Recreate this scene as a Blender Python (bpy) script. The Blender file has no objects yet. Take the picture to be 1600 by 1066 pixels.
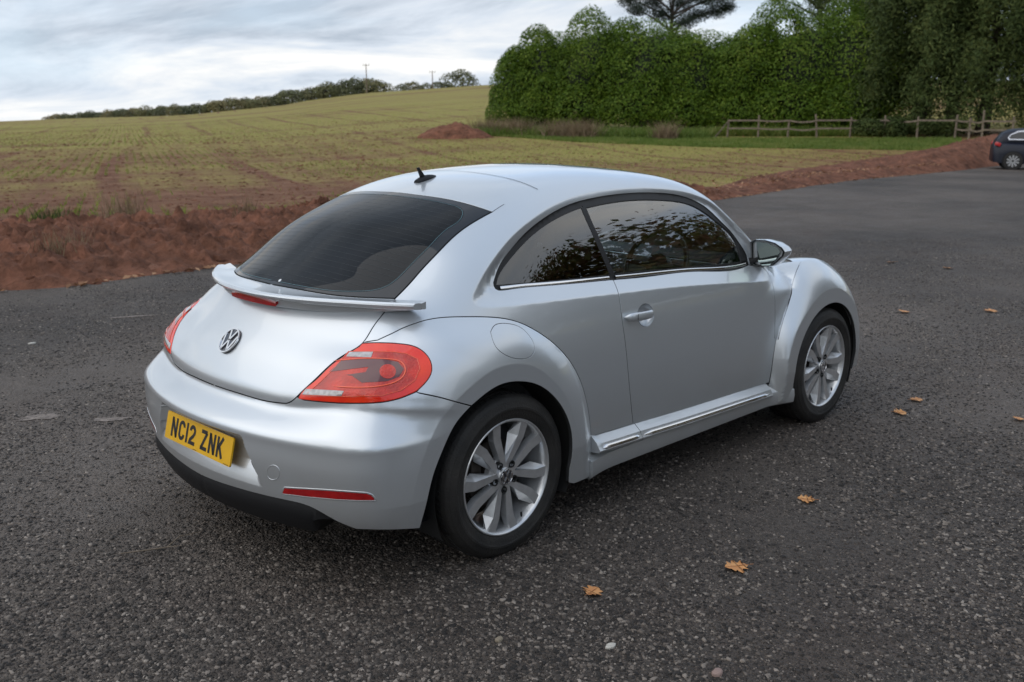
import bpy, bmesh, math, random
import numpy as np
from mathutils import Vector, Matrix, geometry, noise
R_ = math.radians
random.seed(7); rng = np.random.default_rng(7)
scene = bpy.context.scene
COL = scene.collection

# ------------------------------------------------------------------ camera
CAM = Vector((-2.5642, -3.4418, 1.6894)); YAW = 0.78236; PITCH = 0.22075; FPX = 1528.07
cam_data = bpy.data.cameras.new('camera'); cam = bpy.data.objects.new('camera', cam_data); COL.objects.link(cam)
fw = Vector((math.cos(YAW)*math.cos(PITCH), math.sin(YAW)*math.cos(PITCH), -math.sin(PITCH)))
cam.location = CAM; cam.rotation_euler = fw.to_track_quat('-Z', 'Y').to_euler()
cam_data.sensor_width = 36.0; cam_data.lens = FPX/1600*36.0
cam_data.clip_start = .05; cam_data.clip_end = 6000
cam_data.dof.use_dof = True; cam_data.dof.focus_distance = 3.5; cam_data.dof.aperture_fstop = 5.0
scene.camera = cam

# ------------------------------------------------------------------ sky and sun
SUN_EL, SUN_AZ = 48.0, 165.0      # elevation; azimuth of the sun seen from the car, degrees from +x towards +y
world = bpy.data.worlds.new('World'); scene.world = world; world.use_nodes = True
wt = world.node_tree; wt.nodes.clear()
def wn(t, **k):
    n = wt.nodes.new(t)
    for a, b in k.items(): setattr(n, a, b)
    return n
out = wn('ShaderNodeOutputWorld'); bg = wn('ShaderNodeBackground'); bg.inputs[1].default_value = .12
sky = wn('ShaderNodeTexSky', sky_type='NISHITA', sun_disc=False); sky.sun_elevation = R_(SUN_EL); sky.sun_rotation = R_(90-SUN_AZ)
sky.air_density = 1.2; sky.dust_density = 2.0
tc = wn('ShaderNodeTexCoord'); sep = wn('ShaderNodeSeparateXYZ'); wt.links.new(tc.outputs['Generated'], sep.inputs[0])
# project the view direction on to a cloud layer overhead, so that clouds flatten towards the horizon
zc = wn('ShaderNodeMath', operation='MAXIMUM'); wt.links.new(sep.outputs[2], zc.inputs[0]); zc.inputs[1].default_value = 0.0
za = wn('ShaderNodeMath', operation='ADD'); wt.links.new(zc.outputs[0], za.inputs[0]); za.inputs[1].default_value = .13
dx = wn('ShaderNodeMath', operation='DIVIDE'); wt.links.new(sep.outputs[0], dx.inputs[0]); wt.links.new(za.outputs[0], dx.inputs[1])
dy = wn('ShaderNodeMath', operation='DIVIDE'); wt.links.new(sep.outputs[1], dy.inputs[0]); wt.links.new(za.outputs[0], dy.inputs[1])
cv = wn('ShaderNodeCombineXYZ'); wt.links.new(dx.outputs[0], cv.inputs[0]); wt.links.new(dy.outputs[0], cv.inputs[1]); cv.inputs[2].default_value = 3.7
def wnoise(scale, det, rough, dist=0., off=0.):
    m = wn('ShaderNodeMapping'); wt.links.new(cv.outputs[0], m.inputs[0]); m.inputs['Location'].default_value = (off, off*.6, 0)
    m.inputs['Rotation'].default_value = (0, 0, R_(45)); m.inputs['Scale'].default_value = (1.0, .62, 1)
    n = wn('ShaderNodeTexNoise'); n.inputs['Scale'].default_value = scale; n.inputs['Detail'].default_value = det
    n.inputs['Roughness'].default_value = rough; n.inputs['Distortion'].default_value = dist
    wt.links.new(m.outputs[0], n.inputs['Vector']); return n
n1 = wnoise(.55, 6, .5, .2, 2.2); n2 = wnoise(.85, 8, .60, .45, 1.7)
cover = wn('ShaderNodeMapRange'); cover.inputs[1].default_value = .26; cover.inputs[2].default_value = .52; wt.links.new(n1.outputs[0], cover.inputs[0])
ramp = wn('ShaderNodeValToRGB'); wt.links.new(n2.outputs[0], ramp.inputs[0])
e = ramp.color_ramp.elements; e[0].position = .36; e[0].color = (1.8, 2.08, 2.45, 1); e[1].position = .62; e[1].color = (3.95, 3.95, 3.9, 1)
m_ = e.new(.485); m_.color = (2.8, 3.08, 3.45, 1)
tint = wn('ShaderNodeMix', data_type='RGBA', blend_type='MIX'); tint.inputs[0].default_value = .55
wt.links.new(sky.outputs[0], tint.inputs[6]); tint.inputs[7].default_value = (2.7, 3.6, 5.0, 1)
mx = wn('ShaderNodeMix', data_type='RGBA'); wt.links.new(cover.outputs[0], mx.inputs[0]); wt.links.new(tint.outputs[2], mx.inputs[6]); wt.links.new(ramp.outputs[0], mx.inputs[7])
wt.links.new(mx.outputs[2], bg.inputs[0]); wt.links.new(bg.outputs[0], out.inputs[0])
sun_d = bpy.data.lights.new('sun', 'SUN'); sun = bpy.data.objects.new('sun', sun_d); COL.objects.link(sun)
sun_d.energy = .5; sun_d.angle = R_(85); sun_d.color = (1, .96, .90)
sdir = Vector((math.cos(R_(SUN_EL))*math.cos(R_(SUN_AZ)), math.cos(R_(SUN_EL))*math.sin(R_(SUN_AZ)), math.sin(R_(SUN_EL))))
sun.rotation_euler = sdir.to_track_quat('Z', 'Y').to_euler(); sun.location = (0, 0, 30)
scene.view_settings.view_transform = 'Standard'; scene.view_settings.look = 'None'; scene.view_settings.gamma = 1
scene.view_settings.exposure = 1.12; scene.view_settings.use_curve_mapping = False
scene.cycles.max_bounces = 8; scene.cycles.transparent_max_bounces = 12; scene.cycles.sample_clamp_indirect = 6

# ------------------------------------------------------------------ helpers
MATS = {}
def mat(name, col=(.5,.5,.5), rough=.5, metal=0., coat=0., coat_rough=.03, spec=.5, noise_amt=0., noise_scale=8., bump=0., bump_scale=60., emit=None, col2=None, ior=None):
    if name in MATS: return MATS[name]
    m = bpy.data.materials.new(name); m.use_nodes = True; nt = m.node_tree; b = nt.nodes['Principled BSDF']; MATS[name] = m
    b.inputs['Base Color'].default_value = (*col, 1); b.inputs['Roughness'].default_value = rough; b.inputs['Metallic'].default_value = metal
    b.inputs['Coat Weight'].default_value = coat; b.inputs['Coat Roughness'].default_value = coat_rough; b.inputs['Specular IOR Level'].default_value = spec
    if ior: b.inputs['IOR'].default_value = ior
    tcn = nt.nodes.new('ShaderNodeTexCoord')
    if noise_amt or col2:
        n = nt.nodes.new('ShaderNodeTexNoise'); n.inputs['Scale'].default_value = noise_scale; n.inputs['Detail'].default_value = 6; nt.links.new(tcn.outputs['Object'], n.inputs['Vector'])
        r = nt.nodes.new('ShaderNodeMapRange'); r.inputs[1].default_value = .3; r.inputs[2].default_value = .7; nt.links.new(n.outputs[0], r.inputs[0])
        mixn = nt.nodes.new('ShaderNodeMix'); mixn.data_type = 'RGBA'; nt.links.new(r.outputs[0], mixn.inputs[0])
        c2 = col2 or tuple(c*(1-noise_amt) for c in col)
        mixn.inputs[6].default_value = (*col, 1); mixn.inputs[7].default_value = (*c2, 1); nt.links.new(mixn.outputs[2], b.inputs['Base Color'])
    if bump:
        n = nt.nodes.new('ShaderNodeTexNoise'); n.inputs['Scale'].default_value = bump_scale; n.inputs['Detail'].default_value = 5; nt.links.new(tcn.outputs['Object'], n.inputs['Vector'])
        bp = nt.nodes.new('ShaderNodeBump'); bp.inputs['Strength'].default_value = bump; bp.inputs['Distance'].default_value = .01
        nt.links.new(n.outputs[0], bp.inputs['Height']); nt.links.new(bp.outputs[0], b.inputs['Normal'])
    if emit: b.inputs['Emission Color'].default_value = (*emit[0], 1); b.inputs['Emission Strength'].default_value = emit[1]
    return m
def glass_mat(name, tint, refl=1.0, rough=0.0):
    m = bpy.data.materials.new(name); m.use_nodes = True; nt = m.node_tree; nt.nodes.clear(); MATS[name] = m
    o = nt.nodes.new('ShaderNodeOutputMaterial'); mixn = nt.nodes.new('ShaderNodeMixShader'); t = nt.nodes.new('ShaderNodeBsdfTransparent'); g = nt.nodes.new('ShaderNodeBsdfGlossy')
    f = nt.nodes.new('ShaderNodeFresnel'); f.inputs[0].default_value = 1.52; t.inputs[0].default_value = (*tint, 1); g.inputs['Roughness'].default_value = rough
    mm = nt.nodes.new('ShaderNodeMath'); mm.operation = 'MULTIPLY'; mm.inputs[1].default_value = refl; mm.use_clamp = True
    nt.links.new(f.outputs[0], mm.inputs[0]); nt.links.new(mm.outputs[0], mixn.inputs[0]); nt.links.new(t.outputs[0], mixn.inputs[1]); nt.links.new(g.outputs[0], mixn.inputs[2]); nt.links.new(mixn.outputs[0], o.inputs[0])
    return m
def tag(o, label=None, category=None, group=None, kind=None):
    if label: o['label'] = label
    if category: o['category'] = category
    if group: o['group'] = group
    if kind: o['kind'] = kind
    return o
def empty(name, loc=(0,0,0), rz=0., parent=None):
    o = bpy.data.objects.new(name, None); COL.objects.link(o); o.location = loc; o.rotation_euler = (0, 0, rz); o.empty_display_size = .2
    if parent: o.parent = parent
    return o
def mesh_obj(name, V, Fc, m=None, parent=None, smooth=True, normals=None, auto=None):
    me = bpy.data.meshes.new(name); me.from_pydata([tuple(v) for v in V], [], [tuple(f) for f in Fc]); me.update()
    if m is not None:
        for k in (m if isinstance(m, (list, tuple)) else [m]): me.materials.append(k)
    if smooth: me.shade_smooth()
    if normals is not None: me.normals_split_custom_set_from_vertices([tuple(n) for n in normals])
    elif auto is not None: me.set_sharp_from_angle(angle=R_(auto))
    o = bpy.data.objects.new(name, me); COL.objects.link(o)
    if parent: o.parent = parent
    return o
class MB:
    "collects simple solids into one mesh"
    def __init__(s): s.V = []; s.F = []
    def add(s, V, Fc):
        n = len(s.V); s.V += [tuple(v) for v in V]; s.F += [tuple(i+n for i in f) for f in Fc]; return s
    def box(s, c, d, rz=0., ry=0.):
        M = Matrix.Rotation(rz, 3, 'Z') @ Matrix.Rotation(ry, 3, 'Y'); V = []
        for x in (-1, 1):
            for y in (-1, 1):
                for z in (-1, 1): V.append(Vector(c) + M @ Vector((x*d[0]/2, y*d[1]/2, z*d[2]/2)))
        return s.add(V, [(0,1,3,2),(4,6,7,5),(0,4,5,1),(2,3,7,6),(0,2,6,4),(1,5,7,3)])
    def tube(s, pts, rad, n=8, cap=True, flat=1.0):
        P = [Vector(p) for p in pts]; rr = rad if isinstance(rad, (list, tuple)) else [rad]*len(P); base = len(s.V); prev = None
        for i, p in enumerate(P):
            d = (P[min(i+1, len(P)-1)] - P[max(i-1, 0)]).normalized()
            u = d.orthogonal().normalized() if prev is None else (prev - d*prev.dot(d)).normalized()
            prev = u; w = d.cross(u)
            for k in range(n):
                a = 2*math.pi*k/n; s.V.append(tuple(p + u*math.cos(a)*rr[i] + w*math.sin(a)*rr[i]*flat))
        for i in range(len(P)-1):
            for k in range(n):
                a = base+i*n+k; b = base+i*n+(k+1)%n; s.F.append((a, b, b+n, a+n))
        if cap: s.F.append(tuple(base+k for k in range(n))[::-1]); s.F.append(tuple(base+(len(P)-1)*n+k for k in range(n)))
        return s
    def loft(s, rings, closed=True, cap=True):
        base = len(s.V); n = len(rings[0])
        for r in rings: s.V += [tuple(p) for p in r]
        for i in range(len(rings)-1):
            for k in range(n if closed else n-1):
                a = base+i*n+k; b = base+i*n+(k+1)%n; s.F.append((a, b, b+n, a+n))
        if cap and closed: s.F.append(tuple(base+k for k in range(n))[::-1]); s.F.append(tuple(base+(len(rings)-1)*n+k for k in range(n)))
        return s
    def lathe_y(s, prof, n=64, c=(0,0,0)):
        "prof: (radius, y) pairs turned about the y axis"
        base = len(s.V); k = len(prof)
        for i in range(n):
            a = 2*math.pi*i/n
            for r, y in prof: s.V.append((c[0]+r*math.sin(a), c[1]+y, c[2]+r*math.cos(a)))
        for i in range(n):
            for j in range(k-1):
                a = base+i*k+j; b = base+((i+1) % n)*k+j; s.F.append((a, a+1, b+1, b))
        return s
    def build(s, name, m=None, parent=None, smooth=True, auto=35, bevel=0.):
        o = mesh_obj(name, s.V, s.F, m, parent, smooth, None, auto)
        if bevel:
            bm = bmesh.new(); bm.from_mesh(o.data)
            ed = [e_ for e_ in bm.edges if len(e_.link_faces) == 2 and e_.calc_face_angle(0) > R_(30)]
            bmesh.ops.bevel(bm, geom=ed, offset=bevel, segments=2, affect='EDGES', profile=.6); bm.to_mesh(o.data); bm.free(); o.data.shade_smooth(); o.data.set_sharp_from_angle(angle=R_(40))
        return o

# ------------------------------------------------------------------ lie of the land
FX, FY = math.cos(YAW), math.sin(YAW)
def wxy(d, s): return CAM.x + d*FX + s*FY, CAM.y + d*FY - s*FX
def ds(x, y): return (x-CAM.x)*FX+(y-CAM.y)*FY, (x-CAM.x)*FY-(y-CAM.y)*FX
_pr = np.random.default_rng(11).permutation(256); _pr = np.r_[_pr, _pr]; _pv = np.random.default_rng(12).random(256)
def vnoise(x, y):
    xi = np.floor(x).astype(int); yi = np.floor(y).astype(int); xf = x-xi; yf = y-yi; u = xf*xf*(3-2*xf); v = yf*yf*(3-2*yf)
    h = lambda a, b: _pv[_pr[(_pr[a & 255]+b) & 255]]
    return (h(xi, yi)*(1-u)+h(xi+1, yi)*u)*(1-v)+(h(xi, yi+1)*(1-u)+h(xi+1, yi+1)*u)*v
def fbm(x, y, o=5, g=.5):
    t = 0; a = 1; n = 0
    for i in range(o): t = t+a*vnoise(x*2**i+i*17.3, y*2**i+i*9.1); n += a; a *= g
    return t/n-.5
def land(x, y):
    x = np.asarray(x, float); y = np.asarray(y, float)
    d, s = ds(x, y); r = np.hypot(d, s); a = np.arctan2(s, np.maximum(d, 1e-3))
    px = 800+1528*np.tan(np.clip(a, -1.1, 1.1))
    k = np.interp(px, [-900, 0, 300, 440, 575, 700, 770, 1000, 3000], [.002, .0064, .0142, .0245, .0385, .045, .049, .049, .045])
    crest = 300+60*np.clip((px-300)/500, -1, 1)*0
    t = np.maximum(r-42, 0); rise = k*(np.sqrt(t*t+100)-10)*1.0
    top = k*(np.sqrt((crest-42)**2+100)-10)
    over = np.maximum(r-crest, 0); rise = np.where(r > crest, top-.00008*over**2*np.exp(-over/900)-over*.018*np.exp(-over/500), rise)
    near = .35*np.clip((r-18)/40, 0, 1)**2*(s > -60)
    h = rise+near+fbm(x*.03, y*.03, 3)*.35*np.clip((r-25)/60, 0, 1)
    return np.where(d > 0, h, fbm(x*.03, y*.03, 3)*.25*np.clip((r-25)/60, 0, 1))

# tarmac edge (left to right) in world coordinates
EDGE = np.array([(-14, 12.5), (-9, 10.0), (-5, 8.3), (-1.8, 7.45), (.74, 7.21), (1.29, 6.97), (1.88, 7.08), (2.43, 7.16), (2.98, 7.15), (3.43, 7.21), (6.0, 7.35), (9.0, 7.75), (12.5, 8.3), (15.94, 8.68), (18.07, 8.93), (21.66, 9.55), (25.63, 10.03), (29.07, 9.98), (33.57, 10.1), (37.45, 10.4), (42, 10.6), (50, 10.8), (62, 11), (80, 11)])
def nt_new(name):
    m = bpy.data.materials.new(name); m.use_nodes = True; MATS[name] = m; return m, m.node_tree, m.node_tree.nodes['Principled BSDF']
class NG:
    "small shorthand for building node trees"
    def __init__(s, nt): s.nt = nt; s.tc = nt.nodes.new('ShaderNodeTexCoord').outputs['Object']
    def L(s, a, b): s.nt.links.new(a, b)
    def noise(s, scale, det=5, rough=.5, vec=None, dist=0.):
        n = s.nt.nodes.new('ShaderNodeTexNoise'); n.inputs['Scale'].default_value = scale; n.inputs['Detail'].default_value = det; n.inputs['Roughness'].default_value = rough; n.inputs['Distortion'].default_value = dist; s.L(vec or s.tc, n.inputs['Vector']); return n.outputs[0]
    def vor(s, scale, out='Distance', vec=None, feature='F1', rnd=1.):
        n = s.nt.nodes.new('ShaderNodeTexVoronoi'); n.feature = feature; n.inputs['Scale'].default_value = scale; n.inputs['Randomness'].default_value = rnd; s.L(vec or s.tc, n.inputs['Vector']); return n.outputs[out]
    def map(s, v, a, b, c=0., d=1.):
        n = s.nt.nodes.new('ShaderNodeMapRange'); s.L(v, n.inputs[0])
        for i, q in enumerate((a, b, c, d)): n.inputs[i+1].default_value = q
        return n.outputs[0]
    def mix(s, f, a, b, mode='MIX'):
        n = s.nt.nodes.new('ShaderNodeMix'); n.data_type = 'RGBA'; n.blend_type = mode
        for v, i in ((f, 0), (a, 6), (b, 7)):
            if isinstance(v, (int, float)): n.inputs[i].default_value = v
            elif isinstance(v, tuple): n.inputs[i].default_value = (*v, 1)
            else: s.L(v, n.inputs[i])
        return n.outputs[2]
    def math(s, op, a, b=0.):
        n = s.nt.nodes.new('ShaderNodeMath'); n.operation = op
        for v, i in ((a, 0), (b, 1)):
            if isinstance(v, (int, float)): n.inputs[i].default_value = v
            else: s.L(v, n.inputs[i])
        return n.outputs[0]
    def ramp(s, v, stops):
        n = s.nt.nodes.new('ShaderNodeValToRGB'); s.L(v, n.inputs[0]); e = n.color_ramp.elements
        e[0].position, e[0].color = stops[0][0], (*stops[0][1], 1); e[1].position, e[1].color = stops[-1][0], (*stops[-1][1], 1)
        for p, c in stops[1:-1]: q = e.new(p); q.color = (*c, 1)
        return n.outputs[0]
    def bump(s, h, strength, dist, b, prev=None):
        n = s.nt.nodes.new('ShaderNodeBump'); n.inputs['Strength'].default_value = strength; n.inputs['Distance'].default_value = dist; s.L(h, n.inputs['Height'])
        if prev is not None: s.L(prev, n.inputs['Normal'])
        if b is not None: s.L(n.outputs[0], b.inputs['Normal'])
        return n.outputs[0]
    def mapping(s, rot=0., scale=(1,1,1), loc=(0,0,0)):
        n = s.nt.nodes.new('ShaderNodeMapping'); n.inputs['Rotation'].default_value = (0, 0, rot); n.inputs['Scale'].default_value = scale; n.inputs['Location'].default_value = loc; s.L(s.tc, n.inputs['Vector']); return n.outputs[0]

# tarmac: bound aggregate, pale fines, damp and worn patches
m, nt, b = nt_new('tarmac'); g = NG(nt)
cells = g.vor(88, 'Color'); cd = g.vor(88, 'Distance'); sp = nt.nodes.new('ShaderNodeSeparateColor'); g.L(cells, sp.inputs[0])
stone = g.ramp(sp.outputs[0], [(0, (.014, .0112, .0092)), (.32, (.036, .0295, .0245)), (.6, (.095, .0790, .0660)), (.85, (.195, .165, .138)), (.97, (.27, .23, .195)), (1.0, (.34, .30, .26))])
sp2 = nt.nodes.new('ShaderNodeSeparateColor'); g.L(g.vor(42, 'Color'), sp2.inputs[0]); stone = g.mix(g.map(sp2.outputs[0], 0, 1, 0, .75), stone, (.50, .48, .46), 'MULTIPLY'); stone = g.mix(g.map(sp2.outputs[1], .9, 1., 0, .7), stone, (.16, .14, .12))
binder_shade = g.map(cd, .30, .62, 0, .92); stone = g.mix(binder_shade, stone, (.006, .0055, .005))  # black bitumen between stones, with crevice shade painted into the same colour
warm = g.mix(g.map(sp.outputs[1], .78, 1.0, 0, .45), stone, (.085, .058, .046))
big = g.noise(.55, 6, .6); mid_ = g.noise(2.3, 6, .62); fine = g.noise(16, 5, .6)
c1 = g.mix(g.map(big, .40, .62, 0, .85), warm, (.50, .47, .46), 'MULTIPLY')
c2 = g.mix(g.map(mid_, .35, .70, .0, .8), c1, (.72, .66, .62), 'MULTIPLY')
c3 = g.mix(g.map(fine, .30, .72, 0, .55), c2, (1.9, 1.85, 1.8), 'MULTIPLY')
red = g.mix(g.map(g.noise(.9, 5, .6, g.mapping(0, (1, 1, 1), (7, 3, 0))), .48, .70, 0, .6), c3, (.055, .036, .027))
grain = g.noise(7.5, 9, .72); c3 = g.mix(g.map(grain, .36, .64, 0, .75), c3, (.55, .53, .51), 'MULTIPLY'); red = g.mix(g.map(grain, .42, .62, 0, .7), red, (.60, .58, .56), 'MULTIPLY'); b.inputs['Specular IOR Level'].default_value = .42
# farther off the stones merge: raise the mean tone slightly with dust
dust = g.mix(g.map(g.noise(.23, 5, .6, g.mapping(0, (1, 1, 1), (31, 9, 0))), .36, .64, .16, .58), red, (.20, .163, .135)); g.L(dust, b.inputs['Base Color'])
g.L(g.map(mid_, .3, .7, .86, .66), b.inputs['Roughness'])
p = g.bump(g.map(cd, 0, .62, 1, 0), 1., .015, None); p = g.bump(fine, .35, .012, None, p); g.bump(mid_, .25, .05, b, p)
TARMAC = m
# field: red-brown earth with rows of seedlings, greener in long patches
m, nt, b = nt_new('seeded_field'); g = NG(nt)
rowdir = R_(66)
soil_n = g.noise(1.1, 8, .65); patch = g.noise(.07, 5, .6, g.mapping(-R_(-42), (.30, 1.5, 1))); patch2 = g.noise(.03, 4, .55, g.mapping(-R_(-42), (.4, 1.6, 1), (11, 4, 0))); fn = g.noise(5.5, 6, .7)
soilc = g.ramp(soil_n, [(.25, (.085, .036, .021)), (.5, (.165, .080, .045)), (.75, (.25, .140, .085))])
green = g.ramp(fn, [(.3, (.15, .185, .022)), (.55, (.28, .32, .040)), (.75, (.42, .38, .085))])
straw = g.mix(.58, green, (.27, .185, .085))
dist_n = nt.nodes.new('ShaderNodeVectorMath'); dist_n.operation = 'DISTANCE'; g.L(g.tc, dist_n.inputs[0]); dist_n.inputs[1].default_value = (CAM.x, CAM.y, 0); dd = dist_n.outputs['Value']
far = g.map(dd, 26, 95, 0, 1)
cov = g.math('ADD', g.map(patch, .38, .60, -.10, .72), g.map(patch2, .35, .65, -.10, .45))
near_lim = g.map(dd, 15, 30, -.45, .0); cov = g.math('ADD', cov, near_lim); cov = g.math('ADD', cov, g.math('MULTIPLY', far, .35))
# drill rows and tramlines
mp = g.mapping(-rowdir, (1, 1, 1)); sx = nt.nodes.new('ShaderNodeSeparateXYZ'); g.L(mp, sx.inputs[0]); wob = g.math('MULTIPLY', g.noise(.008, 1, .4), 22.)
ycoord = g.math('ADD', sx.outputs[1], wob)
rows = g.math('SINE', g.math('MULTIPLY', ycoord, 2*math.pi/1.9)); tram = g.math('SINE', g.math('MULTIPLY', ycoord, 2*math.pi/4.6))
cov = g.math('SUBTRACT', cov, g.map(rows, .0, 1, -.05, .16)); cov = g.math('SUBTRACT', cov, g.math('MULTIPLY', g.map(tram, .88, .99, 0, .85), g.map(g.noise(.02, 2, .5, g.mapping(0, (1,1,1), (50, 0, 0))), .42, .6, .2, 1)))
cov = g.math('ADD', cov, g.map(fn, .3, .7, -.42, .42))
col = g.mix(g.map(cov, .0, .9, 0, .92), soilc, straw); g.L(col, b.inputs['Base Color']); b.inputs['Roughness'].default_value = .95; b.inputs['Specular IOR Level'].default_value = .15
g.bump(g.noise(3.5, 8, .7), .8, .10, b)
FIELD = m
m, nt, b = nt_new('red_soil'); g = NG(nt)
sc = g.ramp(g.noise(2.6, 9, .68), [(.25, (.045, .020, .013)), (.48, (.150, .066, .040)), (.68, (.27, .115, .070)), (.85, (.40, .22, .150))])
sc = g.mix(g.map(g.vor(9, 'Color'), .80, 1., 0, .5), sc, (.25, .13, .09)); g.L(sc, b.inputs['Base Color']); b.inputs['Roughness'].default_value = .95; b.inputs['Specular IOR Level'].default_value = .2
p = g.bump(g.noise(12, 8, .7), 1., .05, None); g.bump(g.vor(16), .5, .03, b, p)
SOIL = m
def leafmat(name, stops, rough=.5, transl=.25, spec=.4):
    m, nt, b = nt_new(name); g = NG(nt); geo = nt.nodes.new('ShaderNodeNewGeometry')
    oi_ = nt.nodes.new('ShaderNodeObjectInfo'); v = g.math('ADD', g.math('MULTIPLY', geo.outputs['Random Per Island'], .55), g.map(g.noise(.55, 4, .6), .3, .7, 0, .45))
    if name == 'far_leaf': v = g.math('ADD', g.math('MULTIPLY', geo.outputs['Random Per Island'], .35), g.math('MULTIPLY', oi_.outputs['Random'], .65))
    c_ = g.ramp(v, stops); g.L(c_, b.inputs['Base Color']); b.inputs['Roughness'].default_value = rough; b.inputs['Specular IOR Level'].default_value = spec
    tr = nt.nodes.new('ShaderNodeBsdfTranslucent'); g.L(c_, tr.inputs[0]); mx_ = nt.nodes.new('ShaderNodeMixShader'); mx_.inputs[0].default_value = transl; o = nt.nodes['Material Output']; g.L(b.outputs[0], mx_.inputs[1]); g.L(tr.outputs[0], mx_.inputs[2]); g.L(mx_.outputs[0], o.inputs[0]); return m
LAUREL = leafmat('laurel_leaf', [(0, (.028, .062, .007)), (.4, (.080, .145, .012)), (.75, (.150, .225, .022)), (1, (.26, .30, .050))], .55, .38, .22)
DARKLEAF = leafmat('dark_leaf', [(0, (.020, .034, .010)), (.5, (.058, .084, .022)), (1, (.13, .150, .042))], .7, .2, .2)
PINE = leafmat('pine_needle', [(0, (.008, .016, .008)), (.6, (.020, .036, .016)), (1, (.04, .055, .028))], .6, .1)
OAKLEAF = leafmat('oak_autumn_leaf', [(0, (.05, .025, .008)), (.3, (.13, .055, .014)), (.6, (.12, .11, .02)), (1, (.05, .09, .02))], .6, .3)
HEDGEFAR = leafmat('far_leaf', [(0, (.085, .095, .055)), (.4, (.13, .14, .065)), (.7, (.20, .18, .080)), (1, (.28, .21, .10))], .8, .2)  # leaf tones lightened: distance haze is put into the colour
GRASS = leafmat('grass_blade', [(0, (.06, .095, .014)), (.5, (.13, .20, .028)), (1, (.30, .28, .09))], .6, .3)
STRAW = leafmat('dry_stalk', [(0, (.10, .065, .035)), (.5, (.22, .155, .09)), (1, (.34, .26, .16))], .8, .2)
BARK = mat('bark', (.075, .055, .040), .9, noise_amt=.5, noise_scale=5, bump=.8, bump_scale=14)
TIMBER = mat('weathered_timber', (.23, .18, .13), .85, noise_amt=.45, noise_scale=6, bump=.5, bump_scale=40)

# ---- one ground sheet out to the horizon (polar grid round the camera spot)
rad = np.r_[0, np.geomspace(1.5, 60, 70), np.geomspace(62, 420, 90), np.geomspace(440, 5200, 22)]; na = 300
V = []; ang = np.linspace(0, 2*math.pi, na, endpoint=False)
cx0, cy0 = CAM.x, CAM.y
X = cx0+rad[1:, None]*np.cos(ang)[None]; Y = cy0+rad[1:, None]*np.sin(ang)[None]; Z = land(X, Y)
d_, s_ = ds(X, Y)
ey = np.interp(X, EDGE[:, 0], EDGE[:, 1]); under = (Y < ey+1.0) & (np.hypot(X-cx0, Y-cy0) < 90); Z = np.where(under, -.03, Z)
V = np.c_[X.ravel(), Y.ravel(), Z.ravel()]; V = np.vstack([[cx0, cy0, -.03], V]); Fq = [(0, 1+i, 1+(i+1) % na) for i in range(na)]
nr = len(rad)-1
for r_ in range(nr-1):
    for i in range(na): a = 1+r_*na+i; b_ = 1+r_*na+(i+1) % na; Fq.append((a, a+na, b_+na, b_))
fo = mesh_obj('field', V, Fq, FIELD); tag(fo, kind='structure')
# ---- tarmac sheet with a slightly worn, uneven surface
nx = 170; xs = np.r_[np.linspace(-60, -14, 14)[:-1], np.linspace(-14, 42, 150), np.linspace(42, 80, 14)[1:]]; tv = np.linspace(0, 1, 90)**1.0
edge = np.interp(xs, EDGE[:, 0], EDGE[:, 1]); edge = np.where(xs < -14, 12.5+(-14-xs)*.45, edge)
edge = edge+.16*fbm(xs*1.7, xs*0+3, 4)+.05*fbm(xs*9, xs*0+7, 3)
Xg = np.repeat(xs[:, None], 90, 1); Yg = edge[:, None]-(1-tv[None])*(edge[:, None]+45); Yg = Yg[:, ::-1]
Zg = .0*Xg
V = np.c_[Xg.ravel(), Yg.ravel(), Zg.ravel()]; Fq = [(i*90+j, i*90+j+1, (i+1)*90+j+1, (i+1)*90+j) for i in range(len(xs)-1) for j in range(89)]
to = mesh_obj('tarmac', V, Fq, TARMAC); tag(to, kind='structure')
# ---- bank of red soil thrown up along the edge of the tarmac
def edge_pt(u): return u, np.interp(u, EDGE[:, 0], EDGE[:, 1])
us = [-9.]
while us[-1] < 47: us.append(us[-1]+max(.035, .0042*math.hypot(us[-1]-CAM.x, 9)))
us = np.array(us); NV = 120; vv_ = np.linspace(0, 1, NV)
ex, ey = edge_pt(us); ey = ey+.10*fbm(us*1.7, us*0+3, 4)
width = np.interp(us, [-9, 2, 6, 10, 14, 17, 19, 22, 26, 30, 35, 42], [6.6, 6.0, 5.2, 4.8, 4.6, 3.4, 1.8, 2.0, 3.0, 3.6, 4.2, 4.6])
hgt = np.interp(us, [-9, 0, 4, 8, 12, 14, 16, 18, 19.2, 20.5, 23, 28, 33, 37.4, 42, 47], [.36, .33, .30, .26, .36, .46, .40, .14, .10, .26, .22, .24, .42, .62, .80, .90])
Xb = np.repeat(ex[:, None], NV, 1)-.12*vv_[None]*width[:, None]; Yb = ey[:, None]-.06+vv_[None]*width[:, None]
prof_l = np.interp(vv_, [0, .03, .10, .25, .45, .75, 1], [0, .12, .42, .72, .9, .62, 0]); prof_r = np.interp(vv_, [0, .05, .2, .42, .6, .8, 1], [0, .14, .52, .95, .92, .45, 0])
wr = np.clip((us-9)/4, 0, 1)[:, None]; pf = prof_l[None]*(1-wr)+prof_r[None]*wr; wf = np.clip((us-29)/5, 0, 1)[:, None]; pf = pf*(1-wf)+np.interp(vv_, [0, .04, .12, .26, .45, .7, 1], [0, .2, .62, 1., .85, .4, 0])[None]*wf
nearf = np.clip((19-us)/3, .45, 1)[:, None]; rough = 1+.9*fbm(Xb*.9, Yb*.9, 4)*nearf; edgef = np.minimum(1, np.minimum(vv_*9, (1-vv_)*9))[None]
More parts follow.
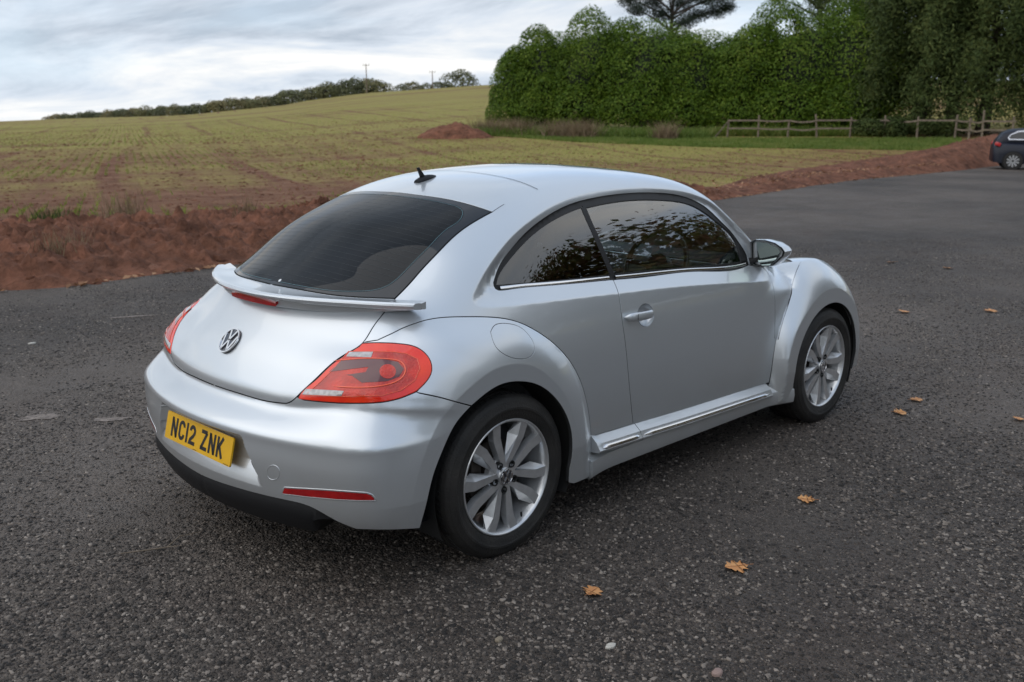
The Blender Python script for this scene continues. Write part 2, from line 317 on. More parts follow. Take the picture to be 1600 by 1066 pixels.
clod = np.abs(fbm(Xb*3.2, Yb*3.2, 3))*.42+np.maximum(fbm(Xb*8.5, Yb*8.5, 3), 0)*.42+np.maximum(fbm(Xb*17, Yb*17, 2), 0)*.16
Zb = land(Xb, Yb)*np.clip(vv_*2, 0, 1)[None]+hgt[:, None]*pf*rough+clod*nearf*edgef*np.clip(hgt[:, None]*2.6, .4, 1)-.022
V = np.c_[Xb.ravel(), Yb.ravel(), Zb.ravel()]; n_ = NV; Fq = [(i*n_+j, (i+1)*n_+j, (i+1)*n_+j+1, i*n_+j+1) for i in range(len(us)-1) for j in range(n_-1)]
bk = mesh_obj('soil_bank', V, Fq, SOIL); tag(bk, kind='structure')
def bank_z(x, y):
    i = int(np.argmin(np.abs(us-x))); j = int(np.argmin(np.abs(Yb[i]-y))); return float(Zb[i, j])

# ---- fast mesh from arrays
def arr_mesh(name, V, polys, k, m, parent=None, smooth=False):
    me = bpy.data.meshes.new(name); n = len(polys); me.vertices.add(len(V)); me.vertices.foreach_set('co', np.asarray(V, np.float32).ravel())
    me.loops.add(n*k); me.loops.foreach_set('vertex_index', np.asarray(polys, np.int32).ravel()); me.polygons.add(n); me.polygons.foreach_set('loop_start', np.arange(0, n*k, k, dtype=np.int32))
    me.update(calc_edges=True); me.materials.append(m)
    if smooth: me.shade_smooth()
    o = bpy.data.objects.new(name, me); COL.objects.link(o)
    if parent: o.parent = parent
    return o
def rand_dirs(n, g_=None):
    g_ = g_ or rng; a = g_.normal(size=(n, 3)); return a/np.linalg.norm(a, axis=1)[:, None]
def leaves(P, N, size, aspect=.55, jitter=.6, g_=None):
    "kite-shaped leaves, folded a little, at P roughly facing N"
    g_ = g_ or rng; n = len(P); N = N+rand_dirs(n, g_)*jitter; N /= np.linalg.norm(N, axis=1)[:, None]; T = np.cross(N, rand_dirs(n, g_)); T /= np.maximum(np.linalg.norm(T, axis=1), 1e-6)[:, None]; B = np.cross(N, T)
    sz = size*(.6+.8*g_.random(n))[:, None]
    a = P-T*sz*.5; b_ = P+B*sz*aspect*.5+N*sz*.08-T*sz*.03; c_ = P+T*sz*.5; d = P-B*sz*aspect*.5+N*sz*.08-T*sz*.03
    V = np.stack([a, b_, c_, d], 1).reshape(-1, 3); F_ = np.arange(4*n).reshape(-1, 4); return V, F_
# loose chippings on the near tarmac: one countless surface, so one object
def chips(n, dmin, dmax, smin, smax_):
    d = dmin+(dmax-dmin)*rng.random(n)**1.75; s = (rng.random(n)*2-1)*(d*.55+.15); x, y = wxy(d, s)
    patchy = fbm(x*1.3, y*1.3, 4)+.12*rng.normal(size=n); keep = patchy > -.07
    return x[keep], y[keep], (smin+(smax_-smin)*rng.random(keep.sum())**2.2)
tmpl = np.array([(-1,-.8,-.6),(1,-1,-.6),(.8,1,-.6),(-1,.9,-.6),(-.6,-.5,.5),(.6,-.6,.6),(.5,.6,.45),(-.55,.5,.65)]); tf = np.array([(0,1,5,4),(1,2,6,5),(2,3,7,6),(3,0,4,7),(4,5,6,7)])
CHIP = None
m, nt, b = nt_new('stone_chipping'); g = NG(nt); geo = nt.nodes.new('ShaderNodeNewGeometry')
cc = g.ramp(geo.outputs['Random Per Island'], [(0, (.011, .0090, .0075)), (.30, (.024, .0196, .0163)), (.6, (.075, .0625, .0525)), (.85, (.165, .140, .118)), (.97, (.25, .215, .182)), (1., (.32, .28, .24))]); g.L(g.mix(g.map(g.noise(2.1, 5, .6), .35, .7, 0, .7), cc, (.66, .60, .57), 'MULTIPLY'), b.inputs['Base Color']); b.inputs['Roughness'].default_value = .8
x, y, sz = chips(270000, 1.9, 14.5, .0036, .0105); n = len(x); th_ = rng.random(n)*2*math.pi; sc3 = np.c_[sz*(.7+.6*rng.random(n)), sz*(.55+.5*rng.random(n)), sz*(.50+.45*rng.random(n))]
T = tmpl[None]*(1+.25*rng.normal(size=(n, 8, 1)))*sc3[:, None, :]; co, si = np.cos(th_)[:, None], np.sin(th_)[:, None]
V = np.stack([T[..., 0]*co-T[..., 1]*si+x[:, None], T[..., 0]*si+T[..., 1]*co+y[:, None], T[..., 2]+(sz*.05)[:, None]], 2).reshape(-1, 3)
Fc = (tf[None]+8*np.arange(n)[:, None, None]).reshape(-1, 4)
ch = arr_mesh('loose_chippings', V, Fc, 4, MATS['stone_chipping']); tag(ch, 'dark grey stone chippings scattered over the near tarmac', 'gravel', kind='stuff')
import numpy as np
class Spl:
    """natural cubic spline"""
    def __init__(s,x,y):
        x=np.asarray(x,float);y=np.asarray(y,float);o=np.argsort(x);x=x[o];y=y[o];s.x=x;s.y=y;n=len(x)
        h=np.diff(x);A=np.eye(n);b=np.zeros(n)
        for i in range(1,n-1):
            A[i,i-1]=h[i-1];A[i,i]=2*(h[i-1]+h[i]);A[i,i+1]=h[i]
            b[i]=6*((y[i+1]-y[i])/h[i]-(y[i]-y[i-1])/h[i-1])
        s.m=np.linalg.solve(A,b);s.h=h
    def __call__(s,t,d=False):
        t=np.clip(t,s.x[0],s.x[-1]);i=np.clip(np.searchsorted(s.x,t)-1,0,len(s.h)-1)
        h=s.h[i];a=(s.x[i+1]-t)/h;b=(t-s.x[i])/h
        v=a*s.y[i]+b*s.y[i+1]+((a**3-a)*s.m[i]+(b**3-b)*s.m[i+1])*h*h/6
        if not d: return v
        dv=(s.y[i+1]-s.y[i])/h+(-(3*a*a-1)*s.m[i]+(3*b*b-1)*s.m[i+1])*h/6
        return v,dv
CX,CZ=1.0,.5
def th(x,z,cx=CX,cz=CZ,br=-np.pi/2):
    "angle measured so that +z is 0, rear(-x) positive, front negative; range (-pi,pi)"
    return np.arctan2(-(x-cx),z-cz)
PROF=[(-.70,.20),(-.80,.30),(-.845,.40),(-.860,.50),(-.861,.56),(-.858,.592),(-.838,.613),(-.802,.638),(-.772,.664),(-.757,.695),(-.735,.75),(-.68,.85),(-.62,.93),(-.54,.99),(-.44,1.05),(-.3,1.13),(-.1,1.245),(.1,1.34),(.33,1.425),(.65,1.468),(1.04,1.483),(1.4,1.472),(1.7,1.42),(1.95,1.31),(2.15,1.18),(2.32,1.07),(2.5,1.01),(2.75,.955),(3.0,.87),(3.17,.76),(3.29,.62),(3.345,.48),(3.35,.36),(3.25,.2)]
def smax(a,b,r):
    h=np.maximum(1-np.abs(a-b)/r,0); return np.maximum(a,b)+h*h*h*r/6
DEF=dict(
 prof=[0.]*len(PROF),
 # crown by angle (deg from up, +rear)
 crA=[-110,-80,-60,-30,0,30,50,62,72,82,95,110], cr=[.35,.35,.3,.12,.10,.14,.22,.30,.30,.30,.30,.30],
 rrA=[-110,-70,-30,0,30,60,75,90,110], rr=[.15,.15,.10,.10,.10,.10,.12,.15,.15],
 wz=[.15,.3,.5,.7,.9,1.0,1.1,1.2,1.3,1.4,1.5], wv=[.79,.825,.84,.84,.82,.79,.745,.695,.64,.58,.50],
 tr=.14,trx=.5,trz=.15, tf=.06,tfx=1.7,
)
class Model:
    KX=.27
    def __init__(s,P=DEF,fr=None,ff=None,dlo=None,sur=None):
        s.P=P
        pts=np.array(PROF);rel=pts-[CX,CZ];rho=np.hypot(*rel.T);s.pt=th(pts[:,0],pts[:,1])
        s.R=Spl(s.pt,rho+np.array(P['prof']))
        s.cr=Spl(np.radians(P['crA']),P['cr']);s.rr=Spl(np.radians(P['rrA']),P['rr'])
        s.wz=Spl(P['wz'],P['wv'])
        s.fr,s.ff,s.dlo,s.sur=fr,ff,dlo,sur
    def D(s,x,z):
        t=th(x,z);r=np.hypot(x-CX,z-CZ);R,dR=s.R(t,True)
        return (r-R)/np.sqrt(1+(dR/R)**2)
    def Wc(s,x,z):
        P=s.P
        w=s.wz(np.clip(z,.1,1.55))
        ax=np.maximum(P['trx']-x,0);w=w-(P['tr']+P['trz']*np.clip(z-.6,0,.6))*ax**2
        bx=np.maximum(x-P['tfx'],0);w=w-P['tf']*bx**2
        return w
    def W(s,x,z,parts=True):
        w=s.Wc(x,z)
        if not parts: return w
        if s.sur is not None:
            w=w-s.sur(x,z)
        if s.fr is not None: w=s.fr(x,z,w)
        if s.ff is not None: w=s.ff(x,z,w)
        return w
    def F(s,x,y,z,parts=True):
        ya=np.abs(y);t=th(x,z)
        q=np.clip((z-.66)/.30,0,1);u=np.clip((.25-x)/.5,0,1);bl=(1-q*q*(3-2*q))*u*u*(3-2*u)
        a=s.D(x-s.KX*bl*ya**2,s.shear(x,ya,z))+s.cr(t)*(1-bl)*ya**2
        b=ya-s.W(x,z,parts)
        r=s.rr(t)*np.where(x>1.2,np.clip(1-(x-1.2)*1.2,.35,1),1)
        return smax(a,b,2.6*r)
    def shear(s,x,ya,z): return z
    def F3(s,p,parts=True): return s.F(p[...,0],p[...,1],p[...,2],parts)
TAU=2*np.pi
class Polar:
    "closed-ish polar outline about (cx,cz): angle measured from down, wrap handled by caller's branch"
    def __init__(s,pts,cx,cz,close=False):
        s.cx,s.cz=cx,cz;p=np.array(pts,float)
        t=s.ang(p[:,0],p[:,1]);r=np.hypot(p[:,0]-cx,p[:,1]-cz)
        o=np.argsort(t);t=t[o];r=r[o]
        k=np.r_[True,np.diff(t)>.01];t=t[k];r=r[k]
        if close:
            t=np.r_[t[-4:]-TAU,t,t[:4]+TAU];r=np.r_[r[-4:],r,r[:4]]
        s.s=Spl(t,r);s.t=t;s.r=r
    def ang(s,x,z):   # 0 = straight down, increasing through rear(-x), up, front
        return np.mod(np.arctan2(-(x-s.cx),-(z-s.cz)),TAU)
    def __call__(s,x,z):
        t=s.ang(x,z);r=np.hypot(x-s.cx,z-s.cz);return s.s(t)-r,t,r
def sstep(t): t=np.clip(t,0,1);return t*t*(3-2*t)
def mkfender(outer,band,yw,taper):
    def f(x,z,w):
        d,t,r=outer(x,z);wd=np.maximum(d+r-band.s(t),.04)
        u=np.clip(d/wd,0,1.0);g=u*(1+.55*(1-u))
        yf=yw-taper(x,z)
        return w+np.maximum(yf-w,.012)*g
    return f
def mksur(dlo,sur,depth):
    def f(x,z):
        d,t,r=sur(x,z);wd=np.maximum(d+r-dlo.s(t),.012)
        u=np.clip(d/wd,0,1)
        return depth(t)*u
    return f
# ---- car body surface: one implicit function, x forward, y to the left, z up, origin under the rear axle
P_FIT={'prof': [0.0004, 0.0004, 0.0003, -0.0001, -0.0011, -0.003, -0.0058, -0.0079, -0.01, 0.002, 0.0045, -0.0076, -0.0229, -0.0012, 0.0255, 0.0377, 0.0424, 0.0235, 0.0057, 0.0061, 0.0019, -0.0136, -0.0163, -0.023, -0.0169, -0.0105, -0.0046, -0.0012, 0.0004, 0.0009, 0.0008, 0.0005, 0.0002, -0.0001], 'crA': [-110.0, -80.0, -60.0, -30.0, 0.0, 30.0, 50.0, 62.0, 72.0, 82.0, 95.0, 110.0], 'cr': [0.3521, 0.3616, 0.3203, 0.1467, 0.1278, 0.1623, 0.2313, 0.2961, 0.2977, 0.3007, 0.3015, 0.3019], 'rrA': [-110.0, -70.0, -30.0, 0.0, 30.0, 60.0, 75.0, 90.0, 110.0], 'rr': [0.1493, 0.1498, 0.1005, 0.1017, 0.1028, 0.1026, 0.1215, 0.1506, 0.1497], 'wz': [0.15, 0.3, 0.5, 0.7, 0.9, 1.0, 1.1, 1.2, 1.3, 1.4, 1.5], 'wv': [0.7902, 0.8251, 0.84, 0.8398, 0.8192, 0.7886, 0.7424, 0.6911, 0.6372, 0.5789, 0.5004], 'tr': 0.0608, 'trx': 0.5, 'trz': 0.1101, 'tf': 0.06, 'tfx': 1.7}
RF_PTS=[(.62,.18),(.575,.27),(.547,.362),(.506,.519),(.462,.623),(.395,.721),(.302,.811),(.208,.877),(.111,.926),(.006,.953),(-.118,.968),(-.262,.970),(-.38,.94),(-.472,.90),(-.522,.866),(-.574,.831),(-.638,.778),(-.69,.727),(-.80,.675),(-.98,.60),(-1.15,.35),(-1.15,.2)]
RB_PTS=[(.45,.20),(.42,.33),(.373,.466),(.306,.603),(.208,.70),(.125,.755),(.015,.787),(-.101,.784),(-.203,.748),(-.292,.70),(-.40,.60),(-.47,.466),(-.50,.372),(-.51,.2)]
FF_PTS=[(2.045,.18),(2.05,.30),(2.053,.402),(2.069,.521),(2.092,.59),(2.135,.665),(2.186,.73),(2.252,.814),(2.333,.889),(2.43,.93),(2.56,.94),(2.70,.91),(2.835,.848),(2.955,.75),(3.045,.61),(3.08,.45),(3.08,.25)]
FB_PTS=[(2.06,.2),(2.096,.445),(2.155,.58),(2.228,.653),(2.359,.742),(2.478,.776),(2.605,.769),(2.717,.728),(2.83,.65),(2.92,.52),(2.95,.4),(2.95,.2)]
DLO_PTS=[(.086,1.07),(.151,1.129),(.238,1.179),(.349,1.234),(.457,1.273),(.584,1.309),(.707,1.333),(.851,1.348),(.986,1.356),(1.123,1.358),(1.326,1.350),(1.517,1.325),(1.644,1.293),(1.728,1.255),(1.799,1.19),(1.867,1.125),(1.915,1.055),(1.935,.999),(1.925,.96),(1.87,.948),(1.397,.981),(1.019,.997),(.779,1.010),(.375,1.031),(.115,1.040),(.084,1.050)]
SUR_PTS=[(-.034,1.046),(.03,1.099),(.118,1.159),(.245,1.231),(.367,1.282),(.529,1.332),(.693,1.363),(.852,1.379),(1.102,1.384),(1.252,1.379),(1.49,1.353),(1.631,1.318),(1.72,1.28),(1.79,1.22),(1.865,1.145),(1.95,1.060),(2.05,.985),(2.22,.955),(2.42,.93),(2.44,.875),(2.2,.862),(1.90,.880),(1.538,.911),(1.12,.941),(.768,.957),(.585,.966),(.258,.979),(.064,.986),(-.022,.993),(-.050,1.008),(-.048,1.028)]
rf_o=Polar(RF_PTS,0,.33);rf_b=Polar(RB_PTS,0,.33)
ff_o=Polar(FF_PTS,2.537,.33);ff_b=Polar(FB_PTS,2.537,.33)
def loop_dense(P,corner=(),n=6):
    P=np.array(P,float);m=len(P);o=[]
    for i in range(m):
        a,b,c,d=P[i-1],P[i],P[(i+1)%m],P[(i+2)%m]
        t=np.linspace(0,1,n,endpoint=False)[:,None]
        ta=(c-a)/max(np.linalg.norm(c-b)+np.linalg.norm(b-a),1e-9)*np.linalg.norm(c-b);tb=(d-b)/max(np.linalg.norm(d-c)+np.linalg.norm(c-b),1e-9)*np.linalg.norm(c-b)
        o.append((2*t**3-3*t*t+1)*b+(t**3-2*t*t+t)*ta+(-2*t**3+3*t*t)*c+(t**3-t*t)*tb)
    return np.concatenate(o)
def glass_depth(x,z): return np.clip(.053-.085*np.maximum(z-1.0,0),.022,.056)+.012*sstep((.6-x)/.6)
DLO_D=loop_dense(DLO_PTS);SUR_D=loop_dense(SUR_PTS)
def polydist(x,z,P):
    d=np.full(x.shape,9.);ins=np.zeros(x.shape,bool);m=len(P)
    for i in range(m):
        a=P[i];b=P[(i+1)%m];ab=b-a;l2=max(ab@ab,1e-12)
        t=np.clip(((x-a[0])*ab[0]+(z-a[1])*ab[1])/l2,0,1)
        d=np.minimum(d,np.hypot(x-a[0]-t*ab[0],z-a[1]-t*ab[1]))
        if a[1]!=b[1]:
            ins^=((a[1]>z)!=(b[1]>z))&(x<(b[0]-a[0])*(z-a[1])/(b[1]-a[1])+a[0])
    return d,ins
class RecGrid:
    "depth of the window recess, tabulated over the side view"
    def __init__(s,h=.005):
        s.h=h;s.x0,s.z0=-.12,.80;gx=np.arange(s.x0,2.62,h);gz=np.arange(s.z0,1.46,h);X,Z=np.meshgrid(gx,gz,indexing='ij')
        ds,i1=polydist(X,Z,SUR_D);dd,i2=polydist(X,Z,DLO_D)
        u=np.where(i2,1,np.where(i1,ds/np.maximum(ds+dd,1e-6),0))
        t=np.mod(np.arctan2(-(X-1.0),-(Z-1.15)),2*np.pi)
        s.T=glass_depth(X,Z)*u*(1-sstep((X-1.93)/.26))
    def __call__(s,x,z):
        fx=np.clip((x-s.x0)/s.h,1.01,s.T.shape[0]-3.01);fz=np.clip((z-s.z0)/s.h,1.01,s.T.shape[1]-3.01)
        i=np.floor(fx).astype(int);j=np.floor(fz).astype(int);a=fx-i;b=fz-j
        def w(t): return [(1-t)**3/6,(3*t**3-6*t*t+4)/6,(-3*t**3+3*t*t+3*t+1)/6,t**3/6]
        wa,wb=w(a),w(b);o=0
        for p in range(4):
            for q in range(4): o=o+wa[p]*wb[q]*s.T[i+p-1,j+q-1]
        return o

SD=Spl(np.radians([-30,0,30,60,80,95,110,130,180,230,260,280,300,330,360,390]),[.05,.05,.05,.052,.055,.05,.04,.03,.022,.022,.028,.04,.05,.05,.05,.05])
def rec_mask(y,z):
    ya=np.abs(y);zz=np.clip(z,.3,.7)
    hw=.312+(.565-zz)*.50
    a=sstep((hw-ya)/.022);b=sstep((.562+.0*ya-z)/.016);cc=np.clip((z-.376)/.085,0,1)
    return a*b*cc
_rf=mkfender(rf_o,rf_b,.897,lambda x,z:.0+.10*np.maximum(-.25-x,0)**2+.10*np.maximum(.36-z,0))
def rear_fender(x,z,w):
    a=_rf(x,z,w)
    # the bumper carries its full width round the corner and shelves inwards above its crest
    b=.889-.10*np.maximum(-.25-x,0)**2-.10*np.maximum(.36-z,0)-.19*(np.sqrt((z-.592)**2+.010**2)+(z-.592))-2.0*np.maximum(x+.46,0)**2
    return smax(a,b,.014)
class Full(Model):
    def __init__(s):
        super().__init__(P_FIT,
            rear_fender,
            mkfender(ff_o,ff_b,.905,lambda x,z:.12*np.maximum(x-2.65,0)**2+.10*np.maximum(.36-z,0)),
            None,None)
        s.sur=RecGrid();s.rec=0.
    def shear(s,x,ya,z):
        sp=lambda t:.5*(t+np.sqrt(t*t+.015**2))
        return z-.055*sstep((ya-.38)/.40)*(sp(z-.588)-sp(z-.735))/.147*(1-sstep((z-.80)/.25))*sstep((-.1-x)/.2)
    def F(s,x,y,z,parts=True):
        f=super().F(x,y,z,parts)
        if parts:
            ya=np.abs(y)
            # front fender pod, rising proud of the bonnet
            r=np.hypot(x-2.537,z-.33);d,t,_=ff_o(x,z)
            a=-d+.55*np.maximum(.80-ya,0)**2
            b=ya-s.W(x,z)
            g=.5*(a+b+np.sqrt((a-b)**2+.02**2))
            g=np.where((x>1.95),g,9.)
            f=np.minimum(f,g)
            if s.rec:
                f=f+np.where(x<-.6,(s.rec+.16*(z-.42))*rec_mask(y,z),0)
        return f
P_FIT['cr'][-3:]=[.275,.235,.235];P_FIT['rr'][-3:]=[.11,.085,.085]
P_FIT['prof'][0]+=.06;P_FIT['prof'][1]+=.03;P_FIT['prof'][2]+=.006
BODY=Full()
CUR={
 'lid_side':[(-0.3736,-0.5896,0.9931),(-0.3852,-0.5918,0.9855),(-0.3965,-0.5937,0.9779),(-0.4076,-0.5955,0.9700),(-0.4183,-0.5974,0.9620),(-0.4286,-0.5994,0.9536),(-0.4386,-0.6016,0.9449),(-0.4482,-0.6037,0.9359),(-0.4576,-0.6056,0.9269),(-0.4669,-0.6070,0.9181),(-0.4761,-0.6074,0.9098),(-0.4857,-0.6071,0.9024),(-0.4957,-0.6056,0.8958),(-0.5056,-0.6029,0.8901),(-0.5156,-0.5990,0.8848),(-0.5254,-0.5945,0.8798),(-0.5352,-0.5897,0.8748),(-0.5449,-0.5851,0.8697),(-0.5545,-0.5808,0.8643),(-0.5641,-0.5769,0.8587),(-0.5735,-0.5732,0.8528),(-0.5826,-0.5696,0.8465),(-0.5915,-0.5661,0.8399),(-0.6001,-0.5625,0.8330),(-0.6084,-0.5590,0.8257),(-0.6164,-0.5552,0.8181),(-0.6241,-0.5513,0.8103),(-0.6315,-0.5470,0.8023),(-0.6387,-0.5423,0.7942),(-0.6457,-0.5372,0.7860),(-0.6525,-0.5316,0.7778),(-0.6591,-0.5256,0.7697),(-0.6656,-0.5193,0.7615),(-0.6720,-0.5129,0.7532),(-0.6782,-0.5063,0.7448),(-0.6841,-0.4994,0.7361),(-0.6894,-0.4920,0.7270),(-0.6941,-0.4838,0.7174),(-0.6980,-0.4739,0.7076),(-0.7014,-0.4617,0.6978),(-0.7045,-0.4470,0.6896),(-0.7080,-0.4310,0.6837)],
 'lid_bottom':[(-0.7080,-0.4310,0.6837),(-0.7116,-0.4151,0.6822),(-0.7151,-0.3989,0.6807),(-0.7185,-0.3825,0.6794),(-0.7219,-0.3660,0.6781),(-0.7251,-0.3493,0.6772),(-0.7283,-0.3324,0.6765),(-0.7313,-0.3153,0.6762),(-0.7341,-0.2980,0.6761),(-0.7369,-0.2806,0.6763),(-0.7394,-0.2629,0.6767),(-0.7419,-0.2450,0.6772),(-0.7442,-0.2268,0.6778),(-0.7463,-0.2083,0.6784),(-0.7484,-0.1894,0.6789),(-0.7502,-0.1701,0.6793),(-0.7520,-0.1503,0.6795),(-0.7535,-0.1300,0.6796),(-0.7548,-0.1092,0.6796),(-0.7560,-0.0879,0.6796),(-0.7569,-0.0661,0.6795),(-0.7575,-0.0436,0.6794),(-0.7579,-0.0206,0.6793)],
 'glass_top':[(0.1698,-0.0163,1.3846),(0.1696,-0.0389,1.3842),(0.1694,-0.0613,1.3837),(0.1694,-0.0832,1.3831),(0.1699,-0.1045,1.3824),(0.1709,-0.1250,1.3817),(0.1722,-0.1450,1.3810),(0.1738,-0.1646,1.3802),(0.1756,-0.1837,1.3794),(0.1776,-0.2025,1.3786),(0.1797,-0.2210,1.3776),(0.1819,-0.2392,1.3766),(0.1842,-0.2573,1.3755),(0.1864,-0.2753,1.3742),(0.1886,-0.2932,1.3728),(0.1907,-0.3110,1.3712),(0.1927,-0.3288,1.3695),(0.1946,-0.3465,1.3676),(0.1965,-0.3641,1.3656),(0.1986,-0.3813,1.3634),(0.2009,-0.3982,1.3610),(0.2035,-0.4146,1.3584),(0.2063,-0.4305,1.3556),(0.2095,-0.4459,1.3527),(0.2131,-0.4607,1.3495),(0.2171,-0.4750,1.3462),(0.2216,-0.4887,1.3426),(0.2265,-0.5018,1.3390),(0.2319,-0.5143,1.3352),(0.2378,-0.5262,1.3312),(0.2443,-0.5375,1.3272)],
 'glass_side':[(0.2443,-0.5375,1.3272),(0.2280,-0.5376,1.3221),(0.2120,-0.5375,1.3170),(0.1961,-0.5374,1.3118),(0.1805,-0.5373,1.3065),(0.1649,-0.5372,1.3012),(0.1495,-0.5371,1.2957),(0.1341,-0.5372,1.2901),(0.1187,-0.5376,1.2844),(0.1033,-0.5382,1.2785),(0.0881,-0.5390,1.2724),(0.0729,-0.5400,1.2661),(0.0579,-0.5413,1.2596),(0.0430,-0.5428,1.2529),(0.0283,-0.5445,1.2459),(0.0138,-0.5465,1.2387),(-0.0005,-0.5486,1.2313),(-0.0145,-0.5507,1.2238),(-0.0284,-0.5528,1.2162),(-0.0419,-0.5548,1.2084),(-0.0552,-0.5566,1.2007),(-0.0682,-0.5582,1.1929),(-0.0809,-0.5594,1.1851),(-0.0933,-0.5604,1.1773),(-0.1056,-0.5611,1.1696),(-0.1176,-0.5617,1.1618),(-0.1295,-0.5623,1.1540),(-0.1413,-0.5628,1.1462),(-0.1529,-0.5634,1.1383),(-0.1644,-0.5641,1.1303),(-0.1759,-0.5649,1.1223),(-0.1873,-0.5659,1.1142),(-0.1987,-0.5668,1.1061),(-0.2100,-0.5678,1.0981),(-0.2214,-0.5685,1.0903),(-0.2328,-0.5693,1.0826),(-0.2444,-0.5701,1.0751),(-0.2562,-0.5709,1.0677),(-0.2679,-0.5717,1.0605),(-0.2797,-0.5725,1.0533),(-0.2916,-0.5733,1.0462),(-0.3034,-0.5741,1.0392)],
 'glass_bottom':[(-0.3034,-0.5741,1.0392),(-0.3116,-0.5649,1.0394),(-0.3196,-0.5554,1.0396),(-0.3275,-0.5457,1.0398),(-0.3352,-0.5358,1.0399),(-0.3427,-0.5257,1.0400),(-0.3501,-0.5153,1.0401),(-0.3573,-0.5047,1.0402),(-0.3643,-0.4938,1.0402),(-0.3711,-0.4825,1.0402),(-0.3776,-0.4709,1.0401),(-0.3838,-0.4589,1.0400),(-0.3899,-0.4466,1.0399),(-0.3958,-0.4340,1.0399),(-0.4015,-0.4211,1.0398),(-0.4070,-0.4079,1.0398),(-0.4124,-0.3945,1.0399),(-0.4176,-0.3807,1.0400),(-0.4225,-0.3666,1.0402),(-0.4273,-0.3522,1.0405),(-0.4318,-0.3374,1.0409),(-0.4361,-0.3223,1.0414),(-0.4402,-0.3068,1.0419),(-0.4440,-0.2909,1.0424),(-0.4477,-0.2747,1.0430),(-0.4512,-0.2581,1.0436),(-0.4545,-0.2412,1.0442),(-0.4577,-0.2239,1.0448),(-0.4607,-0.2063,1.0453),(-0.4635,-0.1882,1.0458),(-0.4661,-0.1698,1.0462),(-0.4685,-0.1509,1.0465),(-0.4708,-0.1316,1.0468),(-0.4728,-0.1118,1.0470),(-0.4745,-0.0914,1.0472),(-0.4760,-0.0705,1.0473),(-0.4772,-0.0490,1.0473),(-0.4782,-0.0268,1.0472)],
 'frit_top':[(0.1331,-0.0121,1.3727),(0.1333,-0.0344,1.3725),(0.1338,-0.0562,1.3722),(0.1344,-0.0776,1.3718),(0.1353,-0.0986,1.3713),(0.1364,-0.1190,1.3707),(0.1379,-0.1390,1.3701),(0.1395,-0.1585,1.3694),(0.1414,-0.1777,1.3686),(0.1433,-0.1967,1.3677),(0.1452,-0.2155,1.3667),(0.1470,-0.2343,1.3655),(0.1487,-0.2530,1.3641),(0.1502,-0.2717,1.3624),(0.1516,-0.2903,1.3606),(0.1530,-0.3089,1.3587),(0.1544,-0.3272,1.3567),(0.1560,-0.3454,1.3545),(0.1577,-0.3631,1.3523)],
 'frit_side':[(0.1577,-0.3631,1.3523),(0.1603,-0.3796,1.3504),(0.1621,-0.3969,1.3478),(0.1621,-0.4159,1.3437),(0.1592,-0.4369,1.3376),(0.1510,-0.4571,1.3289),(0.1357,-0.4736,1.3181),(0.1173,-0.4854,1.3071),(0.0999,-0.4924,1.2980),(0.0837,-0.4956,1.2907),(0.0683,-0.4965,1.2844),(0.0533,-0.4962,1.2787),(0.0385,-0.4959,1.2729),(0.0237,-0.4966,1.2666),(0.0088,-0.4982,1.2596),(-0.0059,-0.5005,1.2522),(-0.0205,-0.5032,1.2445),(-0.0349,-0.5061,1.2365),(-0.0490,-0.5089,1.2285),(-0.0628,-0.5114,1.2203),(-0.0763,-0.5134,1.2123),(-0.0893,-0.5148,1.2045),(-0.1020,-0.5156,1.1967),(-0.1144,-0.5161,1.1890),(-0.1266,-0.5164,1.1813),(-0.1387,-0.5165,1.1736),(-0.1506,-0.5167,1.1659),(-0.1624,-0.5169,1.1580),(-0.1741,-0.5173,1.1501),(-0.1857,-0.5177,1.1421),(-0.1973,-0.5180,1.1342),(-0.2089,-0.5183,1.1263),(-0.2204,-0.5185,1.1186),(-0.2319,-0.5183,1.1110),(-0.2433,-0.5179,1.1036),(-0.2548,-0.5169,1.0966),(-0.2663,-0.5155,1.0901),(-0.2777,-0.5131,1.0841),(-0.2889,-0.5098,1.0788),(-0.2997,-0.5054,1.0742),(-0.3100,-0.4997,1.0704),(-0.3197,-0.4928,1.0674),(-0.3288,-0.4849,1.0650),(-0.3374,-0.4762,1.0630),(-0.3456,-0.4667,1.0615),(-0.3533,-0.4566,1.0602),(-0.3606,-0.4459,1.0592),(-0.3676,-0.4348,1.0582),(-0.3743,-0.4233,1.0574),(-0.3809,-0.4115,1.0565),(-0.3873,-0.3995,1.0557)],
 'frit_bottom':[(-0.3873,-0.3995,1.0557),(-0.3933,-0.3868,1.0552),(-0.3991,-0.3739,1.0548),(-0.4048,-0.3608,1.0544),(-0.4102,-0.3472,1.0540),(-0.4154,-0.3332,1.0539),(-0.4202,-0.3188,1.0539),(-0.4247,-0.3039,1.0540),(-0.4289,-0.2885,1.0543),(-0.4329,-0.2727,1.0547),(-0.4366,-0.2564,1.0551),(-0.4401,-0.2397,1.0556),(-0.4433,-0.2226,1.0561),(-0.4463,-0.2052,1.0566),(-0.4492,-0.1873,1.0571),(-0.4518,-0.1689,1.0576),(-0.4542,-0.1502,1.0580),(-0.4563,-0.1309,1.0584),(-0.4582,-0.1111,1.0588),(-0.4598,-0.0906,1.0591),(-0.4610,-0.0696,1.0595),(-0.4619,-0.0478,1.0598),(-0.4623,-0.0252,1.0600)],
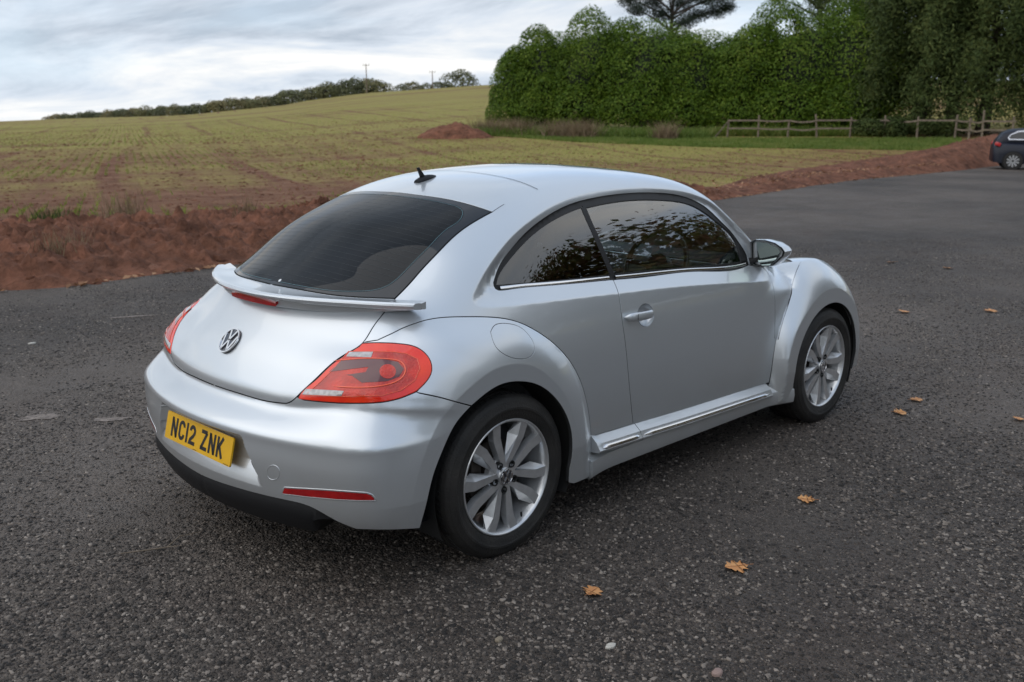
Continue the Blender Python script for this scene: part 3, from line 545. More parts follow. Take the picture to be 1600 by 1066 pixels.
 'crease':[(-0.4847,-0.6042,0.9044),(-0.4758,-0.6105,0.9087),(-0.4671,-0.6169,0.9130),(-0.4583,-0.6233,0.9172),(-0.4494,-0.6296,0.9213),(-0.4403,-0.6359,0.9251),(-0.4311,-0.6421,0.9286),(-0.4216,-0.6481,0.9318),(-0.4119,-0.6539,0.9347),(-0.4018,-0.6593,0.9375),(-0.3912,-0.6642,0.9400),(-0.3802,-0.6684,0.9424),(-0.3687,-0.6722,0.9447),(-0.3573,-0.6760,0.9470),(-0.3463,-0.6805,0.9496),(-0.3355,-0.6851,0.9521),(-0.3245,-0.6896,0.9546),(-0.3132,-0.6940,0.9570),(-0.3019,-0.6982,0.9592),(-0.2903,-0.7023,0.9613),(-0.2785,-0.7062,0.9632),(-0.2666,-0.7101,0.9648),(-0.2544,-0.7138,0.9661),(-0.2421,-0.7175,0.9671),(-0.2297,-0.7212,0.9679),(-0.2172,-0.7249,0.9683),(-0.2045,-0.7285,0.9685),(-0.1917,-0.7321,0.9684),(-0.1787,-0.7356,0.9681),(-0.1657,-0.7390,0.9677),(-0.1525,-0.7424,0.9671),(-0.1392,-0.7458,0.9664),(-0.1259,-0.7491,0.9655),(-0.1124,-0.7524,0.9646),(-0.0989,-0.7557,0.9636),(-0.0853,-0.7590,0.9625),(-0.0716,-0.7622,0.9613),(-0.0577,-0.7653,0.9600),(-0.0437,-0.7684,0.9585),(-0.0296,-0.7715,0.9568),(-0.0154,-0.7745,0.9550),(-0.0010,-0.7774,0.9529),(0.0135,-0.7803,0.9506),(0.0281,-0.7832,0.9479),(0.0428,-0.7860,0.9450),(0.0576,-0.7887,0.9417),(0.0724,-0.7914,0.9379),(0.0872,-0.7941,0.9337),(0.1019,-0.7967,0.9290),(0.1165,-0.7994,0.9237),(0.1309,-0.8020,0.9178),(0.1452,-0.8046,0.9114),(0.1592,-0.8073,0.9045),(0.1732,-0.8099,0.8972),(0.1870,-0.8124,0.8894),(0.2008,-0.8149,0.8813),(0.2144,-0.8173,0.8729),(0.2280,-0.8197,0.8642),(0.2415,-0.8219,0.8551),(0.2548,-0.8241,0.8458),(0.2681,-0.8261,0.8362),(0.2812,-0.8281,0.8262),(0.2941,-0.8299,0.8159),(0.3069,-0.8317,0.8052),(0.3195,-0.8333,0.7942),(0.3319,-0.8348,0.7829),(0.3440,-0.8362,0.7712),(0.3559,-0.8375,0.7592),(0.3675,-0.8387,0.7469),(0.3787,-0.8397,0.7343),(0.3895,-0.8407,0.7214),(0.3998,-0.8416,0.7082),(0.4097,-0.8424,0.6948),(0.4191,-0.8432,0.6812),(0.4281,-0.8439,0.6674),(0.4366,-0.8445,0.6534),(0.4447,-0.8450,0.6392),(0.4523,-0.8454,0.6249),(0.4596,-0.8457,0.6104),(0.4664,-0.8460,0.5958),(0.4728,-0.8461,0.5811),(0.4787,-0.8463,0.5664),(0.4840,-0.8465,0.5516),(0.4887,-0.8468,0.5369),(0.4927,-0.8473,0.5222),(0.4961,-0.8479,0.5076),(0.4987,-0.8487,0.4931),(0.5008,-0.8497,0.4788),(0.5024,-0.8508,0.4644),(0.5036,-0.8520,0.4502),(0.5044,-0.8532,0.4359),(0.5051,-0.8544,0.4217),(0.5057,-0.8556,0.4074),(0.5064,-0.8567,0.3931),(0.5071,-0.8576,0.3787)],
 'fend_low':[(0.5071,-0.8576,0.3787),(0.5028,-0.8611,0.3660),(0.4998,-0.8636,0.3529),(0.4979,-0.8650,0.3393),(0.4959,-0.8664,0.3256),(0.4938,-0.8679,0.3119),(0.4915,-0.8695,0.2983),(0.4879,-0.8715,0.2851),(0.4815,-0.8745,0.2731),(0.4714,-0.8783,0.2627),(0.4577,-0.8824,0.2539),(0.4419,-0.8857,0.2469),(0.4282,-0.8850,0.2403),(0.4120,-0.8846,0.2364),(0.3940,-0.8845,0.2347),(0.3745,-0.8845,0.2346),(0.3541,-0.8846,0.2355),(0.3334,-0.8847,0.2370)],
 'arch':[(0.3334,-0.8847,0.2370),(0.3371,-0.8860,0.2501),(0.3407,-0.8873,0.2632),(0.3440,-0.8886,0.2764),(0.3469,-0.8900,0.2898),(0.3492,-0.8913,0.3034),(0.3509,-0.8927,0.3172),(0.3518,-0.8941,0.3313),(0.3519,-0.8956,0.3456),(0.3514,-0.8970,0.3601),(0.3518,-0.8970,0.3741),(0.3515,-0.8970,0.3882),(0.3504,-0.8970,0.4025),(0.3486,-0.8970,0.4169),(0.3459,-0.8970,0.4314),(0.3424,-0.8970,0.4460),(0.3379,-0.8970,0.4606),(0.3326,-0.8970,0.4752),(0.3263,-0.8970,0.4898),(0.3191,-0.8970,0.5043),(0.3112,-0.8970,0.5188),(0.3024,-0.8970,0.5331),(0.2929,-0.8970,0.5472),(0.2826,-0.8970,0.5610),(0.2716,-0.8970,0.5747),(0.2599,-0.8970,0.5880),(0.2475,-0.8970,0.6010),(0.2344,-0.8970,0.6136),(0.2206,-0.8970,0.6259),(0.2061,-0.8970,0.6377),(0.1910,-0.8970,0.6489),(0.1753,-0.8970,0.6595),(0.1590,-0.8970,0.6693),(0.1423,-0.8970,0.6781),(0.1250,-0.8970,0.6861),(0.1074,-0.8970,0.6931),(0.0896,-0.8970,0.6992),(0.0716,-0.8970,0.7045),(0.0535,-0.8970,0.7090),(0.0355,-0.8970,0.7128),(0.0177,-0.8970,0.7159),(0.0000,-0.8970,0.7182),(-0.0173,-0.8970,0.7197),(-0.0342,-0.8970,0.7203),(-0.0507,-0.8970,0.7200),(-0.0667,-0.8970,0.7187),(-0.0821,-0.8970,0.7165),(-0.0970,-0.8970,0.7134),(-0.1114,-0.8970,0.7097),(-0.1254,-0.8970,0.7055),(-0.1391,-0.8970,0.7008),(-0.1523,-0.8970,0.6957),(-0.1652,-0.8970,0.6905),(-0.1778,-0.8970,0.6851),(-0.1902,-0.8970,0.6796),(-0.2025,-0.8970,0.6740),(-0.2147,-0.8970,0.6684)],
 'arch_rear':[(-0.2147,-0.8970,0.6684),(-0.2261,-0.8970,0.6620),(-0.2375,-0.8970,0.6555),(-0.2485,-0.8970,0.6489),(-0.2590,-0.8966,0.6420),(-0.2690,-0.8962,0.6348),(-0.2787,-0.8960,0.6274),(-0.2881,-0.8961,0.6196),(-0.2968,-0.8961,0.6114),(-0.3051,-0.8963,0.6029),(-0.3129,-0.8964,0.5941),(-0.3202,-0.8965,0.5849),(-0.3270,-0.8964,0.5754),(-0.3336,-0.8963,0.5657),(-0.3399,-0.8962,0.5559),(-0.3461,-0.8961,0.5461),(-0.3522,-0.8960,0.5361),(-0.3582,-0.8958,0.5263),(-0.3642,-0.8957,0.5164),(-0.3702,-0.8956,0.5065),(-0.3760,-0.8954,0.4966),(-0.3816,-0.8953,0.4866),(-0.3870,-0.8951,0.4765),(-0.3922,-0.8950,0.4663),(-0.3972,-0.8948,0.4560),(-0.4018,-0.8947,0.4456),(-0.4061,-0.8946,0.4349),(-0.4100,-0.8944,0.4242),(-0.4138,-0.8943,0.4133),(-0.4174,-0.8942,0.4023),(-0.4209,-0.8941,0.3912),(-0.4243,-0.8940,0.3801),(-0.4278,-0.8939,0.3691),(-0.4311,-0.8936,0.3579),(-0.4338,-0.8923,0.3463),(-0.4366,-0.8910,0.3348),(-0.4396,-0.8897,0.3233),(-0.4427,-0.8883,0.3119),(-0.4458,-0.8868,0.3005),(-0.4489,-0.8852,0.2890),(-0.4519,-0.8834,0.2775),(-0.4548,-0.8813,0.2658),(-0.4575,-0.8790,0.2540)],
 'bgap':[(-0.4325,-0.8449,0.7527),(-0.4226,-0.8509,0.7496),(-0.4123,-0.8567,0.7463),(-0.4018,-0.8622,0.7429),(-0.3909,-0.8673,0.7393),(-0.3798,-0.8721,0.7355),(-0.3684,-0.8766,0.7314),(-0.3567,-0.8808,0.7270),(-0.3448,-0.8846,0.7223),(-0.3325,-0.8881,0.7172),(-0.3200,-0.8912,0.7119),(-0.3071,-0.8940,0.7064),(-0.2938,-0.8965,0.7007),(-0.2785,-0.8969,0.6943),(-0.2628,-0.8970,0.6879),(-0.2469,-0.8970,0.6814),(-0.2308,-0.8970,0.6749),(-0.2147,-0.8970,0.6684)],
 'light_top':[(-0.4856,-0.6069,0.9025),(-0.4785,-0.6171,0.9037),(-0.4712,-0.6270,0.9047),(-0.4638,-0.6367,0.9054),(-0.4563,-0.6463,0.9060),(-0.4486,-0.6557,0.9062),(-0.4408,-0.6648,0.9062),(-0.4327,-0.6735,0.9060),(-0.4242,-0.6818,0.9056),(-0.4156,-0.6899,0.9049),(-0.4071,-0.6980,0.9041),(-0.3990,-0.7067,0.9033),(-0.3911,-0.7156,0.9023),(-0.3832,-0.7246,0.9011),(-0.3754,-0.7336,0.8995),(-0.3680,-0.7426,0.8972),(-0.3611,-0.7519,0.8942),(-0.3549,-0.7615,0.8901),(-0.3496,-0.7714,0.8850),(-0.3455,-0.7814,0.8790),(-0.3425,-0.7915,0.8720),(-0.3409,-0.8016,0.8643),(-0.3408,-0.8114,0.8557),(-0.3422,-0.8207,0.8465),(-0.3453,-0.8290,0.8367),(-0.3497,-0.8358,0.8265),(-0.3555,-0.8411,0.8164),(-0.3628,-0.8446,0.8067),(-0.3714,-0.8467,0.7977),(-0.3808,-0.8476,0.7893),(-0.3907,-0.8477,0.7816),(-0.4007,-0.8471,0.7744),(-0.4109,-0.8462,0.7678),(-0.4212,-0.8451,0.7615),(-0.4316,-0.8438,0.7554)],
 'light_bottom':[(-0.4316,-0.8438,0.7554),(-0.4426,-0.8405,0.7520),(-0.4534,-0.8369,0.7486),(-0.4640,-0.8330,0.7453),(-0.4743,-0.8287,0.7421),(-0.4843,-0.8238,0.7391),(-0.4941,-0.8185,0.7363),(-0.5037,-0.8128,0.7338),(-0.5133,-0.8069,0.7317),(-0.5229,-0.8009,0.7300),(-0.5325,-0.7949,0.7288),(-0.5420,-0.7887,0.7278),(-0.5513,-0.7822,0.7271),(-0.5602,-0.7751,0.7265),(-0.5686,-0.7675,0.7260),(-0.5767,-0.7593,0.7254),(-0.5845,-0.7507,0.7249),(-0.5919,-0.7416,0.7243),(-0.5989,-0.7320,0.7236),(-0.6057,-0.7220,0.7229),(-0.6122,-0.7116,0.7221),(-0.6184,-0.7008,0.7213),(-0.6244,-0.6896,0.7205),(-0.6301,-0.6780,0.7196),(-0.6356,-0.6661,0.7187),(-0.6409,-0.6538,0.7179),(-0.6460,-0.6413,0.7170),(-0.6509,-0.6285,0.7162),(-0.6558,-0.6154,0.7154),(-0.6605,-0.6021,0.7146),(-0.6650,-0.5885,0.7139),(-0.6695,-0.5748,0.7132),(-0.6739,-0.5609,0.7125),(-0.6782,-0.5467,0.7118),(-0.6824,-0.5324,0.7111),(-0.6865,-0.5178,0.7104),(-0.6905,-0.5030,0.7097),(-0.6945,-0.4879,0.7089)],
 'light_in':[(-0.6945,-0.4879,0.7089),(-0.6911,-0.4933,0.7204),(-0.6866,-0.4983,0.7309),(-0.6811,-0.5040,0.7403),(-0.6750,-0.5106,0.7489),(-0.6686,-0.5177,0.7572),(-0.6621,-0.5252,0.7651),(-0.6555,-0.5327,0.7731),(-0.6487,-0.5395,0.7811),(-0.6418,-0.5454,0.7892),(-0.6347,-0.5505,0.7974),(-0.6273,-0.5549,0.8055),(-0.6197,-0.5589,0.8135),(-0.6118,-0.5625,0.8213),(-0.6036,-0.5661,0.8288),(-0.5952,-0.5698,0.8359),(-0.5865,-0.5738,0.8425),(-0.5775,-0.5780,0.8488),(-0.5683,-0.5822,0.8547),(-0.5587,-0.5862,0.8604),(-0.5490,-0.5901,0.8659),(-0.5390,-0.5938,0.8714),(-0.5290,-0.5973,0.8768),(-0.5189,-0.6006,0.8823),(-0.5087,-0.6039,0.8878),(-0.4986,-0.6072,0.8933),(-0.4886,-0.6107,0.8989)],
 'bump_bottom':[(-0.4575,-0.8790,0.2540),(-0.4719,-0.8776,0.2572),(-0.4860,-0.8759,0.2602),(-0.4998,-0.8738,0.2630),(-0.5131,-0.8713,0.2656),(-0.5255,-0.8677,0.2676),(-0.5374,-0.8637,0.2695),(-0.5491,-0.8593,0.2712),(-0.5604,-0.8544,0.2728),(-0.5713,-0.8492,0.2743),(-0.5818,-0.8435,0.2757),(-0.5919,-0.8373,0.2769),(-0.6016,-0.8306,0.2779),(-0.6107,-0.8232,0.2787),(-0.6195,-0.8152,0.2793),(-0.6278,-0.8067,0.2796),(-0.6356,-0.7975,0.2797),(-0.6430,-0.7878,0.2794),(-0.6500,-0.7774,0.2789),(-0.6565,-0.7664,0.2781)],
 'skirt_top':[(-0.6565,-0.7664,0.2781),(-0.6634,-0.7579,0.2818),(-0.6700,-0.7491,0.2854),(-0.6764,-0.7400,0.2889),(-0.6825,-0.7307,0.2925),(-0.6884,-0.7212,0.2963),(-0.6941,-0.7118,0.3002),(-0.6996,-0.7023,0.3046),(-0.7049,-0.6929,0.3091),(-0.7100,-0.6833,0.3138),(-0.7151,-0.6737,0.3186),(-0.7199,-0.6638,0.3234),(-0.7247,-0.6537,0.3280),(-0.7294,-0.6432,0.3324),(-0.7340,-0.6324,0.3364),(-0.7385,-0.6213,0.3400),(-0.7430,-0.6096,0.3430),(-0.7474,-0.5974,0.3453),(-0.7517,-0.5847,0.3469),(-0.7560,-0.5715,0.3478),(-0.7603,-0.5578,0.3483),(-0.7645,-0.5438,0.3483),(-0.7686,-0.5295,0.3481),(-0.7726,-0.5149,0.3477),(-0.7766,-0.5002,0.3473),(-0.7804,-0.4853,0.3468),(-0.7842,-0.4702,0.3462),(-0.7880,-0.4549,0.3457),(-0.7916,-0.4394,0.3451),(-0.7952,-0.4236,0.3445),(-0.7986,-0.4077,0.3440),(-0.8020,-0.3915,0.3434),(-0.8053,-0.3751,0.3428),(-0.8085,-0.3585,0.3423),(-0.8116,-0.3415,0.3417),(-0.8145,-0.3243,0.3411),(-0.8174,-0.3069,0.3404),(-0.8201,-0.2891,0.3398),(-0.8227,-0.2710,0.3391),(-0.8252,-0.2525,0.3383),(-0.8275,-0.2337,0.3375),(-0.8296,-0.2145,0.3367),(-0.8316,-0.1949,0.3358),(-0.8334,-0.1749,0.3349),(-0.8350,-0.1544,0.3340),(-0.8364,-0.1335,0.3331),(-0.8377,-0.1122,0.3321),(-0.8386,-0.0904,0.3312),(-0.8394,-0.0681,0.3304),(-0.8399,-0.0454,0.3296),(-0.8402,-0.0223,0.3290)],
 'strip_top_r':[(0.5151,-0.8539,0.3676),(0.5612,-0.8326,0.3558),(0.5823,-0.8325,0.3549),(0.6034,-0.8324,0.3541),(0.6247,-0.8323,0.3532),(0.6462,-0.8322,0.3524),(0.6677,-0.8321,0.3516),(0.6894,-0.8320,0.3509),(0.7112,-0.8320,0.3502),(0.7330,-0.8319,0.3496),(0.7551,-0.8318,0.3491),(0.7772,-0.8318,0.3486),(0.7995,-0.8317,0.3481),(0.8220,-0.8317,0.3476),(0.8446,-0.8316,0.3472)],
 'strip_top_f':[(0.8446,-0.8316,0.3472),(0.8677,-0.8315,0.3463),(0.8909,-0.8314,0.3453),(0.9143,-0.8313,0.3444),(0.9379,-0.8312,0.3435),(0.9617,-0.8311,0.3426),(0.9856,-0.8310,0.3417),(1.0098,-0.8309,0.3408),(1.0340,-0.8308,0.3399),(1.0585,-0.8307,0.3390),(1.0831,-0.8306,0.3381),(1.1079,-0.8305,0.3373),(1.1329,-0.8304,0.3364),(1.1580,-0.8303,0.3356),(1.1834,-0.8302,0.3348),(1.2089,-0.8301,0.3340),(1.2345,-0.8300,0.3333),(1.2604,-0.8299,0.3326),(1.2864,-0.8298,0.3319),(1.3126,-0.8297,0.3312),(1.3389,-0.8296,0.3306),(1.3655,-0.8296,0.3300),(1.3923,-0.8295,0.3294),(1.4192,-0.8294,0.3288),(1.4464,-0.8293,0.3283),(1.4737,-0.8292,0.3277),(1.5013,-0.8292,0.3271),(1.5291,-0.8291,0.3266),(1.5571,-0.8290,0.3260),(1.5853,-0.8289,0.3254),(1.6138,-0.8289,0.3248),(1.6425,-0.8288,0.3242),(1.6715,-0.8287,0.3236),(1.7007,-0.8286,0.3230),(1.7302,-0.8285,0.3223),(1.7602,-0.8282,0.3215),(1.7906,-0.8278,0.3207),(1.8215,-0.8273,0.3198),(1.8529,-0.8266,0.3188),(1.8848,-0.8258,0.3177),(1.9173,-0.8249,0.3165),(1.9503,-0.8237,0.3153),(1.9838,-0.8225,0.3139),(2.0180,-0.8210,0.3125)],
 'shut_rear':[(0.8446,-0.8316,0.3472),(0.8391,-0.8334,0.3641),(0.8340,-0.8348,0.3808),(0.8293,-0.8360,0.3973),(0.8249,-0.8370,0.4136),(0.8207,-0.8379,0.4298),(0.8168,-0.8385,0.4459),(0.8131,-0.8391,0.4619),(0.8095,-0.8395,0.4778),(0.8061,-0.8399,0.4936),(0.8028,-0.8402,0.5093),(0.7996,-0.8405,0.5249),(0.7965,-0.8407,0.5405),(0.7935,-0.8409,0.5561),(0.7907,-0.8410,0.5715),(0.7879,-0.8411,0.5869),(0.7853,-0.8411,0.6023),(0.7827,-0.8411,0.6176),(0.7802,-0.8410,0.6328),(0.7778,-0.8408,0.6479),(0.7754,-0.8406,0.6630),(0.7730,-0.8403,0.6781),(0.7706,-0.8400,0.6931),(0.7681,-0.8396,0.7080),(0.7657,-0.8391,0.7229),(0.7632,-0.8385,0.7377),(0.7608,-0.8377,0.7525),(0.7583,-0.8369,0.7672),(0.7560,-0.8359,0.7818),(0.7537,-0.8347,0.7963),(0.7517,-0.8333,0.8107),(0.7499,-0.8317,0.8251),(0.7484,-0.8299,0.8394),(0.7474,-0.8278,0.8536),(0.7467,-0.8255,0.8677),(0.7466,-0.8230,0.8817),(0.7470,-0.8201,0.8957),(0.7478,-0.8170,0.9096),(0.7487,-0.8136,0.9234),(0.7494,-0.8099,0.9370),(0.7496,-0.8059,0.9506),(0.7548,-0.7970,0.9627),(0.7655,-0.7825,0.9733),(0.7750,-0.7679,0.9838),(0.7838,-0.7531,0.9943),(0.7919,-0.7384,1.0050)],
 'belt_r':[(0.7936,-0.7370,1.0061),(0.7719,-0.7366,1.0071),(0.7500,-0.7365,1.0082),(0.7284,-0.7363,1.0092),(0.7069,-0.7360,1.0103),(0.6858,-0.7356,1.0113),(0.6646,-0.7354,1.0123),(0.6436,-0.7351,1.0134),(0.6227,-0.7349,1.0145),(0.6021,-0.7345,1.0155),(0.5817,-0.7341,1.0165),(0.5614,-0.7337,1.0176),(0.5412,-0.7332,1.0186),(0.5214,-0.7327,1.0196),(0.5018,-0.7319,1.0206),(0.4824,-0.7312,1.0216),(0.4631,-0.7304,1.0227),(0.4441,-0.7294,1.0237),(0.4254,-0.7283,1.0246),(0.4069,-0.7271,1.0256),(0.3887,-0.7257,1.0266),(0.3706,-0.7243,1.0275),(0.3527,-0.7227,1.0285),(0.3350,-0.7212,1.0294),(0.3176,-0.7195,1.0303),(0.3003,-0.7177,1.0310),(0.2832,-0.7160,1.0317),(0.2663,-0.7142,1.0323),(0.2494,-0.7125,1.0328),(0.2326,-0.7109,1.0332),(0.2158,-0.7095,1.0335),(0.1990,-0.7083,1.0337),(0.1822,-0.7073,1.0337),(0.1655,-0.7063,1.0336),(0.1488,-0.7052,1.0337),(0.1323,-0.7035,1.0343),(0.1170,-0.7003,1.0357),(0.1089,-0.6931,1.0417),(0.1064,-0.6872,1.0529),(0.1087,-0.6822,1.0648)],
 'belt_f':[(0.7936,-0.7370,1.0061),(0.8158,-0.7376,1.0048),(0.8383,-0.7380,1.0034),(0.8610,-0.7384,1.0021),(0.8837,-0.7390,1.0008),(0.9066,-0.7395,0.9996),(0.9299,-0.7398,0.9983),(0.9533,-0.7401,0.9971),(0.9767,-0.7406,0.9961),(1.0004,-0.7409,0.9950),(1.0245,-0.7410,0.9941),(1.0488,-0.7411,0.9932),(1.0733,-0.7412,0.9924),(1.0977,-0.7414,0.9917),(1.1225,-0.7414,0.9911),(1.1477,-0.7413,0.9904),(1.1731,-0.7412,0.9897),(1.1986,-0.7412,0.9890),(1.2238,-0.7416,0.9883),(1.2493,-0.7419,0.9875),(1.2751,-0.7422,0.9865),(1.3014,-0.7424,0.9853),(1.3275,-0.7429,0.9840),(1.3534,-0.7438,0.9825),(1.3797,-0.7446,0.9807),(1.4064,-0.7455,0.9786),(1.4326,-0.7469,0.9764),(1.4591,-0.7483,0.9738),(1.4857,-0.7499,0.9710),(1.5124,-0.7516,0.9682),(1.5394,-0.7533,0.9653),(1.5667,-0.7548,0.9624),(1.5945,-0.7561,0.9597),(1.6229,-0.7571,0.9572),(1.6518,-0.7577,0.9550),(1.6814,-0.7579,0.9531),(1.7119,-0.7574,0.9517),(1.7431,-0.7564,0.9509),(1.7749,-0.7549,0.9508),(1.8074,-0.7529,0.9514),(1.8392,-0.7510,0.9532),(1.8701,-0.7494,0.9562),(1.9014,-0.7474,0.9602)],
 'dlo_top':[(0.1087,-0.6822,1.0648),(0.1176,-0.6782,1.0760),(0.1268,-0.6741,1.0871),(0.1363,-0.6700,1.0980),(0.1465,-0.6660,1.1086),(0.1573,-0.6623,1.1190),(0.1689,-0.6587,1.1290),(0.1814,-0.6555,1.1385),(0.1946,-0.6525,1.1477),(0.2084,-0.6496,1.1566),(0.2226,-0.6469,1.1654),(0.2371,-0.6443,1.1741),(0.2517,-0.6415,1.1828),(0.2661,-0.6390,1.1915),(0.2808,-0.6364,1.2002),(0.2955,-0.6339,1.2088),(0.3105,-0.6315,1.2173),(0.3257,-0.6292,1.2256),(0.3412,-0.6270,1.2337),(0.3572,-0.6249,1.2415),(0.3736,-0.6227,1.2490),(0.3905,-0.6207,1.2563),(0.4079,-0.6185,1.2634),(0.4258,-0.6162,1.2702),(0.4443,-0.6136,1.2769),(0.4632,-0.6109,1.2834),(0.4826,-0.6079,1.2897),(0.5025,-0.6049,1.2958),(0.5229,-0.6017,1.3016),(0.5436,-0.5986,1.3072),(0.5647,-0.5955,1.3126),(0.5861,-0.5924,1.3176),(0.6079,-0.5894,1.3224),(0.6299,-0.5866,1.3268),(0.6522,-0.5839,1.3309),(0.6747,-0.5814,1.3346),(0.6972,-0.5792,1.3379),(0.7198,-0.5773,1.3408),(0.7425,-0.5756,1.3435),(0.7652,-0.5742,1.3458),(0.7880,-0.5729,1.3479),(0.8109,-0.5718,1.3497),(0.8338,-0.5708,1.3514),(0.8569,-0.5699,1.3529),(0.8801,-0.5690,1.3543),(0.9033,-0.5684,1.3556),(0.9267,-0.5677,1.3567),(0.9503,-0.5670,1.3576),(0.9738,-0.5667,1.3584),(0.9973,-0.5664,1.3591),(1.0211,-0.5661,1.3596),(1.0451,-0.5658,1.3599),(1.0692,-0.5656,1.3601),(1.0933,-0.5656,1.3601),(1.1175,-0.5656,1.3599),(1.1418,-0.5658,1.3596),(1.1662,-0.5659,1.3590),(1.1910,-0.5660,1.3582),(1.2149,-0.5669,1.3573),(1.2385,-0.5682,1.3563),(1.2617,-0.5699,1.3550),(1.2850,-0.5717,1.3536),(1.3086,-0.5734,1.3520),(1.3325,-0.5750,1.3501),(1.3557,-0.5772,1.3481),(1.3798,-0.5789,1.3456),(1.4029,-0.5814,1.3429),(1.4267,-0.5834,1.3397),(1.4503,-0.5856,1.3362),(1.4735,-0.5883,1.3321),(1.4970,-0.5907,1.3275),(1.5203,-0.5932,1.3224),(1.5430,-0.5961,1.3167),(1.5650,-0.5994,1.3104),(1.5862,-0.6030,1.3034),(1.6066,-0.6070,1.2957),(1.6262,-0.6113,1.2873),(1.6446,-0.6159,1.2782),(1.6617,-0.6208,1.2683),(1.6774,-0.6261,1.2578),(1.6919,-0.6317,1.2467),(1.7056,-0.6374,1.2351),(1.7188,-0.6431,1.2232),(1.7320,-0.6489,1.2111),(1.7454,-0.6545,1.1989),(1.7597,-0.6597,1.1866),(1.7744,-0.6648,1.1744),(1.7891,-0.6698,1.1621),(1.8033,-0.6749,1.1496),(1.8167,-0.6801,1.1368),(1.8288,-0.6855,1.1236),(1.8397,-0.6911,1.1101),(1.8497,-0.6969,1.0962),(1.8593,-0.7027,1.0821),(1.8688,-0.7085,1.0678),(1.8787,-0.7141,1.0533),(1.8886,-0.7196,1.0386),(1.8971,-0.7250,1.0236),(1.9028,-0.7302,1.0083),(1.9035,-0.7358,0.9927),(1.9000,-0.7418,0.9769),(1.8952,-0.7474,0.9608)],
 'shut_front':[(1.9714,-0.7664,0.9517),(1.9906,-0.7722,0.9420),(2.0099,-0.7763,0.9297),(2.0280,-0.7791,0.9150),(2.0460,-0.7803,0.8986),(2.0608,-0.7818,0.8816),(2.0692,-0.7858,0.8651),(2.0696,-0.7929,0.8495),(2.0637,-0.8026,0.8346),(2.0567,-0.8116,0.8196),(2.0503,-0.8193,0.8043),(2.0454,-0.8251,0.7884),(2.0430,-0.8289,0.7719),(2.0433,-0.8305,0.7548),(2.0444,-0.8314,0.7373),(2.0454,-0.8320,0.7199),(2.0465,-0.8325,0.7024),(2.0476,-0.8329,0.6849),(2.0488,-0.8332,0.6673),(2.0499,-0.8335,0.6498),(2.0511,-0.8336,0.6321),(2.0524,-0.8336,0.6144),(2.0536,-0.8336,0.5967),(2.0550,-0.8335,0.5789),(2.0563,-0.8333,0.5611),(2.0578,-0.8330,0.5432)],
 'ffc_low':[(2.0578,-0.8330,0.5432),(2.0552,-0.8329,0.5257),(2.0525,-0.8327,0.5082),(2.0498,-0.8325,0.4907),(2.0468,-0.8322,0.4732),(2.0438,-0.8318,0.4557),(2.0408,-0.8312,0.4382),(2.0382,-0.8306,0.4206),(2.0360,-0.8296,0.4029),(2.0345,-0.8284,0.3849),(2.0338,-0.8269,0.3667),(2.0338,-0.8251,0.3483),(2.0347,-0.8228,0.3296),(2.0364,-0.8200,0.3105)],
 'ffc_up':[(2.0578,-0.8330,0.5432),(2.0622,-0.8330,0.5601),(2.0669,-0.8330,0.5769),(2.0724,-0.8328,0.5936),(2.0785,-0.8325,0.6101),(2.0854,-0.8321,0.6264),(2.0930,-0.8316,0.6425),(2.1011,-0.8310,0.6585),(2.1098,-0.8303,0.6744),(2.1190,-0.8295,0.6902),(2.1286,-0.8286,0.7059),(2.1387,-0.8276,0.7215),(2.1491,-0.8264,0.7370),(2.1600,-0.8250,0.7524),(2.1720,-0.8233,0.7676),(2.1875,-0.8198,0.7822),(2.2081,-0.8137,0.7958),(2.2348,-0.8046,0.8085),(2.2634,-0.7948,0.8210),(2.2776,-0.7934,0.8361),(2.2929,-0.7922,0.8509),(2.3095,-0.7911,0.8650),(2.3280,-0.7901,0.8784),(2.3488,-0.7892,0.8908),(2.3727,-0.7882,0.9019),(2.4002,-0.7865,0.9118),(2.4325,-0.7828,0.9207)],
 'glass_f':[(0.8144,-0.7262,1.0281),(0.8109,-0.7204,1.0439),(0.8077,-0.7143,1.0596),(0.8047,-0.7081,1.0752),(0.8017,-0.7017,1.0908),(0.7985,-0.6953,1.1064),(0.7953,-0.6888,1.1218),(0.7921,-0.6823,1.1373),(0.7889,-0.6757,1.1527),(0.7859,-0.6690,1.1682),(0.7831,-0.6622,1.1836),(0.7805,-0.6553,1.1989),(0.7781,-0.6481,1.2142),(0.7758,-0.6407,1.2295),(0.7738,-0.6331,1.2447),(0.7721,-0.6251,1.2598),(0.7710,-0.6168,1.2750),(0.7706,-0.6081,1.2901),(0.7710,-0.5989,1.3053),(0.7722,-0.5891,1.3204)],
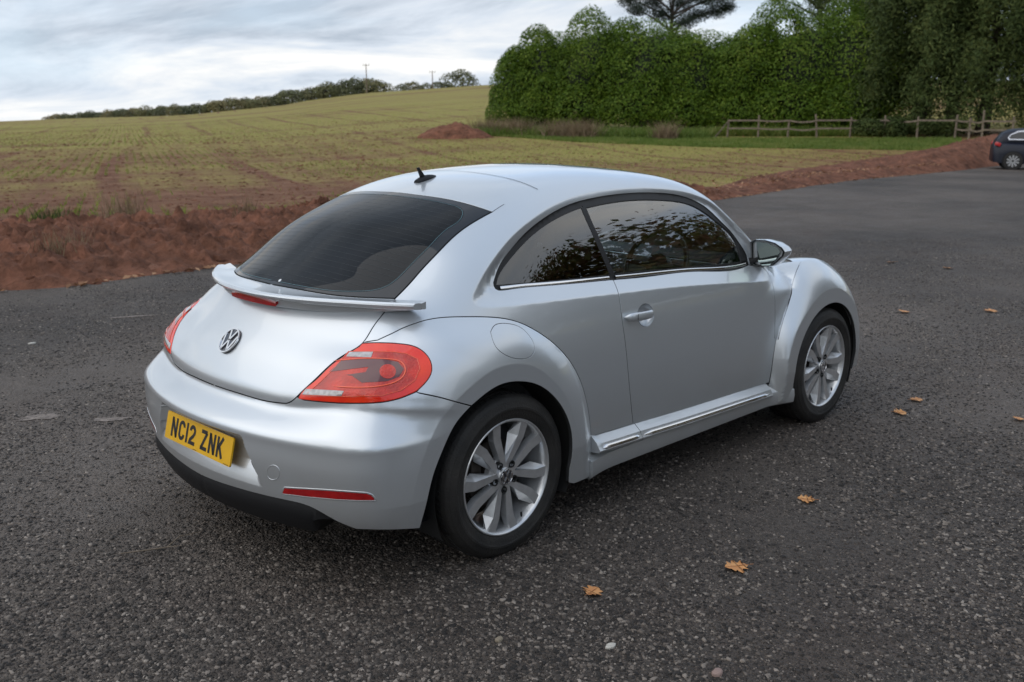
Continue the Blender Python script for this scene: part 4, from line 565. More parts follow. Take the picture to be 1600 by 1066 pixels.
 'glass_f_top':[(0.7722,-0.5891,1.3204),(0.7991,-0.5881,1.3226),(0.8263,-0.5871,1.3247),(0.8537,-0.5862,1.3267),(0.8813,-0.5852,1.3287),(0.9091,-0.5844,1.3305),(0.9371,-0.5837,1.3321),(0.9653,-0.5831,1.3334),(0.9937,-0.5826,1.3345),(1.0222,-0.5823,1.3353),(1.0508,-0.5821,1.3358),(1.0796,-0.5821,1.3360),(1.1085,-0.5822,1.3358),(1.1376,-0.5824,1.3354),(1.1667,-0.5828,1.3345),(1.1960,-0.5832,1.3334),(1.2242,-0.5848,1.3320),(1.2523,-0.5866,1.3304),(1.2806,-0.5884,1.3284),(1.3092,-0.5903,1.3262),(1.3380,-0.5922,1.3237),(1.3670,-0.5941,1.3211),(1.3962,-0.5961,1.3181),(1.4254,-0.5983,1.3147),(1.4544,-0.6006,1.3107),(1.4830,-0.6033,1.3059),(1.5109,-0.6064,1.3001),(1.5379,-0.6100,1.2931),(1.5638,-0.6141,1.2850),(1.5883,-0.6188,1.2757),(1.6114,-0.6239,1.2654),(1.6331,-0.6293,1.2541),(1.6538,-0.6351,1.2421),(1.6738,-0.6410,1.2296),(1.6935,-0.6470,1.2167),(1.7133,-0.6529,1.2037),(1.7332,-0.6588,1.1906),(1.7532,-0.6645,1.1772),(1.7728,-0.6701,1.1633),(1.7917,-0.6759,1.1489),(1.8094,-0.6819,1.1339),(1.8252,-0.6883,1.1181),(1.8377,-0.6952,1.1016),(1.8458,-0.7025,1.0842),(1.8495,-0.7101,1.0660),(1.8502,-0.7176,1.0473),(1.8493,-0.7248,1.0283),(1.8480,-0.7314,1.0092),(1.8456,-0.7381,0.9902),(1.8427,-0.7449,0.9714)],
 'glass_q':[(0.1159,-0.6878,1.0543),(0.1238,-0.6826,1.0683),(0.1335,-0.6776,1.0817),(0.1458,-0.6731,1.0943),(0.1601,-0.6692,1.1060),(0.1758,-0.6657,1.1173),(0.1922,-0.6624,1.1281),(0.2088,-0.6591,1.1387),(0.2256,-0.6560,1.1492),(0.2427,-0.6529,1.1594),(0.2602,-0.6498,1.1695),(0.2779,-0.6468,1.1795),(0.2961,-0.6438,1.1894),(0.3147,-0.6407,1.1991),(0.3338,-0.6377,1.2087),(0.3533,-0.6347,1.2180),(0.3735,-0.6316,1.2270),(0.3941,-0.6286,1.2358),(0.4154,-0.6255,1.2442),(0.4373,-0.6225,1.2522),(0.4597,-0.6193,1.2598),(0.4828,-0.6161,1.2672),(0.5065,-0.6129,1.2742),(0.5307,-0.6096,1.2809),(0.5554,-0.6064,1.2873),(0.5805,-0.6032,1.2934),(0.6061,-0.6000,1.2991),(0.6320,-0.5970,1.3045),(0.6581,-0.5942,1.3095),(0.6846,-0.5917,1.3141),(0.7112,-0.5893,1.3183),(0.7380,-0.5871,1.3223),(0.7652,-0.5849,1.3263)],
 'belt_up':[(0.1150,-0.6888,1.0520),(0.1338,-0.6914,1.0512),(0.1529,-0.6940,1.0503),(0.1722,-0.6964,1.0495),(0.1918,-0.6988,1.0486),(0.2115,-0.7011,1.0477),(0.2315,-0.7033,1.0468),(0.2517,-0.7054,1.0458),(0.2721,-0.7075,1.0449),(0.2927,-0.7094,1.0440),(0.3136,-0.7113,1.0430),(0.3347,-0.7131,1.0421),(0.3561,-0.7148,1.0412),(0.3777,-0.7164,1.0402),(0.3997,-0.7179,1.0393),(0.4219,-0.7192,1.0384),(0.4444,-0.7204,1.0374),(0.4673,-0.7215,1.0365),(0.4905,-0.7224,1.0356),(0.5141,-0.7232,1.0346),(0.5380,-0.7238,1.0337),(0.5622,-0.7244,1.0327),(0.5867,-0.7249,1.0317),(0.6115,-0.7252,1.0308),(0.6365,-0.7256,1.0298),(0.6617,-0.7259,1.0289),(0.6872,-0.7262,1.0280),(0.7129,-0.7266,1.0270),(0.7388,-0.7269,1.0261),(0.7649,-0.7272,1.0252),(0.7912,-0.7275,1.0243),(0.8178,-0.7278,1.0234),(0.8446,-0.7282,1.0225),(0.8716,-0.7285,1.0216),(0.8989,-0.7288,1.0207),(0.9263,-0.7291,1.0197),(0.9540,-0.7295,1.0187),(0.9820,-0.7299,1.0176),(1.0102,-0.7302,1.0164),(1.0386,-0.7307,1.0152),(1.0672,-0.7311,1.0139),(1.0961,-0.7316,1.0125),(1.1253,-0.7321,1.0111),(1.1546,-0.7326,1.0095),(1.1843,-0.7331,1.0079),(1.2142,-0.7336,1.0063),(1.2444,-0.7341,1.0046),(1.2748,-0.7347,1.0029),(1.3056,-0.7353,1.0012),(1.3365,-0.7359,0.9995),(1.3677,-0.7365,0.9978),(1.3992,-0.7371,0.9961),(1.4309,-0.7378,0.9945),(1.4630,-0.7384,0.9929),(1.4954,-0.7390,0.9913),(1.5281,-0.7395,0.9898),(1.5612,-0.7401,0.9883),(1.5946,-0.7406,0.9869),(1.6284,-0.7411,0.9856),(1.6625,-0.7416,0.9843),(1.6969,-0.7420,0.9831),(1.7318,-0.7424,0.9819),(1.7673,-0.7426,0.9808),(1.8034,-0.7426,0.9798),(1.8401,-0.7424,0.9787),(1.8775,-0.7421,0.9776)],
 'seam':[(0.5196,0.1709,1.4579),(0.5165,0.1437,1.4589),(0.5150,0.1185,1.4597),(0.5148,0.0950,1.4605),(0.5156,0.0729,1.4612),(0.5173,0.0519,1.4618),(0.5199,0.0319,1.4624),(0.5229,0.0127,1.4628),(0.5261,-0.0063,1.4632),(0.5292,-0.0254,1.4634),(0.5317,-0.0449,1.4635),(0.5334,-0.0651,1.4633),(0.5342,-0.0861,1.4629),(0.5339,-0.1081,1.4622),(0.5329,-0.1307,1.4613),(0.5314,-0.1535,1.4601),(0.5298,-0.1764,1.4587),(0.5281,-0.1992,1.4572),(0.5266,-0.2215,1.4556),(0.5254,-0.2435,1.4538),(0.5246,-0.2648,1.4520),(0.5241,-0.2857,1.4501),(0.5239,-0.3061,1.4481),(0.5240,-0.3260,1.4460),(0.5246,-0.3452,1.4435),(0.5254,-0.3639,1.4408),(0.5266,-0.3820,1.4378),(0.5281,-0.3997,1.4344),(0.5297,-0.4168,1.4306),(0.5318,-0.4333,1.4264),(0.5345,-0.4491,1.4219),(0.5378,-0.4640,1.4172),(0.5418,-0.4782,1.4122),(0.5466,-0.4914,1.4071),(0.5524,-0.5038,1.4018)],
 'seam2':[(0.2443,-0.5375,1.3272),(0.2628,-0.5352,1.3341),(0.2816,-0.5329,1.3407),(0.3007,-0.5309,1.3470),(0.3200,-0.5289,1.3530)],
 'flap':[(-0.0489,-0.8289,0.9109),(-0.0366,-0.8217,0.9179),(-0.0236,-0.8151,0.9239),(-0.0099,-0.8101,0.9281),(0.0044,-0.8074,0.9301),(0.0189,-0.8066,0.9303),(0.0336,-0.8070,0.9292),(0.0480,-0.8082,0.9270),(0.0619,-0.8097,0.9243),(0.0752,-0.8113,0.9211),(0.0877,-0.8132,0.9175),(0.0991,-0.8154,0.9133),(0.1095,-0.8181,0.9084),(0.1185,-0.8215,0.9029),(0.1262,-0.8255,0.8967),(0.1327,-0.8301,0.8898),(0.1381,-0.8351,0.8823),(0.1428,-0.8404,0.8743),(0.1468,-0.8457,0.8659),(0.1503,-0.8510,0.8571),(0.1527,-0.8563,0.8481),(0.1532,-0.8616,0.8390),(0.1513,-0.8669,0.8301),(0.1463,-0.8724,0.8214),(0.1378,-0.8777,0.8132),(0.1265,-0.8825,0.8060),(0.1133,-0.8863,0.8006),(0.0987,-0.8890,0.7976),(0.0832,-0.8908,0.7967),(0.0674,-0.8918,0.7975),(0.0520,-0.8922,0.7995),(0.0373,-0.8922,0.8024),(0.0235,-0.8918,0.8059),(0.0104,-0.8910,0.8101),(-0.0019,-0.8898,0.8150),(-0.0134,-0.8882,0.8204),(-0.0243,-0.8862,0.8263),(-0.0342,-0.8837,0.8326),(-0.0430,-0.8808,0.8394),(-0.0504,-0.8773,0.8465),(-0.0562,-0.8733,0.8539),(-0.0600,-0.8688,0.8617),(-0.0618,-0.8636,0.8696),(-0.0618,-0.8579,0.8778),(-0.0603,-0.8516,0.8860),(-0.0575,-0.8446,0.8943),(-0.0536,-0.8370,0.9026),(-0.0489,-0.8289,0.9109)],
 'tow':[(-0.7904,-0.4986,0.4558),(-0.7903,-0.4961,0.4477),(-0.7907,-0.4915,0.4395),(-0.7917,-0.4847,0.4319),(-0.7931,-0.4762,0.4254),(-0.7951,-0.4665,0.4208),(-0.7973,-0.4567,0.4188),(-0.7995,-0.4480,0.4197),(-0.8015,-0.4413,0.4231),(-0.8032,-0.4370,0.4286),(-0.8044,-0.4351,0.4355),(-0.8051,-0.4356,0.4433),(-0.8053,-0.4383,0.4516),(-0.8049,-0.4431,0.4597),(-0.8039,-0.4498,0.4673),(-0.8022,-0.4582,0.4737),(-0.8001,-0.4676,0.4781),(-0.7978,-0.4771,0.4799),(-0.7956,-0.4856,0.4789),(-0.7936,-0.4923,0.4755),(-0.7921,-0.4967,0.4701),(-0.7910,-0.4988,0.4634),(-0.7904,-0.4986,0.4558)],
 'reflector':[(-0.7812,-0.5096,0.3997),(-0.7780,-0.5218,0.4016),(-0.7748,-0.5339,0.4034),(-0.7715,-0.5459,0.4052),(-0.7682,-0.5577,0.4070),(-0.7648,-0.5694,0.4087),(-0.7614,-0.5810,0.4104),(-0.7580,-0.5924,0.4120),(-0.7545,-0.6038,0.4136),(-0.7510,-0.6150,0.4151),(-0.7475,-0.6261,0.4166),(-0.7439,-0.6371,0.4181),(-0.7403,-0.6480,0.4195),(-0.7366,-0.6588,0.4209),(-0.7329,-0.6695,0.4223),(-0.7292,-0.6801,0.4236),(-0.7254,-0.6905,0.4248),(-0.7215,-0.7005,0.4258),(-0.7175,-0.7103,0.4267),(-0.7135,-0.7200,0.4275),(-0.7093,-0.7294,0.4283),(-0.7050,-0.7387,0.4289),(-0.7006,-0.7477,0.4295),(-0.6960,-0.7565,0.4300),(-0.6913,-0.7650,0.4303),(-0.6864,-0.7733,0.4305),(-0.6814,-0.7813,0.4306),(-0.6762,-0.7890,0.4306),(-0.6707,-0.7965,0.4305),(-0.6651,-0.8037,0.4302),(-0.6593,-0.8106,0.4298),(-0.6533,-0.8172,0.4293),(-0.6470,-0.8235,0.4286),(-0.6404,-0.8293,0.4248),(-0.6336,-0.8349,0.4208),(-0.6266,-0.8397,0.4107),(-0.6219,-0.8423,0.3975),(-0.6291,-0.8369,0.3980),(-0.6360,-0.8311,0.3984),(-0.6427,-0.8250,0.3986),(-0.6491,-0.8185,0.3986),(-0.6553,-0.8117,0.3985),(-0.6613,-0.8045,0.3982),(-0.6670,-0.7971,0.3977),(-0.6730,-0.7886,0.3975),(-0.6788,-0.7798,0.3972),(-0.6843,-0.7707,0.3966),(-0.6897,-0.7612,0.3960),(-0.6948,-0.7515,0.3951),(-0.6998,-0.7414,0.3942),(-0.7046,-0.7310,0.3931),(-0.7088,-0.7214,0.3925),(-0.7130,-0.7115,0.3917),(-0.7170,-0.7015,0.3909),(-0.7209,-0.6913,0.3900),(-0.7248,-0.6809,0.3890),(-0.7286,-0.6703,0.3880),(-0.7323,-0.6597,0.3869),(-0.7360,-0.6489,0.3858),(-0.7396,-0.6380,0.3847),(-0.7432,-0.6270,0.3835),(-0.7468,-0.6159,0.3823),(-0.7503,-0.6047,0.3810),(-0.7541,-0.5927,0.3800),(-0.7578,-0.5805,0.3790),(-0.7615,-0.5683,0.3779),(-0.7651,-0.5558,0.3768),(-0.7687,-0.5433,0.3757),(-0.7722,-0.5306,0.3745),(-0.7757,-0.5177,0.3732),(-0.7791,-0.5047,0.3719),(-0.7825,-0.4915,0.3705),(-0.7832,-0.4967,0.3869)],
 'recess':[(-0.8274,0.3444,0.5464),(-0.8380,0.2822,0.5512),(-0.8457,0.2270,0.5543),(-0.8513,0.1767,0.5564),(-0.8552,0.1300,0.5579),(-0.8579,0.0858,0.5592),(-0.8594,0.0436,0.5605),(-0.8600,0.0027,0.5621),(-0.8598,-0.0371,0.5641),(-0.8587,-0.0762,0.5667),(-0.8569,-0.1136,0.5691),(-0.8545,-0.1485,0.5705),(-0.8516,-0.1801,0.5700),(-0.8486,-0.2079,0.5669),(-0.8455,-0.2307,0.5601),(-0.8428,-0.2487,0.5493),(-0.8407,-0.2634,0.5354),(-0.8390,-0.2768,0.5203),(-0.8372,-0.2900,0.5054),(-0.8350,-0.3029,0.4909),(-0.8323,-0.3150,0.4763),(-0.8293,-0.3259,0.4611),(-0.8261,-0.3356,0.4451),(-0.8227,-0.3437,0.4278),(-0.8198,-0.3474,0.4087),(-0.8198,-0.3331,0.3864),(-0.8220,-0.3042,0.3652),(-0.8248,-0.2721,0.3511),(-0.8280,-0.2413,0.3453),(-0.8317,-0.2118,0.3455),(-0.8355,-0.1828,0.3496),(-0.8391,-0.1534,0.3548),(-0.8420,-0.1224,0.3587),(-0.8440,-0.0894,0.3598),(-0.8452,-0.0544,0.3588),(-0.8456,-0.0175,0.3566),(-0.8452,0.0210,0.3543),(-0.8440,0.0612,0.3525),(-0.8419,0.1036,0.3509),(-0.8384,0.1489,0.3488),(-0.8332,0.1984,0.3458)],
 'lamp_ring':[(-0.5856,-0.5692,0.8443),(-0.5796,-0.5810,0.8465),(-0.5735,-0.5924,0.8487),(-0.5671,-0.6035,0.8507),(-0.5606,-0.6143,0.8526),(-0.5539,-0.6248,0.8542),(-0.5470,-0.6349,0.8557),(-0.5400,-0.6448,0.8570),(-0.5329,-0.6544,0.8581),(-0.5256,-0.6637,0.8589),(-0.5182,-0.6728,0.8596),(-0.5106,-0.6817,0.8599),(-0.5028,-0.6904,0.8601),(-0.4949,-0.6989,0.8600),(-0.4867,-0.7072,0.8597),(-0.4783,-0.7153,0.8591),(-0.4696,-0.7232,0.8583),(-0.4607,-0.7311,0.8572),(-0.4520,-0.7393,0.8561),(-0.4440,-0.7481,0.8543),(-0.4375,-0.7577,0.8514),(-0.4331,-0.7680,0.8465),(-0.4315,-0.7785,0.8392),(-0.4332,-0.7875,0.8300),(-0.4386,-0.7937,0.8200),(-0.4467,-0.7969,0.8104),(-0.4561,-0.7973,0.8024),(-0.4661,-0.7955,0.7962),(-0.4765,-0.7922,0.7914),(-0.4868,-0.7882,0.7875),(-0.4970,-0.7836,0.7846),(-0.5073,-0.7788,0.7823),(-0.5177,-0.7739,0.7807),(-0.5279,-0.7688,0.7795),(-0.5378,-0.7632,0.7785),(-0.5473,-0.7570,0.7776),(-0.5564,-0.7502,0.7769),(-0.5651,-0.7428,0.7764),(-0.5733,-0.7348,0.7759),(-0.5811,-0.7262,0.7754),(-0.5885,-0.7171,0.7751),(-0.5954,-0.7075,0.7747),(-0.6021,-0.6973,0.7744),(-0.6083,-0.6866,0.7740),(-0.6142,-0.6754,0.7737),(-0.6198,-0.6637,0.7732),(-0.6251,-0.6516,0.7727),(-0.6301,-0.6390,0.7721),(-0.6348,-0.6259,0.7715)],
 'lamp_dark':[(-0.5679,-0.5997,0.8511),(-0.5612,-0.6126,0.8526),(-0.5543,-0.6250,0.8539),(-0.5470,-0.6369,0.8552),(-0.5394,-0.6484,0.8562),(-0.5315,-0.6593,0.8572),(-0.5232,-0.6698,0.8580),(-0.5160,-0.6790,0.8582),(-0.5085,-0.6879,0.8583),(-0.5007,-0.6965,0.8583),(-0.4927,-0.7046,0.8582),(-0.4844,-0.7124,0.8580),(-0.4757,-0.7198,0.8577),(-0.4674,-0.7293,0.8554),(-0.4589,-0.7386,0.8532),(-0.4506,-0.7481,0.8510),(-0.4423,-0.7577,0.8488),(-0.4413,-0.7723,0.8382),(-0.4395,-0.7859,0.8273),(-0.4520,-0.7882,0.8159),(-0.4640,-0.7900,0.8044),(-0.4742,-0.7854,0.8014),(-0.4844,-0.7808,0.7984),(-0.4946,-0.7764,0.7954),(-0.5050,-0.7722,0.7925),(-0.5157,-0.7656,0.7925),(-0.5263,-0.7589,0.7925),(-0.5365,-0.7517,0.7923),(-0.5464,-0.7440,0.7919),(-0.5558,-0.7358,0.7914),(-0.5648,-0.7271,0.7907),(-0.5735,-0.7179,0.7898),(-0.5774,-0.7047,0.7962),(-0.5807,-0.6909,0.8025),(-0.5836,-0.6763,0.8086),(-0.5890,-0.6648,0.8092),(-0.5942,-0.6528,0.8098),(-0.5872,-0.6630,0.8121),(-0.5799,-0.6728,0.8143),(-0.5723,-0.6822,0.8163),(-0.5644,-0.6912,0.8182),(-0.5562,-0.6997,0.8200),(-0.5478,-0.7078,0.8216),(-0.5320,-0.7028,0.8366),(-0.5405,-0.6949,0.8352),(-0.5487,-0.6867,0.8337),(-0.5566,-0.6781,0.8320),(-0.5643,-0.6690,0.8303),(-0.5717,-0.6596,0.8284),(-0.5787,-0.6498,0.8264),(-0.5856,-0.6396,0.8242),(-0.5921,-0.6289,0.8220),(-0.5984,-0.6179,0.8196),(-0.6045,-0.6064,0.8171),(-0.6103,-0.5946,0.8145),(-0.6159,-0.5824,0.8117),(-0.6072,-0.5871,0.8200),(-0.5981,-0.5912,0.8280),(-0.5885,-0.5948,0.8359),(-0.5785,-0.5976,0.8436)],
 'lamp_mid':[(-0.5349,-0.5907,0.8748),(-0.5287,-0.6026,0.8757),(-0.5223,-0.6140,0.8764),(-0.5156,-0.6251,0.8771),(-0.5087,-0.6359,0.8777),(-0.5015,-0.6462,0.8782),(-0.4940,-0.6562,0.8786),(-0.4863,-0.6658,0.8788),(-0.4783,-0.6750,0.8790),(-0.4701,-0.6838,0.8790),(-0.4608,-0.6934,0.8787),(-0.4512,-0.7024,0.8783),(-0.4413,-0.7111,0.8777),(-0.4315,-0.7198,0.8772),(-0.4239,-0.7286,0.8758),(-0.4163,-0.7374,0.8745),(-0.4086,-0.7461,0.8732),(-0.4007,-0.7545,0.8717),(-0.3944,-0.7671,0.8664),(-0.3877,-0.7792,0.8610),(-0.3807,-0.7909,0.8554),(-0.3849,-0.8003,0.8459),(-0.3884,-0.8089,0.8362),(-0.3913,-0.8167,0.8263),(-0.4000,-0.8196,0.8175),(-0.4083,-0.8221,0.8086),(-0.4162,-0.8242,0.7996),(-0.4240,-0.8261,0.7905),(-0.4346,-0.8239,0.7849),(-0.4452,-0.8216,0.7792),(-0.4558,-0.8193,0.7736),(-0.4664,-0.8171,0.7679),(-0.4769,-0.8148,0.7623),(-0.4869,-0.8099,0.7603),(-0.4969,-0.8049,0.7582),(-0.5068,-0.7999,0.7561),(-0.5168,-0.7950,0.7540),(-0.5269,-0.7902,0.7520),(-0.5368,-0.7852,0.7499),(-0.5464,-0.7788,0.7503),(-0.5557,-0.7719,0.7505),(-0.5645,-0.7646,0.7506),(-0.5730,-0.7567,0.7504),(-0.5812,-0.7484,0.7501),(-0.5890,-0.7396,0.7497),(-0.5965,-0.7303,0.7490),(-0.6036,-0.7206,0.7483),(-0.6105,-0.7104,0.7473),(-0.6171,-0.6998,0.7462),(-0.6234,-0.6888,0.7450),(-0.6294,-0.6771,0.7442),(-0.6352,-0.6650,0.7433),(-0.6407,-0.6525,0.7422),(-0.6460,-0.6396,0.7411),(-0.6510,-0.6262,0.7397),(-0.6558,-0.6125,0.7383),(-0.6605,-0.5985,0.7368),(-0.6650,-0.5841,0.7351),(-0.6693,-0.5694,0.7334),(-0.6736,-0.5545,0.7316),(-0.6778,-0.5394,0.7298),(-0.6820,-0.5241,0.7279),(-0.6761,-0.5341,0.7378),(-0.6697,-0.5431,0.7473),(-0.6626,-0.5512,0.7565),(-0.6553,-0.5588,0.7655),(-0.6478,-0.5661,0.7745),(-0.6409,-0.5714,0.7828),(-0.6338,-0.5763,0.7911),(-0.6266,-0.5809,0.7992),(-0.6190,-0.5852,0.8073),(-0.6111,-0.5890,0.8152),(-0.6029,-0.5923,0.8229),(-0.5945,-0.5937,0.8308),(-0.5856,-0.5946,0.8385),(-0.5763,-0.5949,0.8460),(-0.5664,-0.5945,0.8533),(-0.5561,-0.5935,0.8605),(-0.5456,-0.5922,0.8676)],
 'lamp_white_top':[(-0.5346,-0.5972,0.8734),(-0.5283,-0.6087,0.8743),(-0.5217,-0.6198,0.8751),(-0.5150,-0.6305,0.8758),(-0.5079,-0.6409,0.8765),(-0.5006,-0.6509,0.8770),(-0.4931,-0.6605,0.8774),(-0.4853,-0.6698,0.8777),(-0.5040,-0.6818,0.8633),(-0.5118,-0.6717,0.8634),(-0.5193,-0.6611,0.8633),(-0.5265,-0.6500,0.8631),(-0.5335,-0.6385,0.8629),(-0.5401,-0.6265,0.8624),(-0.5464,-0.6140,0.8619),(-0.5524,-0.6012,0.8612)],
 'lamp_white_low':[(-0.6743,-0.5175,0.7480),(-0.6702,-0.5335,0.7496),(-0.6662,-0.5493,0.7512),(-0.6621,-0.5650,0.7528),(-0.6579,-0.5803,0.7542),(-0.6535,-0.5954,0.7556),(-0.6490,-0.6101,0.7569),(-0.6442,-0.6243,0.7580),(-0.6392,-0.6382,0.7590),(-0.6339,-0.6515,0.7599),(-0.6283,-0.6645,0.7606),(-0.6225,-0.6769,0.7612),(-0.6313,-0.6728,0.7449),(-0.6367,-0.6610,0.7441),(-0.6419,-0.6488,0.7432),(-0.6469,-0.6363,0.7422),(-0.6516,-0.6234,0.7411),(-0.6562,-0.6102,0.7399),(-0.6606,-0.5966,0.7386),(-0.6648,-0.5827,0.7372),(-0.6689,-0.5685,0.7357),(-0.6729,-0.5541,0.7342),(-0.6769,-0.5396,0.7326),(-0.6808,-0.5248,0.7309),(-0.6847,-0.5100,0.7293)],
 'lamp_bulb':[(-0.4651,-0.7740,0.8205),(-0.4688,-0.7767,0.8150),(-0.4737,-0.7780,0.8099),(-0.4796,-0.7777,0.8056),(-0.4862,-0.7760,0.8025),(-0.4929,-0.7731,0.8006),(-0.4995,-0.7692,0.8003),(-0.5055,-0.7646,0.8015),(-0.5103,-0.7595,0.8040),(-0.5136,-0.7541,0.8077),(-0.5151,-0.7487,0.8124),(-0.5147,-0.7437,0.8176),(-0.5125,-0.7394,0.8231),(-0.5085,-0.7362,0.8285),(-0.5031,-0.7343,0.8334),(-0.4967,-0.7339,0.8375),(-0.4897,-0.7350,0.8405),(-0.4827,-0.7375,0.8422),(-0.4760,-0.7414,0.8426),(-0.4703,-0.7465,0.8416),(-0.4660,-0.7524,0.8392),(-0.4633,-0.7586,0.8357),(-0.4622,-0.7646,0.8312),(-0.4629,-0.7698,0.8260)],
 'bowl':[(0.9743,-0.8307,0.8328),(0.9720,-0.8319,0.8232),(0.9676,-0.8329,0.8142),(0.9613,-0.8337,0.8062),(0.9533,-0.8344,0.7996),(0.9438,-0.8348,0.7946),(0.9332,-0.8351,0.7914),(0.9220,-0.8352,0.7902),(0.9104,-0.8351,0.7909),(0.8990,-0.8349,0.7936),(0.8883,-0.8345,0.7981),(0.8786,-0.8339,0.8042),(0.8703,-0.8332,0.8117),(0.8639,-0.8322,0.8203),(0.8596,-0.8311,0.8296),(0.8575,-0.8299,0.8393),(0.8578,-0.8285,0.8490),(0.8604,-0.8271,0.8584),(0.8652,-0.8256,0.8671),(0.8721,-0.8243,0.8748),(0.8807,-0.8231,0.8812),(0.8906,-0.8221,0.8861),(0.9015,-0.8215,0.8893),(0.9129,-0.8212,0.8907),(0.9243,-0.8213,0.8902),(0.9354,-0.8218,0.8878),(0.9457,-0.8226,0.8836),(0.9548,-0.8237,0.8777),(0.9625,-0.8251,0.8704),(0.9684,-0.8265,0.8619),(0.9725,-0.8280,0.8526),(0.9744,-0.8294,0.8428)],
 'handle':[(0.7640,-0.8581,0.8521),(0.9580,-0.8587,0.8477)],
 'mirror':[(1.9300,-0.7309,1.0778),(1.9300,-0.7560,1.0909),(1.9300,-0.8165,1.0941),(1.9300,-0.8762,1.0841),(1.9300,-0.9202,1.0629),(1.9300,-0.9369,1.0434),(1.9300,-0.9291,1.0198),(1.9300,-0.8935,0.9835),(1.9300,-0.8708,0.9637),(1.9300,-0.8090,0.9519),(1.9300,-0.7639,0.9531),(1.9300,-0.7413,0.9620)],
 'mirror_glass':[(1.9300,-0.7664,1.0807),(1.9300,-0.8324,1.0778),(1.9300,-0.8961,1.0582),(1.9300,-0.9096,1.0400),(1.9300,-0.8873,0.9994),(1.9300,-0.8522,0.9649),(1.9300,-0.8084,0.9606),(1.9300,-0.7848,0.9780)],
 'mirror_base':[(1.9300,-0.7083,1.0028),(1.9300,-0.7426,1.0060),(1.9300,-0.7533,0.9531),(1.9300,-0.7228,0.9501)],
}
# ------------------------------------------------------------------ panels cut from the body surface
def grad(Fn, P, e=6e-4):
    g = np.zeros_like(P)
    for k in range(3):
        d = np.zeros(3); d[k] = e; g[:, k] = (Fn(*(P+d).T) - Fn(*(P-d).T))
    return g/np.maximum(np.linalg.norm(g, axis=1), 1e-9)[:, None]
GAPM = mat('panel_gap_shadow', (.02, .021, .022), .7)
class DirProj:
    def __init__(s, n):
        s.n = np.array(n, float); s.n /= np.linalg.norm(s.n)
        a = np.array([0,0,1.]) if abs(s.n[2]) < .8 else np.array([1.,0,0])
        s.u = np.cross(a, s.n); s.u /= np.linalg.norm(s.u); s.v = np.cross(s.n, s.u)
    def uv(s, P): P = np.asarray(P, float); return np.c_[P@s.u, P@s.v]
    def rays(s, uv, L): return uv[:, :1]*s.u + uv[:, 1:]*s.v + L*s.n, np.broadcast_to(-s.n, (len(uv), 3))
    def start(s, P): d = np.asarray(P)@s.n; return d.max()+.30, d.min()-.35
class CylProj:
    def __init__(s, x0, R=.75, front=False): s.x0, s.R, s.sg = x0, R, (1 if front else -1)
    def uv(s, P): P = np.asarray(P, float); return np.c_[np.arctan2(P[:, 1], s.sg*(P[:, 0]-s.x0))*s.R*s.sg*-1, P[:, 2]]
    def rays(s, uv, L):
        a = uv[:, 0]/s.R*s.sg*-1; d = np.c_[s.sg*np.cos(a), np.sin(a), 0*a]
        return np.c_[s.x0+d[:, 0]*L, d[:, 1]*L, uv[:, 1]], -d
    def start(s, P): r = np.hypot(P[:, 0]-s.x0, P[:, 1]); return r.max()+.3, max(.1, r.min()-.35)
def surf(proj, uv, rng_, Fn, off=0.):
    hi, lo = rng_; O, D = proj.rays(uv, hi); n = 70; ts = np.linspace(0, hi-lo, n); P0 = O; done = np.zeros(len(uv), bool); a = np.zeros(len(uv)); b = np.full(len(uv), hi-lo)
    for i in range(1, n):
        P = O + D*ts[i]; f = Fn(P[:, 0], P[:, 1], P[:, 2]) - off; h = (f < 0) & ~done; a[h] = ts[i-1]; b[h] = ts[i]; done |= h
        if done.all(): break
    for _ in range(22):
        c = (a+b)/2; P = O + D*c[:, None]; f = Fn(P[:, 0], P[:, 1], P[:, 2]) - off; w = f > 0; a = np.where(w, c, a); b = np.where(w, b, c)
    return O + D*((a+b)/2)[:, None], done
def resample(P, h):
    P = np.asarray(P, float); out_ = []
    n = len(P)
    for i in range(n):
        a = P[i]; b = P[(i+1) % n]; L = np.linalg.norm(b-a); k = max(1, int(round(L/h)))
        for j in range(k): out_.append(a+(b-a)*j/k)
    o = [out_[0]]
    for p in out_[1:]:
        if np.linalg.norm(p-o[-1]) > h*.35: o.append(p)
    if np.linalg.norm(o[-1]-o[0]) < h*.35: o.pop()
    return np.array(o)
def inset(uv, g):
    a = uv - np.roll(uv, 1, 0); b = np.roll(uv, -1, 0) - uv
    na = np.c_[-a[:, 1], a[:, 0]]; nb = np.c_[-b[:, 1], b[:, 0]]
    na /= np.maximum(np.linalg.norm(na, axis=1), 1e-9)[:, None]; nb /= np.maximum(np.linalg.norm(nb, axis=1), 1e-9)[:, None]
    n = na+nb; n /= np.maximum(np.linalg.norm(n, axis=1), 1e-6)[:, None]; c = np.maximum((n*na).sum(1), .45)
    return uv + n*(g/c)[:, None]
def inside(pt, poly):
    x, y = pt[:, 0], pt[:, 1]; r = np.zeros(len(pt), bool); j = len(poly)-1
    for i in range(len(poly)):
        xi, yi = poly[i]; xj, yj = poly[j]
        if yi != yj:
            c = ((yi > y) != (yj > y)) & (x < (xj-xi)*(y-yi)/(yj-yi)+xi); r ^= c
        j = i
    return r
def segdist(pt, poly):
    d = np.full(len(pt), 9.)
    for i in range(len(poly)):
        a = poly[i]; b = poly[(i+1) % len(poly)]; ab = b-a; l2 = max((ab*ab).sum(), 1e-12)
        m = (np.abs(pt[:, 0]-a[0]) < .1) & (np.abs(pt[:, 1]-a[1]) < .1)
        if not m.any(): continue
        q = pt[m]; t = np.clip(((q-a)@ab)/l2, 0, 1); d[m] = np.minimum(d[m], np.linalg.norm(q-(a+t[:, None]*ab), axis=1))
    return d
